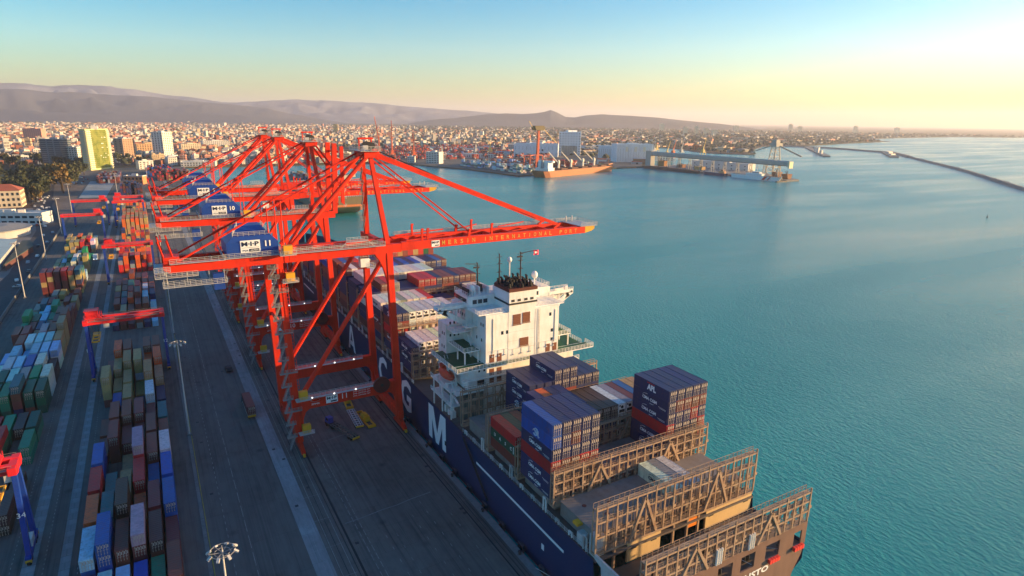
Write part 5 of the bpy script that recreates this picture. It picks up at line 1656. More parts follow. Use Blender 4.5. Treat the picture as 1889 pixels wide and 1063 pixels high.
yard_crane(417.5, -25.5, -1.8, "red yard crane over the reddish stacks, just left of the big cranes' tails", -22.6)
yard_crane(559.0, -56.6, -32.0, "red yard crane over the sunlit tan stacks at the far left", -34.5)
yard_crane(650.0, -57.0, -32.5, "farthest red yard crane at the left, before the paved lot", -35.0)
yard_crane(632.0, -26.9, -5.0, "red yard crane over the sunlit yellow stack far down the central lane", -24.0)
yard_crane(668.0, -26.9, -5.0, "rearmost red yard crane behind the yellow stack in the central lane", -24.0)

# ------------------------------------------------------------------ high masts
def lamp_mast(x, y, h, label):
    T = thing("lamp_mast", label, "lamp mast", (x, y, 0), "tall floodlight masts of the port")
    mb = MB(); mb.tube((x, y, 0.5), (x, y, h), .27, .13, n=10); part(mb, "pole", GALV, T)
    mb = MB(); mb.box(x - .6, x + .6, y - .6, y + .6, 0, .55); part(mb, "foot", CONC, T)
    mb = MB()
    n = 12
    for r in (1.15, 1.9):
        for i in range(n):
            a0, a1 = 2 * PI * i / n, 2 * PI * (i + 1) / n
            mb.bar((x + r * math.cos(a0), y + r * math.sin(a0), h - .4 + (r - 1.1) * .3), (x + r * math.cos(a1), y + r * math.sin(a1), h - .4 + (r - 1.1) * .3), .09)
    for i in range(6):
        a = 2 * PI * i / 6; mb.bar((x, y, h - .5), (x + 1.9 * math.cos(a), y + 1.9 * math.sin(a), h - .16), .08)
    mb.tube((x, y, h - .2), (x, y, h + .8), .12, .05, n=6)
    rg = part(mb, "lamp_ring", STAIR, T)
    for i in range(8):
        a = 2 * PI * (i + .5) / 8; cx, cy = x + 2.0 * math.cos(a), y + 2.0 * math.sin(a)
        m = MB(); m.bar((cx - .3 * math.cos(a), cy - .3 * math.sin(a), h - .15), (cx + .35 * math.cos(a), cy + .35 * math.sin(a), h - .55), .42, .26); part(m, "floodlight", GALV, rg)
lamp_mast(3.3, 92.5, 30, "tall lamp mast nearest the camera, beside the yellow line at the picture's bottom")
lamp_mast(2.2, 197.2, 30, "tall white lamp mast standing beside the rust brown stacks of the central yard")
lamp_mast(2.6, 302, 30, "tall lamp mast seen under the tail of the crane numbered 11")
lamp_mast(2.6, 407, 30, "tall lamp mast behind the tail of the crane numbered 10")
lamp_mast(-62.6, 400.8, 29.5, "tall lamp mast at the left edge of the yard beside the brown stack")
lamp_mast(-63.5, 503.7, 29.0, "tall lamp mast beside the road in front of the long white terminal")
lamp_mast(-64.2, 612, 29.0, "tall lamp mast left of the crane over the sunlit tan stacks")
lamp_mast(-66.0, 735, 29.0, "tall lamp mast in front of the tall brown-leaved tree by the paved lot")
lamp_mast(-30.5, 850, 29.0, "tall lamp mast before the dark container block behind the paved lot")
lamp_mast(1.5, 1010, 30.0, "tall lamp mast beside the red stacks at the far end of the port")
lamp_mast(58.0, 1185, 30.0, "tall lamp mast at the far container stacks below the cranes' tail stays")
lamp_mast(-2.0, 1290, 30.0, "tall lamp mast in front of the brown apartment tower")

# ------------------------------------------------------------------ vehicles
def wheel(par, x, y, z, r, w, n=10, m=None):
    mb = MB(); mb.tube((x - w / 2, y, z), (x + w / 2, y, z), r, n=n); return part(mb, "tyre", m or BLACK, par)
def port_trailer(name, label, cat, loc, rz, tractor=True, cabcol=DARKBLUE, bed=None):
    T = thing(name, label, cat)
    bed = bed or GALV
    mb = MB()
    for x in (-.5, .5): mb.box(x - .12, x + .12, -6.2, 6.2, .95, 1.25)
    for y in np.arange(-6.2, 6.3, 1.55): mb.box(-1.25, 1.25, y - .12, y + .12, 1.0, 1.28)
    for x in (-1.25, 1.15): mb.box(x, x + .1, -6.3, 6.3, 1.0, 1.3)
    part(mb, "trailer_frame", bed, T)
    for y in (-5.0, -3.8):
        for x in (-.95, .95): wheel(T, x, y, .5, .5, .5)
    mb = MB(); mb.box(-1.2, 1.2, -6.5, -6.3, .7, 1.3); part(mb, "tail_bar", YELLOW, T)
    if tractor:
        mb = MB(); mb.box(-1.2, 1.2, 4.4, 9.4, .6, 1.2); ch = part(mb, "chassis", DARK, T)
        mb = MB(); mb.prism([(7.0, 1.2), (9.3, 1.2), (9.3, 2.0), (8.9, 3.0), (7.0, 3.0)], 'x', -1.1, .5); cb = part(mb, "cab", cabcol, T)
        mb = MB(); mb.prism([(9.32, 2.05), (8.93, 2.95), (8.91, 2.95), (9.30, 2.05)], 'x', -1.0, .4); mb.box(-1.12, -1.1, 7.4, 8.7, 2.0, 2.8); mb.box(.5, .52, 7.4, 8.7, 2.0, 2.8); part(mb, "window", GLASS, cb)
        for y in (5.2, 8.5):
            for x in (-.95, .95): wheel(T, x, y, .5, .5, .5)
        for x in (-.9, .3):
            mb = MB(); mb.box(x - .12, x + .12, 9.3, 9.38, 1.4, 1.6); part(mb, "headlight", LAMP, cb)
    T.location = loc; T.rotation_euler = (0, 0, rz)
    return T
port_trailer("terminal_tractor", "dark tractor pulling an empty grey trailer under the nearest gantry crane", "truck", (43.6, 175.6, .02), math.radians(17), True, DARKBLUE, paint("trailer_grey_green", (.12, .14, .12), .6, .5, .6))
port_trailer("flat_trailer", "empty flat trailer beside the yellow spreader frames under the nearest gantry crane", "trailer", (48.9, 182.5, .02), math.radians(-3), False)
port_trailer("container_trailer", "trailer under the single rust brown container on the open lane", "trailer", (20.4, 205.9, .02), 0, True, DARK)
def spreader_frame(x, y, rz, label):
    T = thing("spreader_frame", label, "spreader frame")
    mb = MB()
    for s in (-1, 1): mb.box(s * 1.0 - .2, s * 1.0 + .2, -6, 6, .15, .7)
    for yy in (-5.8, -2, 2, 5.5): mb.box(-1.2, 1.2, yy, yy + .4, .2, .75)
    part(mb, "frame", YELLOW, T)
    mb = MB(); mb.box(-.9, .9, -1.7, 1.7, .76, 1.9); mb.box(-.5, .5, -1.1, 1.1, 1.9, 2.4); part(mb, "head_block", YELLOW, T)
    for yy in (-5.9, 5.9):
        mb = MB(); mb.box(-1.25, 1.25, yy - .25, yy + .25, .0, .5); part(mb, "end_foot", YELLOW, T)
    T.location = (x, y, .02); T.rotation_euler = (0, 0, rz)
spreader_frame(51.9, 181.5, math.radians(4), "yellow spreader frame lying under the nearest crane, beside the flat trailer")
spreader_frame(50.5, 197.5, math.radians(-6), "yellow spreader frame lying farther back under the nearest gantry crane")
def small_vehicle(name, label, loc, rz, col, cat="car", L=4.4, W=1.8, Hh=1.45, van=False, group=None):
    T = thing(name, label, cat, group=group)
    m = col
    mb = MB()
    if van: mb.prism([(-L / 2, .35), (L / 2, .35), (L / 2, 1.1), (L / 2 - .7, Hh), (-L / 2, Hh)], 'x', -W / 2, W / 2)
    else: mb.prism([(-L / 2, .35), (L / 2, .35), (L / 2, .8), (L / 2 - 1.2, .9), (L / 2 - 1.9, Hh), (-L / 2 + .9, Hh), (-L / 2 + .2, .95), (-L / 2, .9)], 'x', -W / 2, W / 2)
    part(mb, "body", m, T)
    mb = MB()
    for s in (-1, 1): mb.box(s * W / 2, s * (W / 2 + .02), -L * .28, L * .22, .95, Hh - .1)
    part(mb, "window", GLASS, T)
    for y in (-L * .3, L * .3):
        for x in (-W / 2 + .1, W / 2 - .1): wheel(T, x, y, .33, .33, .22, 8)
    T.location = loc; T.rotation_euler = (0, 0, rz)
    return T
small_vehicle("pickup_truck", "dark vehicle driving up the open quay lane, left of the big cranes", (18.6, 246, .02), math.radians(4), DARK, "car", 5.2, 2.0, 1.8)
t = small_vehicle("box_truck", "small white truck with headlights on, between the two yard blocks", (-35.6, 492, .02), PI, WHITE, "truck", 7.0, 2.4, 3.2, True)
for x in (-.8, .8):
    mb = MB(); mb.sphere((0, 0, 0), .28, 8, 6); o = part(mb, "headlight", LAMP); o.parent = t; o.location = (x, 3.5, .9)
# bollards and fenders along the edge
for i, y in enumerate(range(84, 430, 18)):
    T = thing("bollard", "black mooring bollard on the quay edge beside the big ship", "bollard", (62.6, y, 0), "bollards along the quay edge")
    mb = MB(); mb.tube((62.6, y, 0), (62.6, y, .6), .32, .26, n=10); part(mb, "post", DARK, T)
    mb = MB(); mb.tube((62.6, y, .6), (62.6, y, .85), .45, .40, n=10); part(mb, "cap", DARK, T)
for i, y in enumerate(np.arange(78, 430, 9.0)):
    T = thing("fender", "black rubber fender panel between the quay wall and the ship", "fender", (64.2, float(y), -1.2), "fenders along the quay wall")
    mb = MB(); mb.box(64.55, 65.0, y - 1.1, y + 1.1, -2.2, -.1); part(mb, "panel", plain("fender_panel_%d" % i, (.05, .055, .075), .6), T)
    mb = MB(); mb.tube((63.5, y, -1.1), (64.6, y, -1.1), .7, n=10); part(mb, "cone", BLACK, T)
# docker beside the landside leg
def skin_person(label, loc, rz, jacket, trousers):
    T = thing("person", label, "person", (0, 0, 0))
    v = [(0, 0, .95), (0, .01, 1.15), (0, .01, 1.38), (0, .02, 1.50), (0, .03, 1.58),
         (.10, 0, .90), (.12, .05, .50), (.13, -.02, .09), (.13, .11, .045),
         (-.10, 0, .90), (-.12, -.06, .50), (-.13, -.16, .10), (-.13, -.04, .045),
         (.19, 0, 1.40), (.26, -.04, 1.14), (.25, .08, .93), (-.19, 0, 1.40), (-.27, .02, 1.14), (-.25, .13, .95)]
    e = [(0, 1), (1, 2), (2, 3), (3, 4), (0, 5), (5, 6), (6, 7), (7, 8), (0, 9), (9, 10), (10, 11), (11, 12), (2, 13), (13, 14), (14, 15), (2, 16), (16, 17), (17, 18)]
    r = [.15, .14, .16, .07, .06, .10, .07, .05, .045, .10, .07, .05, .045, .075, .052, .04, .075, .052, .04]
    me = bpy.data.meshes.new("body"); me.from_pydata(v, e, [])
    o = bpy.data.objects.new("body", me); COL.objects.link(o); o.parent = T
    md = o.modifiers.new("s", 'SKIN'); ss = o.modifiers.new("d", 'SUBSURF'); ss.levels = 1; ss.render_levels = 1
    for sv, rr in zip(me.skin_vertices[0].data, r): sv.radius = (rr, rr)
    me.skin_vertices[0].data[0].use_root = True
    me.materials.append(trousers)
    mb = MB(); mb.sphere((0, .03, 1.68), .105, 10, 8, 1.15); part(mb, "head", plain("skin", (.45, .26, .17), .6), T)
    mb = MB(); mb.sphere((0, .03, 1.74), .135, 10, 6, .75); part(mb, "helmet", SIGNWHITE, T)
    mb = MB(); mb.prism([(-.22, -.13), (.22, -.13), (.24, 0), (.22, .15), (-.22, .15), (-.24, 0)], 'z', .98, 1.45); part(mb, "vest", jacket, T)
    T.location = loc; T.rotation_euler = (0, 0, rz)
skin_person("person in dark work clothes and helmet standing under the nearest gantry crane", (34.1, 183.6, .02), .4, plain("vest_dark", (.03, .03, .05), .8), plain("trousers_dark", (.015, .017, .03), .8))

# ------------------------------------------------------------------ roads and buildings at the left of the port
def poly_sheet(name, pts, z, mat):
    mb = MB(); mb.add([(x, y, z) for x, y in pts], [tuple(range(len(pts)))])
    return tag(part(mb, name, mat), kind="structure")
ROADM = ground_mat("road_asphalt", (.055, .055, .060), (.085, .085, .09), .02, .4, .85, .4)
poly_sheet("road", [(-66.2, 300), (-66.2, 640), (-88, 800), (-112, 1090), (-128, 1090), (-104, 800), (-84, 640), (-79, 470), (-84, 380), (-95, 300)], -0.30, ROADM)
poly_sheet("paved_lot", [(-70, 872), (-43, 872), (-39, 1088), (-70, 1088)], 0.006, ground_mat("lot_concrete", (.26, .30, .31), (.36, .40, .41), .03, .4, .8, .3))
poly_sheet("pavement", [(-66.1, 640), (-45, 860), (-45, 1340), (-130, 1340), (-112, 1090), (-92, 800), (-84, 640)], -0.32, ground_mat("yard_dirt", (.13, .11, .10), (.2, .17, .15), .03, .3, .9, .5))
poly_sheet("forecourt", [(-84, 380), (-79, 470), (-84, 640), (-92, 800), (-260, 800), (-260, 380)], -0.31, ground_mat("forecourt_grey", (.15, .15, .155), (.24, .235, .23), .03, .3, .9, .4))

def wallmat(name, col): return paint(name, col, .8, .3, .06)
CREAM = wallmat("wall_cream", (.62, .52, .38)); GREYW = wallmat("wall_grey", (.42, .42, .43)); PALEW = wallmat("wall_pale", (.66, .64, .60)); PINKW = wallmat("wall_pink", (.62, .26, .20))
ROOFR = paint("roof_tile_red", (.36, .10, .055), .8, .4, .1, streak=False); ROOFG = paint("roof_grey", (.26, .27, .28), .8, .4, .1, streak=False); ROOFB = paint("roof_pale_blue", (.30, .42, .48), .6, .35, .08, streak=False)

def window_rows(T, par, p0, u, nrm, w, z0, floors, fh, bays, ww, wh, mat=None):
    """one recessed-looking window per bay and floor, each a part"""
    mat = mat or GLASS
    u = Vector(u); nrm = Vector(nrm)
    me = MB(); A = u * (ww / 2)
    ang = math.atan2(u.y, u.x)
    me.box(-ww / 2, ww / 2, -.12, .12, 0, wh)
    mesh = me.mesh("window", mat)
    base = wloc(par)
    for f in range(floors):
        for b in range(bays):
            p = Vector(p0) + u * (w * (b + .5) / bays) + Vector((0, 0, z0 + f * fh)) - base
            inst(mesh, "window", p, ang, par)

def block(name, label, cat, x, y, ang, w, d, h, mat, floors, bays, roofmat=None, ww=None, wh=None, sidebays=0, group=None, roof="flat", winmat=None, z0=1.2):
    """building whose front-left corner is x,y; front runs along ang"""
    u = Vector((math.cos(ang), math.sin(ang), 0)); n = Vector((-u.y, u.x, 0))
    T = thing(name, label, cat, (x, y, LAND_Z), group)
    c = [Vector((x, y, 0)), Vector((x, y, 0)) + u * w, Vector((x, y, 0)) + u * w + n * d, Vector((x, y, 0)) + n * d]
    mb = MB(); mb.prism([(p.x, p.y) for p in c], 'z', LAND_Z, h); body = part(mb, "wall", mat, T)
    mb = MB()
    if roof == "flat":
        for i in range(4):
            a, b = c[i], c[(i + 1) % 4]
            mb.bar(a + Vector((0, 0, h + .45)), b + Vector((0, 0, h + .45)), .5, .9)
        m_ = (c[0] + c[2]) / 2
        mb.prism([((m_ + u * sx * w * .14 + n * sy * d * .18).x, (m_ + u * sx * w * .14 + n * sy * d * .18).y) for sx, sy in ((-1, -1), (1, -1), (1, 1), (-1, 1))], 'z', h + .02, h + 3.0)
        part(mb, "roof", roofmat or mat, T)
    else:
        e = .8
        cc = [c[0] - u * e - n * e, c[1] + u * e - n * e, c[2] + u * e + n * e, c[3] - u * e + n * e]
        r0 = (c[0] + c[3]) / 2 + u * d * .35; r1 = (c[1] + c[2]) / 2 - u * d * .35
        rh = d * .22
        V = [(p.x, p.y, h + .02) for p in cc] + [(r0.x, r0.y, h + rh), (r1.x, r1.y, h + rh)]
        mb.add(V, [(0, 1, 5, 4), (1, 2, 5), (2, 3, 4, 5), (3, 0, 4), (3, 2, 1, 0)])
        part(mb, "roof", roofmat or ROOFR, T)
    fh = (h - z0 * .5) / floors
    ww = ww or w / bays * .5; wh = wh or fh * .5
    window_rows(T, body, c[0], u, -n, w, z0, floors, fh, bays, ww, wh, winmat)
    if sidebays:
        window_rows(T, body, c[1], n, u, d, z0, floors, fh, sidebays, ww, wh, winmat)
        window_rows(T, body, c[3], -n, -u, d, z0, floors, fh, sidebays, ww, wh, winmat)
    return T, body, c, u, n

# the green glass tower between yellow-lit stair bays; that light is put into the wall colour
GLAZ = None
def glazed(name, c0, c1):
    m, ns, ls, b = new_mat(name)
    tc = node(ns, "ShaderNodeTexCoord")
    n1 = node(ns, "ShaderNodeTexNoise"); n1.inputs["Scale"].default_value = .12; n1.inputs["Detail"].default_value = 3
    ls.new(tc.outputs["Object"], n1.inputs["Vector"])
    r = ramp(ns, [(.4, c0), (.6, c1)]); ls.new(n1.outputs["Fac"], r.inputs[0]); ls.new(r.outputs[0], b.inputs["Base Color"])
    b.inputs["Roughness"].default_value = .18; b.inputs["Specular IOR Level"].default_value = .7
    return m
ang = math.atan2(42, 32)
T, body, c, u, n = block("tower_block", "tall glass tower with green front between yellow-lit balcony bays", "tower", -80, 1303, ang, 53, 12, 68, wallmat("wall_yellow_lit", (.58, .56, .28)), 19, 1, ww=.5, wh=1)
gl = glazed("green_glass", (.11, .15, .02), (.20, .22, .045))
mb = MB(); p = c[0] - n * .35
for k in range(19):
    a = c[0] + u * 11 - n * .3; b_ = c[0] + u * 46 - n * .3; z0 = 2.5 + k * 3.42
    m = MB(); m.bar(a + Vector((0, 0, z0 + 1.6)), b_ + Vector((0, 0, z0 + 1.6)), .5, 3.3); part(m, "glass_band", gl, body)
    for (s0, s1) in ((.5, 5), (6, 10), (47, 52.5)):
        m = MB(); m.bar(c[0] + u * s0 - n * .9 + Vector((0, 0, z0 + .5)), c[0] + u * s1 - n * .9 + Vector((0, 0, z0 + .5)), 1.8, 1.3); part(m, "balcony", PALEW, body)
    m = MB(); m.bar(c[3] - u * .6 - n * 2 + Vector((0, 0, z0 + .6)), c[0] - u * .6 + n * 2 + Vector((0, 0, z0 + .6)), 1.0, 1.2); part(m, "balcony", GREYW, body)
m = MB(); m.box(c[0].x + 8, c[0].x + 18, c[0].y + 16, c[0].y + 26, 68, 74); part(m, "roof_house", PALEW, T)
qq = random.Random(3)
for (ku, kz) in ((24, 12), (26, 12), (28, 12), (24, 10), (26, 10), (34, 15), (36, 15), (27, 15), (38, 10), (18, 6), (24, 5), (32, 7), (30, 5), (38, 6)):
    m = MB(); a = c[0] + u * (11 + ku * .85) - n * .7 + Vector((0, 0, 3 + kz * 3.42)); m.bar(a, a + u * 1.3, .2, 1.5); part(m, "open_window", SIGNWHITE, body)
# neighbours
block("tower_block", "dark grey-blue office tower standing at the edge of the park", "tower", -154, 1385, math.radians(-38), 40, 22, 50, wallmat("wall_slate", (.16, .18, .20)), 14, 3, GREYW, ww=10.5, wh=1.9, sidebays=3, winmat=plain("blue_glass", (.04, .07, .10), .15, spec=.7))
block("tower_block", "low white wing leaning against the grey-blue office tower", "building", -120, 1372, math.radians(-20), 20, 16, 36, PALEW, 10, 5, sidebays=3)
block("tower_block", "pinkish brown apartment tower with rows of balconies, right of the green tower", "tower", -33, 1540, math.radians(55), 36, 20, 45, wallmat("wall_brown_pink", (.36, .24, .17)), 13, 5, GREYW, sidebays=2, winmat=plain("window_shade", (.09, .06, .05), .4))
block("tower_block", "slim pale tower with two dark window slots and arched crown", "tower", 40, 1545, math.radians(50), 30, 26, 58, PALEW, 16, 5, PALEW, sidebays=4, ww=2.6)
block("tower_block", "reddish pink slab block standing out of the city roofs at the left", "tower", -343, 2720, math.radians(-30), 62, 22, 42, PINKW, 11, 9, PINKW, ww=2.8, winmat=plain("window_red", (.30, .12, .10), .5))
block("tower_block", "yellow-lit balcony tower cut off by the left picture edge", "tower", -226, 1235, math.radians(55), 34, 24, 54, CREAM, 15, 3, CREAM, ww=8, wh=1.5, winmat=plain("window_gold", (.25, .17, .07), .4))
block("tower_block", "small golden tower lit by the sun among the distant roofs", "tower", 1010, 3880, math.radians(-20), 26, 18, 52, wallmat("wall_gold_sunlit", (.75, .52, .2)), 12, 3)  # sunlight put into the gold wall colour
# the white villa with the red roof, the terminal, sheds
block("terminal_building", "pale two-storey building with arcade and red tiled roof by the park", "building", -172, 812, math.radians(-1), 58, 26, 17, CREAM, 3, 14, ROOFR, sidebays=5, roof="hip")
T, body, c, u, n = block("terminal_building", "long low white terminal with a row of dark windows beside the road", "building", -150, 703, math.radians(-24), 74, 15, 9.4, PALEW, 2, 13, PALEW, ww=4.0, wh=1.9)
for k in range(3):
    m = MB(); xx = c[0] + u * (30 + k * 12) + n * 7; m.box(xx.x - 2.5, xx.x + 2.5, xx.y - 2, xx.y + 2, 9.45, 12.2); part(m, "roof_plant", PALEW, T)
T = thing("round_hall", "low round grey-roofed hall in front of the white terminal", "building", (-112, 628, LAND_Z))
mb = MB(); mb.tube((-112, 628, LAND_Z), (-112, 628, 5.2), 26, 26, n=36); part(mb, "wall", GREYW, T)
mb = MB(); mb.tube((-112, 628, 5.2), (-112, 628, 6.0), 27.5, 27.5, n=36); mb.tube((-112, 628, 6.05), (-112, 628, 7.6), 24, 12, n=36); part(mb, "roof", ROOFG, T)
T = thing("warehouse", "pale blue-roofed warehouse at the left picture edge", "warehouse", (-110, 525, LAND_Z))
mb = MB(); mb.prism([(-84.5, 484), (-86, 560), (-150, 580), (-150, 470)], 'z', LAND_Z, 6.0); part(mb, "wall", GREYW, T)
mb = MB(); mb.add([(-84, 482, 6.02), (-85.4, 561.5, 6.02), (-151, 582, 6.02), (-151, 468, 6.02), (-117, 474, 9.0), (-117, 571, 9.0)], [(0, 1, 5, 4), (4, 5, 2, 3), (0, 4, 3), (1, 2, 5)]); part(mb, "roof", ROOFB, T)
T = thing("warehouse", "dark green flat shed between the blue-roofed warehouse and the road", "warehouse", (-80, 520, LAND_Z))
mb = MB(); mb.prism([(-81.5, 480), (-74.6, 541), (-79, 566), (-83.6, 566)], 'z', LAND_Z, 3.4); part(mb, "wall", paint("shed_maroon", (.12, .05, .05), .8), T)
mb = MB(); mb.prism([(-81.9, 478), (-74.2, 541), (-78.8, 568), (-84.0, 568)], 'z', 3.42, 3.9); part(mb, "roof", paint("shed_roof", (.07, .085, .07), .8), T)
block("building", "orange and white striped low building behind the dark container block", "building", -27, 1026, math.radians(-25), 25, 12, 11, wallmat("wall_orange", (.6, .22, .1)), 2, 5, PALEW)
for (x, y, a, w, d, h, mm, lab) in ((-10, 1725, 10, 52, 20, 27, wallmat("wall_peach", (.62, .38, .2)), "peach apartment block left of the slim pale tower"),
                                    (84, 1760, 12, 46, 22, 25, CREAM, "peach and cream apartment block right of the slim pale tower"),
                                    (150, 1985, 5, 70, 24, 24, PALEW, "long pale apartment block with many small windows behind the crane stays"),
                                    (60, 1352, -10, 60, 26, 8, PALEW, "low white hall behind the red containers at the far yard end"),
                                    (-8, 1300, 20, 24, 14, 14, PALEW, "white four-storey building at the foot of the brown apartment tower"),
                                    (140, 1400, -20, 90, 30, 8, GREYW, "long grey shed behind the crane stays at the far yard end")):
    block("building", lab, "building", x, y, math.radians(a), w, d, h, mm, max(2, int(h / 3.4)), max(4, int(w / 5)), mm)
# wall between road and yard
T = thing("boundary_wall", "long pale boundary wall between the road and the left yard", "wall", (-67, 500, LAND_Z))
mb = MB(); mb.bar((-66.6, 330, .7), (-66.6, 640, .7), .35, 2.2); mb.bar((-66.6, 640, .7), (-90, 860, .7), .35, 2.2); part(mb, "wall", CONC, T)
# cars parked and driving along the road
def car_mesh(col):
    mb = MB(); L, W, Hh = 4.4, 1.8, 1.45
    mb.prism([(-L / 2, .25), (L / 2, .25), (L / 2, .8), (L / 2 - 1.2, .9), (L / 2 - 1.9, Hh), (-L / 2 + .9, Hh), (-L / 2 + .2, .95), (-L / 2, .9)], 'x', -W / 2, W / 2)
    return mb
CARP = objpaint("car_paint", .3, .1)
carme = car_mesh(None).mesh("car_body", CARP)
glme = MB()
for s in (-1, 1): glme.box(s * .9, s * .93, -1.0, .8, .92, 1.36)
glme = glme.mesh("car_window", GLASS)
qq = random.Random(9)
CARS = [(-69.5, 430, 2), (-72, 447, 0), (-73, 500, 2), (-70.2, 520, 0), (-74, 560, 1), (-70, 575, 2), (-76, 610, 0), (-71, 622, 2), (-69, 470, 1)]
for k in range(44):
    t = qq.random(); CARS.append((-84 - 26 * t + qq.uniform(-7, 7), 660 + 260 * t, qq.choice([0, 0, 1, 2, 2, 3])))
for k in range(34): CARS.append((qq.uniform(-108, -74), qq.uniform(1090, 1200) - 30, qq.choice([0, 1, 2, 3])))
CC = [("white", lin(215, 215, 212)), ("dark grey", lin(70, 72, 78)), ("silver", lin(160, 165, 172)), ("red", lin(150, 35, 30))]
for x, y, ci in CARS:
    nm, cc = CC[ci]
    o = inst(carme, "parked_car", (x, y, -.28), qq.choice([0.05, PI, .4, 1.2]) + qq.uniform(-.1, .1)); o.color = (*cc, 1)
    tag(o, "small %s car on the road or parking ground left of the port" % nm, "car", "%s cars on the road left of the port" % nm)
    inst(glme, "window", parent=o)

# ------------------------------------------------------------------ trees
LEAF = {}
def leafmat(name, a, b_):
    m, ns, ls, b = new_mat(name)
    oi = node(ns, "ShaderNodeObjectInfo"); tc = node(ns, "ShaderNodeTexCoord")
    n1 = node(ns, "ShaderNodeTexNoise"); n1.inputs["Scale"].default_value = .8
    ls.new(tc.outputs["Object"], n1.inputs["Vector"])
    ad = node(ns, "ShaderNodeMath", operation='ADD'); ls.new(n1.outputs["Fac"], ad.inputs[0])
    ml = node(ns, "ShaderNodeMath", operation='MULTIPLY_ADD'); ml.inputs[1].default_value = .5; ml.inputs[2].default_value = -.25
    ls.new(oi.outputs["Random"], ml.inputs[0]); ls.new(ml.outputs[0], ad.inputs[1])
    r = ramp(ns, [(.3, a), (.7, b_)]); ls.new(ad.outputs[0], r.inputs[0]); ls.new(r.outputs[0], b.inputs["Base Color"])
    b.inputs["Roughness"].default_value = .8
    return m
LG = leafmat("leaf_green", (.020, .032, .012), (.065, .075, .028)); LO = leafmat("leaf_olive_gold", (.07, .05, .012), (.16, .10, .025))
BARK = plain("bark", (.06, .045, .035), .9)
def crown(seed, h, r):
    q = random.Random(seed); mb = MB()
    cl = [(q.gauss(0, r * .42), q.gauss(0, r * .42), h * q.uniform(.38, .95), r * q.uniform(.3, .6)) for _ in range(11)]
    for cx, cy, cz, cr in cl:
        cr *= 1.15 - .5 * (cz / h - .4)
        for _ in range(34):
            d = Vector((q.gauss(0, 1), q.gauss(0, 1), q.gauss(0, .8))).normalized() * cr * q.uniform(.55, 1.05)
            p = Vector((cx, cy, cz)) + d
            a = Vector((q.gauss(0, 1), q.gauss(0, 1), q.gauss(0, 1))).normalized(); b = a.cross(Vector((q.gauss(0, 1), q.gauss(0, 1), q.gauss(0, 1)))).normalized()
            s = q.uniform(.45, .85) * r * .2
            mb.quad(p - a * s - b * s, p + a * s - b * s * .7, p + a * s * .8 + b * s, p - a * s + b * s)
    return mb
def trunk(h, r, seed):
    q = random.Random(seed); mb = MB()
    mb.tube((0, 0, 0), (0, 0, h * .5), r * .09, r * .06, n=7)
    for k in range(5):
        a = k * 1.3 + q.random(); mb.tube((0, 0, h * (.25 + .05 * k)), (math.cos(a) * r * .5, math.sin(a) * r * .5, h * (.55 + .07 * k)), r * .05, r * .015, n=5)
    return mb
TREES = []
for s in range(4):
    hh_ = (11, 13, 15, 9)[s]; rr_ = (4.6, 4.6, 4.2, 4.4)[s]
    TREES.append((crown(s, hh_, rr_).mesh("crown", LG), crown(s, hh_, rr_).mesh("crown", LO), trunk(hh_, rr_, s).mesh("trunk", BARK)))
def tree(x, y, sc, kind, gold, label, group):
    T = thing("broadleaf_tree", label, "tree", (x, y, LAND_Z), group)
    T.rotation_euler = (0, 0, rnd.random() * 6.28); T.scale = (sc, sc, sc * rnd.uniform(.9, 1.15))
    inst(TREES[kind][1 if gold else 0], "crown", parent=T); inst(TREES[kind][2], "trunk", parent=T)
q = random.Random(77)
tree(-89, 935, 2.6, 2, True, "tallest tree, golden brown crown, beside the paved lot at the left", None)
tree(-93, 968, 2.3, 1, True, "second golden brown tree just behind the tallest one by the paved lot", None)
tree(-108, 858, 1.7, 3, True, "smaller yellow-green tree at the corner by the red-roofed building", None)
for k in range(95):
    t = q.random()
    zone = k % 5
    if zone == 0: x, y = q.uniform(-150, -100), q.uniform(850, 1010)
    elif zone == 1: x, y = q.uniform(-215, -120), q.uniform(1010, 1230)
    elif zone == 2: x, y = q.uniform(-260, -165), q.uniform(1350, 1560)
    elif zone == 3: x, y = q.uniform(-125, -82), q.uniform(1000, 1340)
    else: x, y = q.uniform(-180, 0), q.uniform(1330, 1480)
    if -135 < x < -95 and 640 < y < 830: continue
    zn = ("beside the red-roofed building", "in the dense park left of the paved lot", "at the foot of the pink slab far left", "between the paved lot and the green tower", "at the foot of the towers behind the yard")[zone]
    gd = q.random() < .12
    tree(x, y, q.uniform(1.0, 1.9), q.randint(0, 3), gd, "%s broadleaf tree standing %s" % ("golden brown" if gd else "dark green", zn), "%s trees %s" % ("golden" if gd else "green", zn))

# ------------------------------------------------------------------ the city and the plain
q = random.Random(5)
def house_mesh(kind):
    mb = MB()
    if kind == 0:
        mb.box(-.5, .5, -.5, .5, 0, 1); mb.box(-.2, .1, -.1, .25, 1.001, 1.16)
        for a, b, c_, d in ((-.5, .5, -.5, -.46), (-.5, .5, .46, .5), (-.5, -.46, -.46, .46), (.46, .5, -.46, .46)): mb.box(a, b, c_, d, 1.001, 1.06)
    elif kind == 1:
        mb.box(-.5, .5, -.5, .5, 0, .86); mb.add([(-.53, -.53, .861), (.53, -.53, .861), (.53, .53, .861), (-.53, .53, .861), (-.2, 0, 1.1), (.2, 0, 1.1)], [(0, 1, 5, 4), (1, 2, 5), (2, 3, 4, 5), (3, 0, 4)])
    else:
        mb.box(-.5, .5, -.5, .1, 0, 1); mb.box(-.5, .1, .101, .5, 0, .9); mb.box(-.3, 0, -.3, 0, 1.001, 1.15)
    return mb.mesh("city_house", WALLPAINT)
HM = [house_mesh(k) for k in range(3)]
hw = MB()
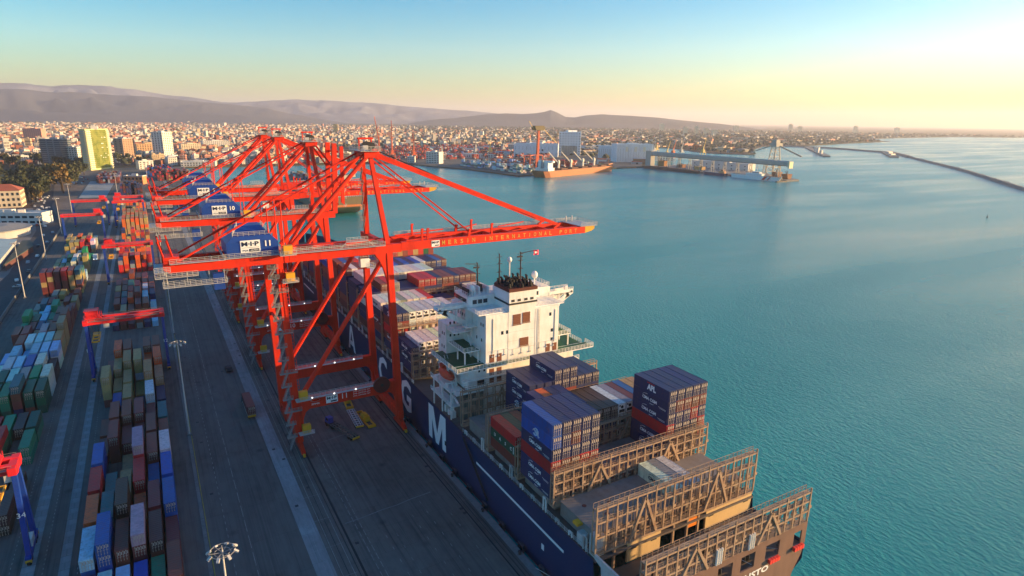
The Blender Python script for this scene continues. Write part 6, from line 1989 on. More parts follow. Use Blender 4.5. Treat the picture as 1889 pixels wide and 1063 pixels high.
for f in range(4):
    for b in range(4):
        hw.box(-.42 + b * .22, -.42 + b * .22 + .12, -.506, -.5005, .1 + f * .22, .1 + f * .22 + .11); hw.box(.5005, .506, -.42 + b * .22, -.42 + b * .22 + .12, .1 + f * .22, .1 + f * .22 + .11)
hwm = hw.mesh("windows", GLASS)
PALH = [("white", lin(196, 190, 180)), ("cream", lin(188, 164, 132)), ("pale grey", lin(138, 136, 136)), ("pinkish", lin(184, 128, 112)), ("terracotta", lin(138, 84, 64)), ("white", lin(214, 208, 198))]
cand = []
def city_density(az, d):
    if az < 20: return .95 if d < 5200 else (.6 if d < 7200 else .10)
    if az < 33: return .52 if d < 4200 else (.25 if d < 6500 else .09)
    if az < 42: return .24 if d < 4500 else .12
    return .12 if d < 5200 else .07
d = 1250.0
while d < 8600:
    step = 19 + (d - 1250) * .0062
    az = -17.0
    while az < 72:
        az += math.degrees(step / d) * q.uniform(.75, 1.25)
        if q.random() > city_density(az, d): continue
        dd = d + q.uniform(-.5, .5) * step
        x, y = dd * math.sin(math.radians(az)), dd * math.cos(math.radians(az))
        if not in_land(x, y) or not in_land(x, y - 40) or not in_land(x + 30, y): continue
        if x > 430 and x < 1010 and y < 2080: continue                   # the far harbour has its own things
        if x > 1010 and x < 1500 and y < 1500: continue
        if -250 < x < 20 and y < 1500: continue
        if 10 <= x < 70 and y < 1400: continue
        if 1560 < x < 1760 and 1300 < y < 1830: continue
        dens_far = dd > 5200
        w, dp = q.uniform(8, 16) * (1 + dd * 6e-5), q.uniform(8, 14) * (1 + dd * 6e-5)
        h = q.choice([5, 6, 8, 9, 9, 11, 12, 14, 17]) if not (az > 33) else q.choice([4, 6, 7, 9, 12])
        if q.random() < .006 and az < 33: h = q.uniform(22, 34)
        if az > 30 and q.random() < .12: w, dp, h = q.uniform(40, 110), q.uniform(20, 45), q.uniform(7, 11)   # sheds of the plain
        ci = q.choices(range(6), [3, 3, 2, 2.2, 1.4, 2])[0]
        kind = 1 if ci == 4 or q.random() < .14 else q.choice([0, 0, 2])
        cand.append((dd, x, y, w, dp, h, q.choice([.3, .3, .35, -.2, .9]) + q.uniform(-.06, .06), ci, kind))
    d += step * .92
cand.sort(key=lambda c: c[0] / (c[3] * c[5]) ** .5)
# the largest in view stand as things of their own
NH = 288
seen_l = {}
for c in cand[:NH]:
    dd, x, y, w, dp, h, a, ci, kind = c
    nm = PALH[ci][0]
    o = inst(HM[kind], "city_house", (x, y, LAND_Z), a, scale=(w, dp, h)); o.color = (*PALH[ci][1], 1)
    shp = ("flat-roofed", "hip-roofed", "L-shaped")[kind]
    size = "tall" if h > 19 else ("long low" if w > 38 else ("low" if h < 10 else "mid-height"))
    lab = "%s %s %s house among the crowded city roofs beyond the port" % (size, nm, shp)
    tag(o, lab, "house", "%s %s %s city houses" % (size, nm, shp))
    if dd < 2600: inst(hwm, "windows", parent=o)["kind"] = "stuff"
# all others: one mass
V = []; F = []; K = []
for c in cand[NH:]:
    dd, x, y, w, dp, h, a, ci, kind = c
    ca, sa = math.cos(a), math.sin(a)
    o = len(V)
    for z in (LAND_Z, h):
        for sx, sy in ((-.5, -.5), (.5, -.5), (.5, .5), (-.5, .5)):
            V.append((x + sx * w * ca - sy * dp * sa, y + sx * w * sa + sy * dp * ca, z))
    F += [(o + 4, o + 5, o + 6, o + 7), (o, o + 1, o + 5, o + 4), (o + 1, o + 2, o + 6, o + 5), (o + 2, o + 3, o + 7, o + 6), (o + 3, o, o + 4, o + 7)]
    col = PALH[ci][1]; rc = tuple(v * .6 for v in col) if kind != 1 else lin(150, 84, 60)
    K += [rc] + [col] * 4
def mass(name, V, F, K, mat):
    me = bpy.data.meshes.new(name); me.from_pydata(V, [], F)
    at = me.attributes.new("Col", 'FLOAT_COLOR', 'FACE')
    arr = np.ones((len(F), 4), dtype=np.float32); arr[:, :3] = np.array(K, dtype=np.float32); at.data.foreach_set("color", arr.ravel())
    me.materials.append(mat); me.update()
    o = bpy.data.objects.new(name, me); COL.objects.link(o)
    return tag(o, kind="stuff")
mass("city_houses", V, F, K, WALLATTR)
# groves, gardens and orchard rows as one mass of tree crowns
V = []; F = []; K = []
d = 1350.0
while d < 8200:
    step = 36 + (d - 1300) * .011
    az = -17.0
    while az < 70:
        az += math.degrees(step / d) * q.uniform(.5, 1.5)
        dd = d + q.uniform(-.5, .5) * step
        x, y = dd * math.sin(math.radians(az)), dd * math.cos(math.radians(az))
        if not in_land(x, y) or (430 < x < 1010 and y < 2000) or (-60 < x < 430 and y < 1400): continue
        if q.random() > (1.0 if az > 20 else .55): continue
        r = q.uniform(4, 9) * (1 + dd * 1.2e-4); o = len(V); h = r * q.uniform(.8, 1.3)
        for k in range(7):
            a = k * .898 + q.random(); rr = r * q.uniform(.75, 1.2); V.append((x + rr * math.cos(a), y + rr * math.sin(a), h * q.uniform(.15, .4)))
        for k in range(5):
            a = k * 1.257 + q.random(); rr = r * q.uniform(.4, .75); V.append((x + rr * math.cos(a), y + rr * math.sin(a), h * q.uniform(.75, 1.0)))
        V.append((x, y, h * 1.1))
        for k in range(7):
            F.append((o + k, o + (k + 1) % 7, o + 7 + int(k * 5 / 7)))
        for k in range(5):
            k7 = int((k + 1) * 7 / 5) % 7
            F.append((o + 7 + k, o + k7, o + 7 + (k + 1) % 5)); F.append((o + 7 + k, o + 7 + (k + 1) % 5, o + 12))
        K += [(lambda s: (.035 * s, .045 * s, .02 * s))(q.uniform(.6, 1.5))] * (len(F) - len(K))
    d += step * .9
mass("groves", V, F, K, WALLATTR)

# ------------------------------------------------------------------ the harbour across the basin
poly_sheet("harbour_quay", [(489, 1344), (513, 1207), (549, 1126), (567, 952), (831, 1038), (940, 1052), (946, 1056), (1095, 1262), (1400, 1620), (1200, 1900), (560, 1900), (430, 1600), (430, 1344)], LAND_Z + .05,
           ground_mat("harbour_ground", (.10, .095, .09), (.18, .165, .15), .02, .2, .9, .5))
T = thing("pier", "long concrete pier carrying the grey conveyor gallery out into the bay", "pier", (975, 860, SEA_Z))
mb = MB(); mb.prism([(944, 1062), (951, 699), (985, 699), (1062, 850), (1090, 1062)], 'z', -6, .4); part(mb, "pier_deck", CONC, T)
for k in range(12):
    m = MB(); m.box(943.6 + k * .56, 945.2 + k * .56, 1040 - k * 28, 1043 - k * 28, -3, -.2); part(m, "pier_fender", BLACK, T)
mb = MB(); mb.box(925, 951, 697, 701, -4, -.8); part(mb, "landing_stage", DARK, T)
# conveyor gallery
GG = paint("gallery_grey", (.42, .40, .35), .7, .4, .1); SILOB = paint("silo_blue_grey", (.76, .80, .83), .7, .3, .06); SHEDB = paint("shed_grey_white", (.74, .77, .78), .7, .35, .06)
T = thing("conveyor_gallery", "long grey conveyor gallery standing on legs above the pier", "conveyor", (956, 880, 0))
mb = MB(); mb.prism([(952, 23.2), (952, 30.2), (956, 32.2), (960, 30.2), (960, 23.2)], 'y', 700, 1056); part(mb, "gallery_tube", GG, T)
m = MB(); m.box(951, 961, 697, 700.2, 20, 31.5); part(m, "end_house", paint("end_house_cream", (.75, .66, .42), .6, .2, .2), T)
m = MB(); m.box(951, 963, 1040, 1056.5, 0, 33); part(m, "transfer_tower", GG, T)
for k in range(11):
    y = 720 + k * 30
    m = MB()
    for x in (953, 959):
        m.bar((x, y, 0), (x, y, 23.2), .9)
    m.bar((953, y, 2), (959, y, 22), .4); m.bar((956, y - 9, 0), (956, y, 22), .5); m.bar((956, y + 9, 0), (956, y, 22), .5)
    part(m, "trestle_leg", GG, T)
m = MB(); m.rail((951.6, 702, 23.2), (951.6, 1040, 23.2), 1.2, 9, .25, 2); part(m, "gallery_walkway", DARK, T)
block("shed", "long low white shed on the pier behind the conveyor gallery", "shed", 1034, 1000, math.radians(-82), 136, 26, 14, PALEW, 2, 9, PALEW, ww=3, wh=2)
# loader tower
T = thing("loader_tower", "tall grey lattice ship loader tower rising over the pier's far end", "loader tower", (982, 752, 0))
m = MB()
for sx in (-1, 1):
    for sy in (-1, 1):
        m.bar((982 + sx * 10, 752 + sy * 9, 0), (982 + sx * 5, 752 + sy * 4, 56), 1.3)
part(m, "tower_leg", GG, T)
m = MB()
for k in range(6):
    z0, z1 = k * 9.2, (k + 1) * 9.2; f0, f1 = 10 - k * .85, 10 - (k + 1) * .85
    for sy in (-1, 1):
        s = 1 if k % 2 else -1
        m.bar((982 - s * f0, 752 + sy * (f0 - 1), z0), (982 + s * f1, 752 + sy * (f1 - 1), z1), .7)
        m.bar((982 - f1, 752 + sy * (f1 - 1), z1), (982 + f1, 752 + sy * (f1 - 1), z1), .7)
    for sx in (-1, 1): m.bar((982 + sx * f0, 752 - f0 + 1, z0), (982 + sx * f1, 752 + f1 - 1, z1), .6)
part(m, "tower_bracing", GG, T)
m = MB(); m.box(974, 991, 745, 759, 54, 60); m.box(977, 987, 748, 757, 60, 66); part(m, "machine_deck", GG, T)
m = MB(); m.bar((982, 752, 58), (1002, 712, 38), 2.0, 2.6); m.bar((982, 752, 58), (962, 790, 42), 1.4, 1.8); part(m, "chute", GG, T)
for i, (y, hgt) in enumerate(((715, 9), (735, 11), (790, 7))):
    TT = thing("hopper", "rusty brown hopper on the pier beneath the conveyor gallery, %s from its seaward end" % ORD[i], "hopper", (972, y, .4))
    m = MB(); m.prism([(968, .4), (976, .4), (979, hgt), (965, hgt)], 'y', y - 6, y + 6); part(m, "bin", paint("hopper_rust_%d" % i, (.26, .11, .05), .8, .6, .2), TT)
    m = MB(); m.bar((965, y - 5, hgt), (970, y + 2, hgt + 5), .8); m.bar((979, y + 4, hgt), (972, y, hgt + 5), .8); part(m, "hopper_frame", DARK, TT)
m_ = [(958, 1010, 14, 9, .45, .2, .06), (962, 960, 10, 8, .28, .12, .06), (958, 905, 9, 10, .5, .30, .1)]
for i, (x, y, h, w, r, g, b_) in enumerate(m_):
    TT = thing("hopper", ("orange brown loader under the gallery's landward end", "dark brown loader under the gallery's middle", "yellowish loader under the gallery, next to the white shed")[i], "hopper", (x, y, .4))
    m = MB(); m.box(x - 4, x + 6, y - w, y + w, 3, h); part(m, "bin", paint("loader_%d" % i, (r, g, b_), .8, .5, .2), TT)
    m = MB()
    for dx in (-3, 5):
        for dy in (-w + 1, w - 1): m.bar((x + dx, y + dy, .4), (x + dx, y + dy, 3), .7)
    m.bar((x, y - w, h), (x, y + w, h + 3), .7); part(m, "frame", DARK, TT)
# grain silo and sheds
u = math.atan2(-22, 70)
def front(name, label, cat, x, y, w, d, h, mat, floors, bays, ang, **k): return block(name, label, cat, x, y, ang, w, d, h, mat, floors, bays, mat, **k)
T, body, c, uu, nn = front("grain_silo", "tall white-blue silo tower with rows of small square windows across the basin", "silo", 1003, 1470, 60, 26, 63, SILOB, 9, 8, math.radians(-37), sidebays=2, ww=2.6, wh=2.6, z0=3, winmat=DARK)
m = MB(); a = c[0] + uu * 20 + nn * 6; m.box(a.x, a.x + 30, a.y - 8, a.y + 4, 63.2, 68); part(m, "head_house", SILOB, T)
m = MB()
for k in range(10):
    p = c[0] + uu * (9 + k * 4.4) - nn * 1.2; m.tube((p.x, p.y, LAND_Z), (p.x, p.y, 27), 1.7, n=10)
part(m, "silo_tubes", GG, T)
T, body, c, uu, nn = front("silo_block", "long blue-grey silo wing on the left of the silo tower", "silo", 858, 1470, 118, 30, 33, SILOB, 2, 12, math.radians(-37), sidebays=0, ww=.9, wh=9, winmat=GG)
for k in range(2):
    m = MB(); p = c[0] + uu * (66 + k * 9) - nn * .2; m.bar(p + Vector((0, 0, 17)), p + uu * 4 + Vector((0, 0, 17)), .3, 5); part(m, "loading_door", DARK, body)
front("silo_block", "blue-grey silo wing with ribbed wall on the right of the silo tower", "silo", 1010, 1300, 44, 26, 32, SHEDB, 1, 9, math.radians(-37), ww=.8, wh=24, winmat=GG)
T, body, c, uu, nn = front("storage_hall", "big blue-grey hall with three tall lit doors right of the silos", "hall", 975, 1185, 92, 40, 41, SHEDB, 1, 14, math.radians(-20), sidebays=0, ww=.5, wh=30, winmat=GG)
for k in range(3):
    m = MB(); p = c[0] + uu * (22 + k * 22) - nn * .4; m.bar(p + Vector((0, 0, 30)), p + uu * 6 + Vector((0, 0, 30)), .8, 11); part(m, "pale_door", plain("door_lit_cream_%d" % k, (.75, .68, .5), .6), body)  # lit look of the doors put into their cream colour
m = MB()
for k in range(18):
    p = c[0] + uu * (k * 5.2) - nn * .5; m.bar(p + Vector((0, 0, LAND_Z)), p + Vector((0, 0, 40)), .5)
part(m, "wall_rib", SHEDB, body)
for i, (x, y, w, d, h, lab, mm) in enumerate(((1105, 1185, 40, 20, 14, "white building with lit gable right of the big hall", PALEW), (938, 1640, 120, 46, 22, "big grey hangar roof behind the far quay stacks", GREYW), (1015, 1720, 60, 30, 20, "cream hall at the right end of the grey hangar", CREAM), (535, 1296, 34, 16, 24, "pale office block with ribbon windows on the far quay", PALEW), (505, 1330, 16, 12, 12, "small white building left of the pale office block", PALEW), (660, 1480, 130, 20, 8, "long pale roofed shed behind the far quay stacks", PALEW))):
    block("port_building", lab, "building", x, y, math.radians(-30 if i != 3 else -58), w, d, h, mm, max(2, int(h / 4)), max(4, int(w / 6)), mm, ww=None if i != 3 else 4.8, wh=None if i != 3 else 1.6)
# ship lattice crane in orange red and mobile harbour cranes
def harbour_crane(x, y, h, jib, label, mat, boomdir, boomup=True):
    T = thing("harbour_crane", label, "harbour crane", (x, y, 0))
    m = MB(); m.box(x - 6, x + 6, y - 5, y + 5, 0, 3); 
    for sx in (-1, 1):
        for sy in (-1, 1): m.bar((x + sx * 5.5, y + sy * 5, 0), (x + sx * 5.5, y + sy * 5, 12), 1.2)
    m.box(x - 6, x + 6, y - 5.5, y + 5.5, 11, 13); part(m, "undercarriage", mat, T)
    m = MB(); m.bar((x, y, 12), (x, y, h * .55), 3.4, 3.4, 2.2, 2.2); m.box(x - 4, x + 3, y - 4, y + 4, 13, 19); part(m, "tower", mat, T)
    a = Vector((x, y, h * .45)); b_ = Vector((x + boomdir[0] * jib, y + boomdir[1] * jib, h))
    m = MB(); s = Vector((-boomdir[1], boomdir[0], 0)) * 1.1
    for o in (s, -s): m.bar(a + o, b_ + o * .4, .7); m.bar(a + o + Vector((0, 0, 2)), b_ + o * .4 + Vector((0, 0, .6)), .5)
    for k in range(10):
        p, p2 = a.lerp(b_, k / 10), a.lerp(b_, (k + 1) / 10); sg = 1 if k % 2 else -1; m.bar(p + s * sg * (1 - k * .06), p2 - s * sg * (1 - (k + 1) * .06), .4)
    part(m, "jib", mat, T)
    m = MB(); m.bar((x, y, h * .55), b_, .3); m.bar(b_, (b_.x, b_.y, h * .5), .25); part(m, "jib_rope", DARK, T)
ORC = paint("crane_orange", (.60, .10, .03), .5, .3, .2); YEC = paint("crane_yellow", (.62, .42, .10), .5, .3, .2); GRC = paint("crane_grey", (.45, .45, .42), .6, .3, .2)
# the orange tower crane behind the bulk carrier
T = thing("harbour_crane", "tall orange tower crane with a wide head behind the bulk carrier's stern", "harbour crane", (698, 1100, 0))
m = MB(); m.bar((698, 1100, 8), (700, 1100, 75), 5.5, 5.5, 4.0, 4.0); part(m, "tower", ORC, T)
m = MB(); m.prism([(690, 74), (708, 74), (711, 80), (687, 80)], 'y', 1092, 1108); m.box(688, 710, 1094, 1106, 80, 83); part(m, "crane_head", paint("crane_head_olive", (.20, .16, .07), .7, .4, .2), T)
m = MB(); m.bar((690, 1100, 74), (672, 1092, 92), .8); m.bar((712, 1100, 76), (752, 1110, 48), .8); part(m, "jib", YEC, T)
m = MB()
for dx, dy in ((-22, -8), (-10, -12), (16, 4), (-30, 2)): m.bar((698 + dx, 1100 + dy, 0), (698 + dx, 1100 + dy, 24), 1.8); m.bar((698 + dx, 1100 + dy, 24), (698, 1100, 26), 1.2)
part(m, "portal_leg", ORC, T)
harbour_crane(612, 1385, 58, 12, "pale mobile crane with raised lattice jib on the far quay behind the office block", GRC, (-.7, .4))
harbour_crane(478, 1440, 96, 14, "red lattice crane with steep raised jib rising behind the nearest crane's apex", ORC, (-.3, .9))
harbour_crane(520, 1470, 88, 6, "thin dark red lattice crane standing upright right of the nearest crane's apex", ORC, (.3, .9))
harbour_crane(550, 1405, 60, 6, "slim orange crane column over the far quay, right of the upright red crane", ORC, (.1, .9))
for i, (x, y) in enumerate(((1120, 1330), (1165, 1345), (1215, 1360), (1260, 1375))):
    harbour_crane(x, y, 52, 22, "grey dockside crane behind the halls, %s of four in a row from the left" % ORD[i], GRC, (-.6, .5))
for i, (x, y, mm, nm) in enumerate(((1180, 1230, YEC, "yellow"), (1250, 1280, ORC, "orange"), (1330, 1330, GRC, "pale grey"), (1385, 1300, YEC, "yellowish"))):
    harbour_crane(x, y, 46 + i, 20, "%s dockside crane left of the conveyor gallery's tower, by the inner basin" % nm, mm, (.7, .3))
# small sheds, tanks and offices scattered over the far port ground
q = random.Random(61)
PM = [PALEW, CREAM, GREYW, SHEDB, wallmat("wall_rust", (.34, .17, .10)), wallmat("wall_ochre", (.55, .36, .16))]
PN = ["pale", "cream", "grey", "white", "rust brown", "ochre"]
spots = []
for k in range(400):
    if len(spots) >= 64: break
    x, y = q.uniform(720, 1420), q.uniform(1060, 1900)
    if not in_land(x, y) or not in_land(x + 20, y - 12) or not in_land(x - 14, y - 14): continue
    if 800 < x < 1130 and 1150 < y < 1480: continue
    if 560 < x < 800 and y < 1420: continue
    if any((x - a) ** 2 + (y - b) ** 2 < 900 for a, b in spots): continue
    spots.append((x, y))
for k, (x, y) in enumerate(spots):
    mi = q.randint(0, 5); w, d_, h_ = q.uniform(12, 42), q.uniform(8, 16), q.uniform(4, 10)
    T = thing("port_shed", "small %s shed among the sheds of the far port behind the halls" % PN[mi], "shed", (x, y, LAND_Z), "small %s sheds of the far port" % PN[mi])
    a = math.radians(-35 + q.uniform(-6, 6)); u_ = Vector((math.cos(a), math.sin(a), 0)); n_ = Vector((-u_.y, u_.x, 0)); p0 = Vector((x, y, 0))
    c = [p0, p0 + u_ * w, p0 + u_ * w + n_ * d_, p0 + n_ * d_]
    mb = MB(); mb.prism([(p.x, p.y) for p in c], 'z', LAND_Z, h_); part(mb, "wall", PM[mi], T)
    r0, r1 = p0 + n_ * d_ / 2, p0 + u_ * w + n_ * d_ / 2
    mb = MB(); mb.add([(p.x, p.y, h_ + .02) for p in c] + [(r0.x, r0.y, h_ + d_ * .2), (r1.x, r1.y, h_ + d_ * .2)], [(0, 1, 5, 4), (2, 3, 4, 5), (1, 2, 5), (3, 0, 4)]); part(mb, "roof", q.choice([ROOFG, ROOFR, ROOFB, GREYW]), T)
    if q.random() < .5:
        m = MB(); m.bar(p0 + u_ * (w * .4) - n_ * .05 + Vector((0, 0, h_ * .38)), p0 + u_ * (w * .6) - n_ * .05 + Vector((0, 0, h_ * .38)), .3, h_ * .7); part(m, "door", DARK, T)
for k, (x, y) in enumerate(((1150, 1420), (1172, 1438), (1194, 1456), (1140, 1448), (1162, 1466))):
    T = thing("storage_tank", "round pale storage tank in the far port, %s of the five in its cluster" % ORD[k], "tank", (x, y, LAND_Z))
    m = MB(); m.tube((x, y, LAND_Z), (x, y, 9), 9, n=20); part(m, "shell", PALEW, T)
    m = MB(); m.tube((x, y, 9.02), (x, y, 10.6), 9, 2, n=20); part(m, "roof", GREYW, T)
for k, (x, y, h_, dx) in enumerate(((835, 1560, 52, -.6), (905, 1610, 46, .5), (1060, 1560, 50, -.5), (1310, 1420, 44, .6), (1365, 1470, 48, -.4), (760, 1500, 56, .3))):
    harbour_crane(x, y, h_, 20, "slender %s crane jib among the far port roofs, %s from the left" % (("yellow", "grey")[k % 2], ORD[(3, 4, 0, 1, 2, 5)[k]] if False else ORD[k]), (YEC, GRC)[k % 2], (dx, .5))
# ---- ships across the basin
def ship_hull(pts, z0, z1, sheer=1.5, flare=.8):
    """pts: closed outline of the deck (x,y), bow at index 0"""
    mb = MB(); n = len(pts)
    cx = sum(p[0] for p in pts) / n; cy = sum(p[1] for p in pts) / n
    lo = [(cx + (x - cx) * (.94 if i else flare), cy + (y - cy) * (.94 if i else flare), z0) for i, (x, y) in enumerate(pts)]
    hi = [(x, y, z1 + (sheer if i in (0,) else 0)) for i, (x, y) in enumerate(pts)]
    mb.add(lo + hi, [tuple(range(2 * n - 1, n - 1, -1))[::-1]] + [(i, (i + 1) % n, n + (i + 1) % n, n + i) for i in range(n)])
    return mb
def outline(x0, y0, x1, y1, beam):
    a = Vector((x0, y0, 0)); b_ = Vector((x1, y1, 0)); d = (b_ - a); L = d.length; d.normalize(); s = Vector((-d.y, d.x, 0)) * beam / 2
    P = [b_, b_ - d * L * .05 - s * .62, b_ - d * L * .13 - s, a + d * L * .05 - s, a - s * .8, a + s * .8, a + d * L * .05 + s, b_ - d * L * .13 + s, b_ - d * L * .05 + s * .62]
    return [(p.x, p.y) for p in P], d, s, L
RUST = paint("hull_rust_orange", (.40, .14, .05), .6, .5, .05, streak=False); RUSTD = paint("deck_rust", (.13, .055, .035), .8, .5, .1, streak=False)
o_, d_, s_, L_ = outline(588, 925, 826, 1015, 32)
T = thing("bulk_carrier", "rust-orange bulk carrier with white deckhouse and four deck cranes across the basin", "bulk carrier", (590, 925, SEA_Z))
part(ship_hull(o_, -2.6, 8.5, 4), "hull", RUST, T)
A = Vector((588, 925, 0))
m = MB(); m.add([(x, y, 8.55) for x, y in o_[1:]], [tuple(range(len(o_) - 1))]); part(m, "deck", RUSTD, T)
for k in range(5):
    p = A + d_ * (70 + k * 34); m = MB(); m.bar(p - d_ * 10 + Vector((0, 0, 9.6)), p + d_ * 10 + Vector((0, 0, 9.6)), 18, 2.2); part(m, "hatch_cover", RUSTD, T)
p = A + d_ * 22
m = MB(); m.bar(p - d_ * 9 + Vector((0, 0, 11)), p + d_ * 9 + Vector((0, 0, 11)), 28, 5); m.bar(p - d_ * 6 + Vector((0, 0, 18)), p + d_ * 8 + Vector((0, 0, 18)), 22, 9); dh = part(m, "deckhouse", WHITE, T)
m = MB(); m.bar(p + d_ * 1 + Vector((0, 0, 24)), p + d_ * 7 + Vector((0, 0, 24)), 32, 3); part(m, "bridge", WHITE, dh)
m = MB(); m.bar(p - d_ * 4 + Vector((0, 0, 25.2)), p - d_ * 4 + Vector((0, 0, 25.3)), .1); m.bar(p + d_ * 7.1 + Vector((0, 0, 24.2)), p + d_ * 7.3 + Vector((0, 0, 24.2)), 28, 1.2); part(m, "bridge_window", GLASS, dh)
m = MB(); m.tube((p - d_ * 8 + Vector((0, 0, 13))), (p - d_ * 8 + Vector((0, 0, 27))), 3, 2.4, n=10); part(m, "funnel", paint("funnel_grey", (.3, .32, .34), .6), dh)
m = MB(); m.tube(p + d_ * 3 + Vector((0, 0, 25)), p + d_ * 3 + Vector((0, 0, 35)), .35, n=6); part(m, "mast", GALV, dh)
for k in range(4):
    p = A + d_ * (66 + k * 40) + s_ * .1
    m = MB(); m.bar(p + Vector((0, 0, 8.5)), p + Vector((0, 0, 25)), 3.2, 3.2, 2.6, 2.6); m.bar(p - d_ * 2 + Vector((0, 0, 21)), p + d_ * 1.2 + Vector((0, 0, 21)), 4, 4); pc = part(m, "deck_crane", paint("deck_crane_%d" % k, (.78, .72, .60), .5, .3, .2), T)
    m = MB(); e = p - d_ * 22 + s_ * .5 + Vector((0, 0, 40 - k)); m.bar(p + Vector((0, 0, 18)), e, 2.4, 1.6, 1.2, 1.0); part(m, "crane_jib", MATS["deck_crane_%d" % k], pc)
m = MB(); m.bar(A + d_ * 238 + Vector((0, 0, 10)), A + d_ * 238 + Vector((0, 0, 24)), .5); m.bar(A + d_ * 228 + Vector((0, 0, 10.5)), A + d_ * 244 + Vector((0, 0, 11.5)), 14, 2); part(m, "forecastle", RUST, T)
# white patrol ship with red stripe moored at the pier
o_, d_, s_, L_ = outline(938, 805, 941, 700, 13)
T = thing("patrol_ship", "white patrol ship with slanted red stripe moored at the pier's seaward end", "patrol ship", (940, 752, SEA_Z))
part(ship_hull(o_, -2.6, 4.6, 2.2, .86), "hull", WHITE, T)
m = MB(); m.add([(x, y, 4.62) for x, y in o_[1:]], [tuple(range(len(o_) - 1))]); part(m, "deck", DECKGREY, T)
m = MB(); m.box(935, 944, 738, 772, 4.6, 8.2); m.box(936, 943, 744, 760, 8.2, 11); sup = part(m, "superstructure", WHITE, T)
m = MB(); m.box(935.8, 936, 744.5, 759, 9.2, 10.2); part(m, "window", GLASS, sup)
m = MB(); m.tube((939.5, 752, 11), (939.5, 752, 21), .4, n=6); m.bar((937, 752, 17), (942, 752, 17), .4); part(m, "mast", GALV, sup)
for k, (ya, w_) in enumerate(((731, 5.5), (723.5, 2.0))):
    m = MB(); m.prism([(ya, -1.6), (ya + w_, -1.6), (ya + w_ - 6, 4.4), (ya - 6, 4.4)], 'x', 932.9, 933.6); part(m, "red_stripe", plain("stripe_red_%d" % k, lin(200, 50, 45), .5), T)
m = MB(); m.box(936.5, 942.5, 790, 801, 4.65, 4.8); part(m, "helipad", DECKGREEN, T)
# dark barge and blue tanker along the pier
o_, d_, s_, L_ = outline(934, 1040, 934, 880, 17)
T = thing("barge", "long low dark brown barge moored along the landward half of the pier", "barge", (935, 960, SEA_Z))
part(ship_hull(o_, -2.6, 2.6, .6, .95), "hull", paint("barge_brown", (.09, .06, .06), .7, .4, .1), T)
m = MB(); m.box(929, 939, 900, 1020, 2.0, 3.3); part(m, "hold_coaming", RUSTD, T)
o_, d_, s_, L_ = outline(935, 816, 935, 872, 11)
T = thing("tugboat", "small dark blue workboat with orange-lit wheelhouse moored between barge and patrol ship", "tugboat", (935, 845, SEA_Z))
part(ship_hull(o_, -2.6, 2.8, 1.4, .85), "hull", HULLBLUE, T)
m = MB(); m.box(931.5, 938.5, 820, 832, 2.8, 6.5); m.box(932.5, 937.5, 822, 828, 6.5, 9); wh_ = part(m, "wheelhouse", paint("wheelhouse_orange_lit", (.6, .30, .16), .6), T)  # orange light on the wheelhouse is put into its paint colour
m = MB(); m.box(932.3, 932.5, 822.5, 827.5, 7.2, 8.4); part(m, "window", GLASS, wh_)
m = MB(); m.tube((935, 832, 6), (935, 832, 14), .3, n=6); part(m, "mast", GALV, T)
# second ship out in the basin, seen from astern
TAN_LIT = paint("hull_sunlit_tan", (.20, .155, .085), .45, .4, .05, streak=False)  # warm sun on dark hull paint, put into the colour
cx, sy = 172.0, 630.0
T = thing("container_ship", "big ship, hull sunlit tan, seen from astern in the basin behind the red cranes", "container ship", (cx, sy, SEA_Z))
st = [(sy, 17.5, 15.0, 16.5, 6.5), (sy + 1.5, 20.5, 17.5, 16.3, 5.0), (sy + 8, 22.0, 17.0, 16, 1.5), (sy + 22, 22.6, 17.5, 15.5, -2.6), (sy + 60, 22.6, 22.0, 15.5, -2.6), (sy + 190, 22.6, 21, 16, -2.6), (sy + 225, 17, 7, 19, -2.6), (sy + 250, .4, .2, 22, -2.6)]
def ring(y, hd, hw_, top, bot):
    prof = [(hd, top), (hd, top * .62 + bot * .38), ((hd * .5 + hw_ * .5), bot + (top - bot) * .22), (hw_ * .9, bot)]
    return [(cx - a_, y, z_) for a_, z_ in prof] + [(cx + a_, y, z_) for a_, z_ in reversed(prof)]
mb = MB(); vs = []
for s_t in st: vs += ring(*s_t)
n = 8
mb.add(vs, [(i * n + j, i * n + j + 1, (i + 1) * n + j + 1, (i + 1) * n + j) for i in range(len(st) - 1) for j in range(n - 1)] + [tuple(range(n))])
hl_ = part(mb, "hull", TAN_LIT, T)
BOOT = paint("boot_orange", (.62, .19, .06), .5, .3, .1)
mb = MB()
r0 = [(cx - 17.6, sy - .12, 8.6), (cx + 17.6, sy - .12, 8.6), (cx + 15.2, sy - .12, 6.4), (cx - 15.2, sy - .12, 6.4)]
mb.quad(*r0[::-1])
for sg in (-1, 1):
    A = [(sy, 17.6, 8.6, 15.2, 6.4), (sy + 8, 22.1, 4.6, 17.2, 1.4), (sy + 22, 22.3, .8, 17.7, -2.6), (sy + 60, 22.7, .2, 22.2, -2.6)]
    for p_, q_ in zip(A, A[1:]):
        mb.quad((cx + sg * (p_[1] + .1), p_[0], p_[2]), (cx + sg * (q_[1] + .1), q_[0], q_[2]), (cx + sg * (q_[3] + .1), q_[0], q_[4]), (cx + sg * (p_[3] + .1), p_[0], p_[4]))
part(mb, "boot_topping", BOOT, T)
mb = MB(); mb.add([(cx - a, y, t - .4) for y, a, b_, t, c_ in st] + [(cx + a, y, t - .4) for y, a, b_, t, c_ in reversed(st)], [tuple(range(2 * len(st)))]); part(mb, "deck", DECKGREY, T)
m = MB(); m.box(cx - 13, cx + 13, sy + 24, sy + 36, 15, 36); m.box(cx - 20, cx + 20, sy + 30, sy + 35, 33.5, 36); wh_ = part(m, "deckhouse", CREAM, T)
m = MB()
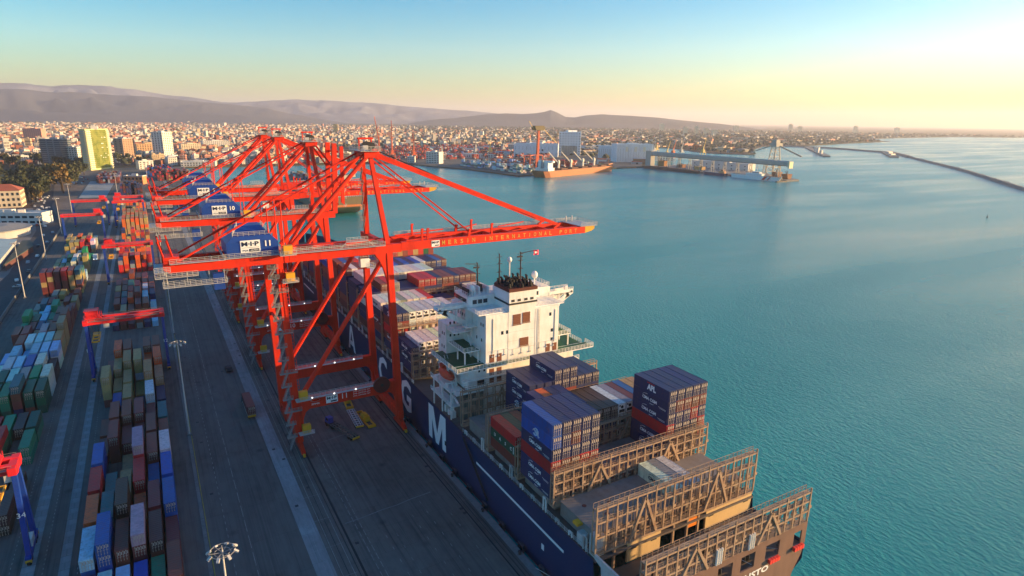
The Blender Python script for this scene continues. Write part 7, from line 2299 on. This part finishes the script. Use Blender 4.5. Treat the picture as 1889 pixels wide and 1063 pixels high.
for k in range(4): m.box(cx - 11, cx + 11, sy + 23.9, sy + 24, 18 + k * 4, 19 + k * 4)
part(m, "window_band", GLASS, wh_)
m = MB(); m.rail((cx - 17, sy + .4, 16.4), (cx + 17, sy + .4, 16.4), 1.2, 2, .15, 2); part(m, "stern_rail", WHITE, T)
m = MB(); m.box(cx - 16.5, cx - 11, sy + .6, sy + 5, 16, 20); part(m, "stern_house", WHITE, T)
q = random.Random(12)
for by in range(8):
    for i in range(16):
        n_ = q.randint(3, 5)
        for t in range(n_):
            if t < n_ - 2 and i > 0: continue
            add_box(cx - 20 + i * 2.55, sy + 46 + by * 14.5, 16.5 + t * 2.92, q.choice([RB, W_, TN, MR, RD, GY, N]), "stack on the tan ship ahead")
# breakwater with its little harbour lights, and the piers beyond
def rubble(name, label, pts, w, h):
    T = thing(name, label, "breakwater", (pts[0][0], pts[0][1], SEA_Z)); q = random.Random(len(pts))
    mb = MB()
    for (xa, ya), (xb, yb) in zip(pts, pts[1:]):
        A, B_ = Vector((xa, ya, 0)), Vector((xb, yb, 0)); d = (B_ - A); L = d.length; d.normalize(); s = Vector((-d.y, d.x, 0))
        mb.add([tuple(A - s * w + Vector((0, 0, -4))), tuple(A - s * w * .35 + Vector((0, 0, h))), tuple(A + s * w * .35 + Vector((0, 0, h))), tuple(A + s * w + Vector((0, 0, -4))), tuple(B_ - s * w + Vector((0, 0, -4))), tuple(B_ - s * w * .35 + Vector((0, 0, h))), tuple(B_ + s * w * .35 + Vector((0, 0, h))), tuple(B_ + s * w + Vector((0, 0, -4)))],
               [(0, 4, 5, 1), (1, 5, 6, 2), (2, 6, 7, 3)])
    part(mb, "core", CONC, T)
    V = MB()
    for (xa, ya), (xb, yb) in zip(pts, pts[1:]):
        A, B_ = Vector((xa, ya, 0)), Vector((xb, yb, 0)); d = (B_ - A); L = d.length; d.normalize(); s = Vector((-d.y, d.x, 0))
        for k in range(int(L / 5)):
            p = A + d * (k * 5 + q.uniform(0, 5)) + s * q.choice([-1, 1]) * w * q.uniform(.3, .9); r = q.uniform(1, 2.6); z = q.uniform(-2, h - .5)
            V.add([(p.x - r, p.y, z), (p.x, p.y - r, z + q.uniform(-.4, .4)), (p.x + r, p.y, z), (p.x, p.y + r, z), (p.x + q.uniform(-.6, .6), p.y, z + r)], [(0, 1, 4), (1, 2, 4), (2, 3, 4), (3, 0, 4)])
    st_ = part(V, "boulders", ground_mat("boulder_" + name, (.20, .21, .19), (.32, .32, .29), .3, 1, .9), T); st_["kind"] = "stuff"
    return T
rubble("breakwater", "long low stone breakwater running diagonally to the right picture edge", [(1160, 425), (1370, 570), (1559, 702), (1800, 888), (2040, 1078)], 6, 2.0)
rubble("breakwater", "wider landward half of the breakwater, joining the far shore", [(2046, 1082), (2140, 1150), (2320, 1290), (2345, 1400), (2420, 1540), (2450, 1640), (2445, 1700), (2400, 1790)], 11, 2.8)
for i, (pts, w_) in enumerate(([(2300, 1295), (2190, 1235), (2090, 1165)], 14), ) if False else ():
    pass
T = thing("small_pier", "small pier with two pale towers reaching from the breakwater's landward end", "pier", (2240, 1540, 0))
m = MB(); m.prism([(2436, 1700), (2420, 1716), (1790, 1200), (1806, 1186)], 'z', -5, 1.6); part(m, "pier_deck", CONC, T)
for x, y, h in ((2060, 1412, 16), (1960, 1335, 19), (1900, 1282, 12)):
    m = MB(); m.box(x - 4, x + 4, y - 4, y + 4, 1.6, h); part(m, "pier_tower", GALV, T)
T = thing("small_pier", "short jetty with low sheds at the bend of the breakwater", "pier", (2180, 1230, 0))
m = MB(); m.prism([(2320, 1300), (2300, 1318), (1990, 1110), (2010, 1094)], 'z', -5, 1.8); part(m, "pier_deck", CONC, T)
for x, y, h in ((2230, 1256, 7), (2150, 1204, 9), (2080, 1156, 6)):
    m = MB(); m.box(x - 12, x + 12, y - 5, y + 5, 1.8, h); part(m, "pier_shed", GALV, T)
# red and blue heap with sheds on the spit
for i, (x, y, w, h, mm, lab) in enumerate(((1690, 1640, 34, 14, ORC, "orange plant building on the spit behind the pier"), (1720, 1560, 26, 9, SHEDB, "pale blue shed on the spit behind the pier"), (1655, 1450, 18, 8, GREYW, "grey shed near the tip of the spit behind the pier"))):
    block("port_building", lab, "building", x, y, math.radians(-40), w, 14, h, mm, 2, 4, mm)
# coal heaps etc. on the spit
# small dark buoy
T = thing("buoy", "tiny dark buoy floating alone in the open bay at the right", "buoy", (794, 327, SEA_Z))
m = MB(); m.tube((794, 327, -2.8), (794, 327, -1.6), .9, .8, n=10); part(m, "float", DARK, T)
m = MB(); m.tube((794, 327, -1.6), (794, 327, .6), .35, .15, n=8); m.sphere((794, 327, .7), .3, 8, 5); part(m, "top_mark", DARK, T)
# towers far along the shore
q = random.Random(31)
for i, (az, dd, h, w) in enumerate(((45.2, 5200, 52, 30), (46.1, 5260, 60, 26), (46.9, 5300, 46, 34), (47.6, 5150, 38, 40), (53.5, 8300, 80, 40), (54.2, 8350, 60, 46), (49.3, 7600, 60, 50), (43.2, 6800, 70, 44), (58.2, 9000, 70, 40), (61.0, 9300, 60, 50))):
    x, y = dd * math.sin(math.radians(az)), dd * math.cos(math.radians(az))
    if in_land(x, y):
        o = inst(HM[0], "apartment_tower", (x, y, LAND_Z), -.5, scale=(w, w * .7, h)); o.color = (*lin(225, 205, 165), 1)
        tag(o, "pale far-off apartment tower standing on the plain along the right-hand shore", "tower", "far apartment towers along the shore")

# ------------------------------------------------------------------ containers: the 300 that show largest are things, the rest one mass
occ = {}
for i, b in enumerate(BOXES):
    occ.setdefault((round(b["x"] * 2), round(b["y0"])), []).append((b["z"], b["z"] + b["H"]))
def covered(x, y0, z0, z1):
    for dx in (-1, 0, 1):
        for dy in (-1, 0, 1):
            for a, b in occ.get((round(x * 2) + dx, round(y0) + dy), ()):
                if a <= z0 + .3 and b >= z1 - .5: return True
    return False
CAMP = Vector((0, 0, CAM_H))
def score(b):
    x, y0, z, L, H = b["x"], b["y0"], b["z"], b["L"], b["H"]
    c = Vector((x, y0 + L / 2, z + H / 2)); d = CAMP - c; D2 = d.length_squared; d.normalize()
    s = 0.0
    if not covered(x, y0, z + H, z + H + 1.5): s += L * CW * max(0, d.z)
    if not covered(x, y0 - 14.5, z, z + H) and not covered(x, y0 - 13.8, z, z + H): s += CW * H * max(0, -d.y)
    else: s += CW * H * .12 * max(0, -d.y)
    sx = -1 if x > 0 else 1
    free = not any(covered(x + sx * k, y0, z, z + H) for k in (2.5, 3.0, 2.7))
    if free: s += L * H * abs(d.x)
    p = cam.matrix_world.inverted() @ c
    u, v = p.x / -p.z * 1150, p.y / -p.z * 1150
    vis = abs(u) < 960 and abs(v) < 545 and p.z < 0
    return (s / D2) if vis else 0.0
for b in BOXES: b["s"] = score(b)
order = sorted(range(len(BOXES)), key=lambda i: -BOXES[i]["s"])
single = set(order[:298])
rc = random.Random(99)
EMB = {}
def logo_for(o_parent, b):
    x = b["x"] - CW / 2 - .03; ym = b["y0"] + b["L"] / 2; zm = b["z"] + b["H"] / 2
    ink = SIGNNAVY if b["c"] == W_ else SIGNWHITE
    P0 = wloc(o_parent)
    if b["logo"] == "cma":
        text("CMA CGM", "logo_lettering", 1, (x, ym + .2, zm - .1), '-x', ink, o_parent, wide=5.0, high=.80, bold=.03)
        mb = MB()
        for k in range(7):
            a0, a1 = PI * (k / 7), PI * ((k + 1) / 7)
            mb.bar((x, ym + 1.3 + 1.3 * math.cos(a0), zm + .45 + .5 * math.sin(a0)), (x, ym + 1.3 + 1.3 * math.cos(a1), zm + .45 + .5 * math.sin(a1)), .14, .03) if k < 4 else None
            mb.bar((x, ym - .6 + 1.0 * math.cos(a0), zm - .65 - .45 * math.sin(a0)), (x, ym - .6 + 1.0 * math.cos(a1), zm - .65 - .45 * math.sin(a1)), .14, .03) if 1 < k < 6 else None
        part(mb, "logo_swoosh", ink, o_parent)
        mb = MB(); mb.box(x - .01, x, ym - 5.4, ym - 2.9, zm - .75, zm - .68); mb.box(x - .01, x, ym - 5.4, ym - 3.4, zm - 1.0, zm - .93); part(mb, "small_print", ink, o_parent)
    elif b["logo"] == "apl":
        text("APL", "logo_lettering", 1, (x, ym - .2, zm), '-x', ink, o_parent, wide=3.0, high=1.5, bold=.05)
        mb = MB(); mb.box(x - .01, x, ym - 1.2, ym + 1.4, zm + .95, zm + 1.15); part(mb, "logo_stripe", plain("logo_red", lin(200, 40, 45)), o_parent)
    elif b["logo"] == "uasc":
        for k, ch in enumerate("UASC"):
            text(ch, "logo_lettering", 1, (x, ym + 3.9 - k * 2.6, zm), '-x', ink, o_parent, high=.85, bold=.02)
        mb = MB(); mb.box(x - .01, x, ym - 5.2, ym - 4.95, zm - .9, zm + .9); part(mb, "logo_bar", ink, o_parent)
    elif b["logo"] == "emblem":
        mb = MB()
        for k in range(9):
            a0, a1 = 2 * PI * (k / 10), 2 * PI * ((k + 1) / 10)
            mb.bar((x, ym + .95 * math.cos(a0), zm + .85 * math.sin(a0)), (x, ym + .95 * math.cos(a1), zm + .85 * math.sin(a1)), .5, .04)
        mb.bar((x, ym - .5, zm - .6), (x, ym + .6, zm + .5), .4, .04); mb.bar((x, ym - .2, zm + .2), (x, ym - 1.3, zm - .9), .4, .04)
        part(mb, "logo_emblem", ink, o_parent)
RME = {}
for i in order[:298]:
    b = BOXES[i]
    body, door, rods = shape(b["L"], b["H"])
    o = inst(body, "container", (b["x"], b["y0"] + b["L"] / 2, b["z"]))
    col = tuple(min(1, max(0, c * rc.uniform(.82, 1.18))) for c in PAL[b["c"]]); o.color = (*col, 1)
    lab = "%s container, %s" % (b["c"], b["where"])
    if b["reefer"]: lab = "%s refrigerated container, %s" % (b["c"], b["where"])
    tag(o, lab, "container", "stacked shipping containers")
    near = b["s"] * 1e4 > .5
    if not (covered(b["x"], b["y0"] - 13.8, b["z"], b["z"] + b["H"])):
        if b["reefer"]:
            if b["H"] not in RME: RME[b["H"]] = reefer_mesh(b["H"]); RME["f"] = RME.get("f") or reefer_fan()
            u_ = inst(RME[b["H"]], "cooling_unit", (0, -b["L"] / 2 - .03, 0), parent=o)
            inst(RME["f"], "cooling_fan", (0, -.02, b["H"] * .68), parent=u_)
        else:
            for sx in (-1, 1):
                d = inst(door, "door", (sx * (CW / 2 - .17) / 2, -b["L"] / 2 - .02, 0), parent=o); d.color = o.color
                inst(rods, "locking_bars", (0, -.02, 0), parent=d)
    elif b["reefer"]:
        if b["H"] not in RME: RME[b["H"]] = reefer_mesh(b["H"]); RME["f"] = RME.get("f") or reefer_fan()
        u_ = inst(RME[b["H"]], "cooling_unit", (0, -b["L"] / 2 - .03, 0), parent=o); inst(RME["f"], "cooling_fan", (0, -.02, b["H"] * .68), parent=u_)
    if b["logo"]: logo_for(o, b)
V = []; F = []; K = []
for i in order[298:]:
    b = BOXES[i]
    x, y0, z, L, H = b["x"], b["y0"], b["z"], b["L"], b["H"]; w = CW / 2
    o = len(V)
    for zz in (z, z + H):
        V += [(x - w, y0, zz), (x + w, y0, zz), (x + w, y0 + L, zz), (x - w, y0 + L, zz)]
    F += [(o + 3, o + 2, o + 1, o), (o + 4, o + 5, o + 6, o + 7), (o, o + 1, o + 5, o + 4), (o + 1, o + 2, o + 6, o + 5), (o + 2, o + 3, o + 7, o + 6), (o + 3, o, o + 4, o + 7)]
    K += [tuple(c * rc.uniform(.95, 1.05) * rc.choice([.85, 1, 1.12]) for c in PAL[b["c"]])] * 6
mass("container_stacks", V, F, K, BOXATTR)
print("containers", len(BOXES))
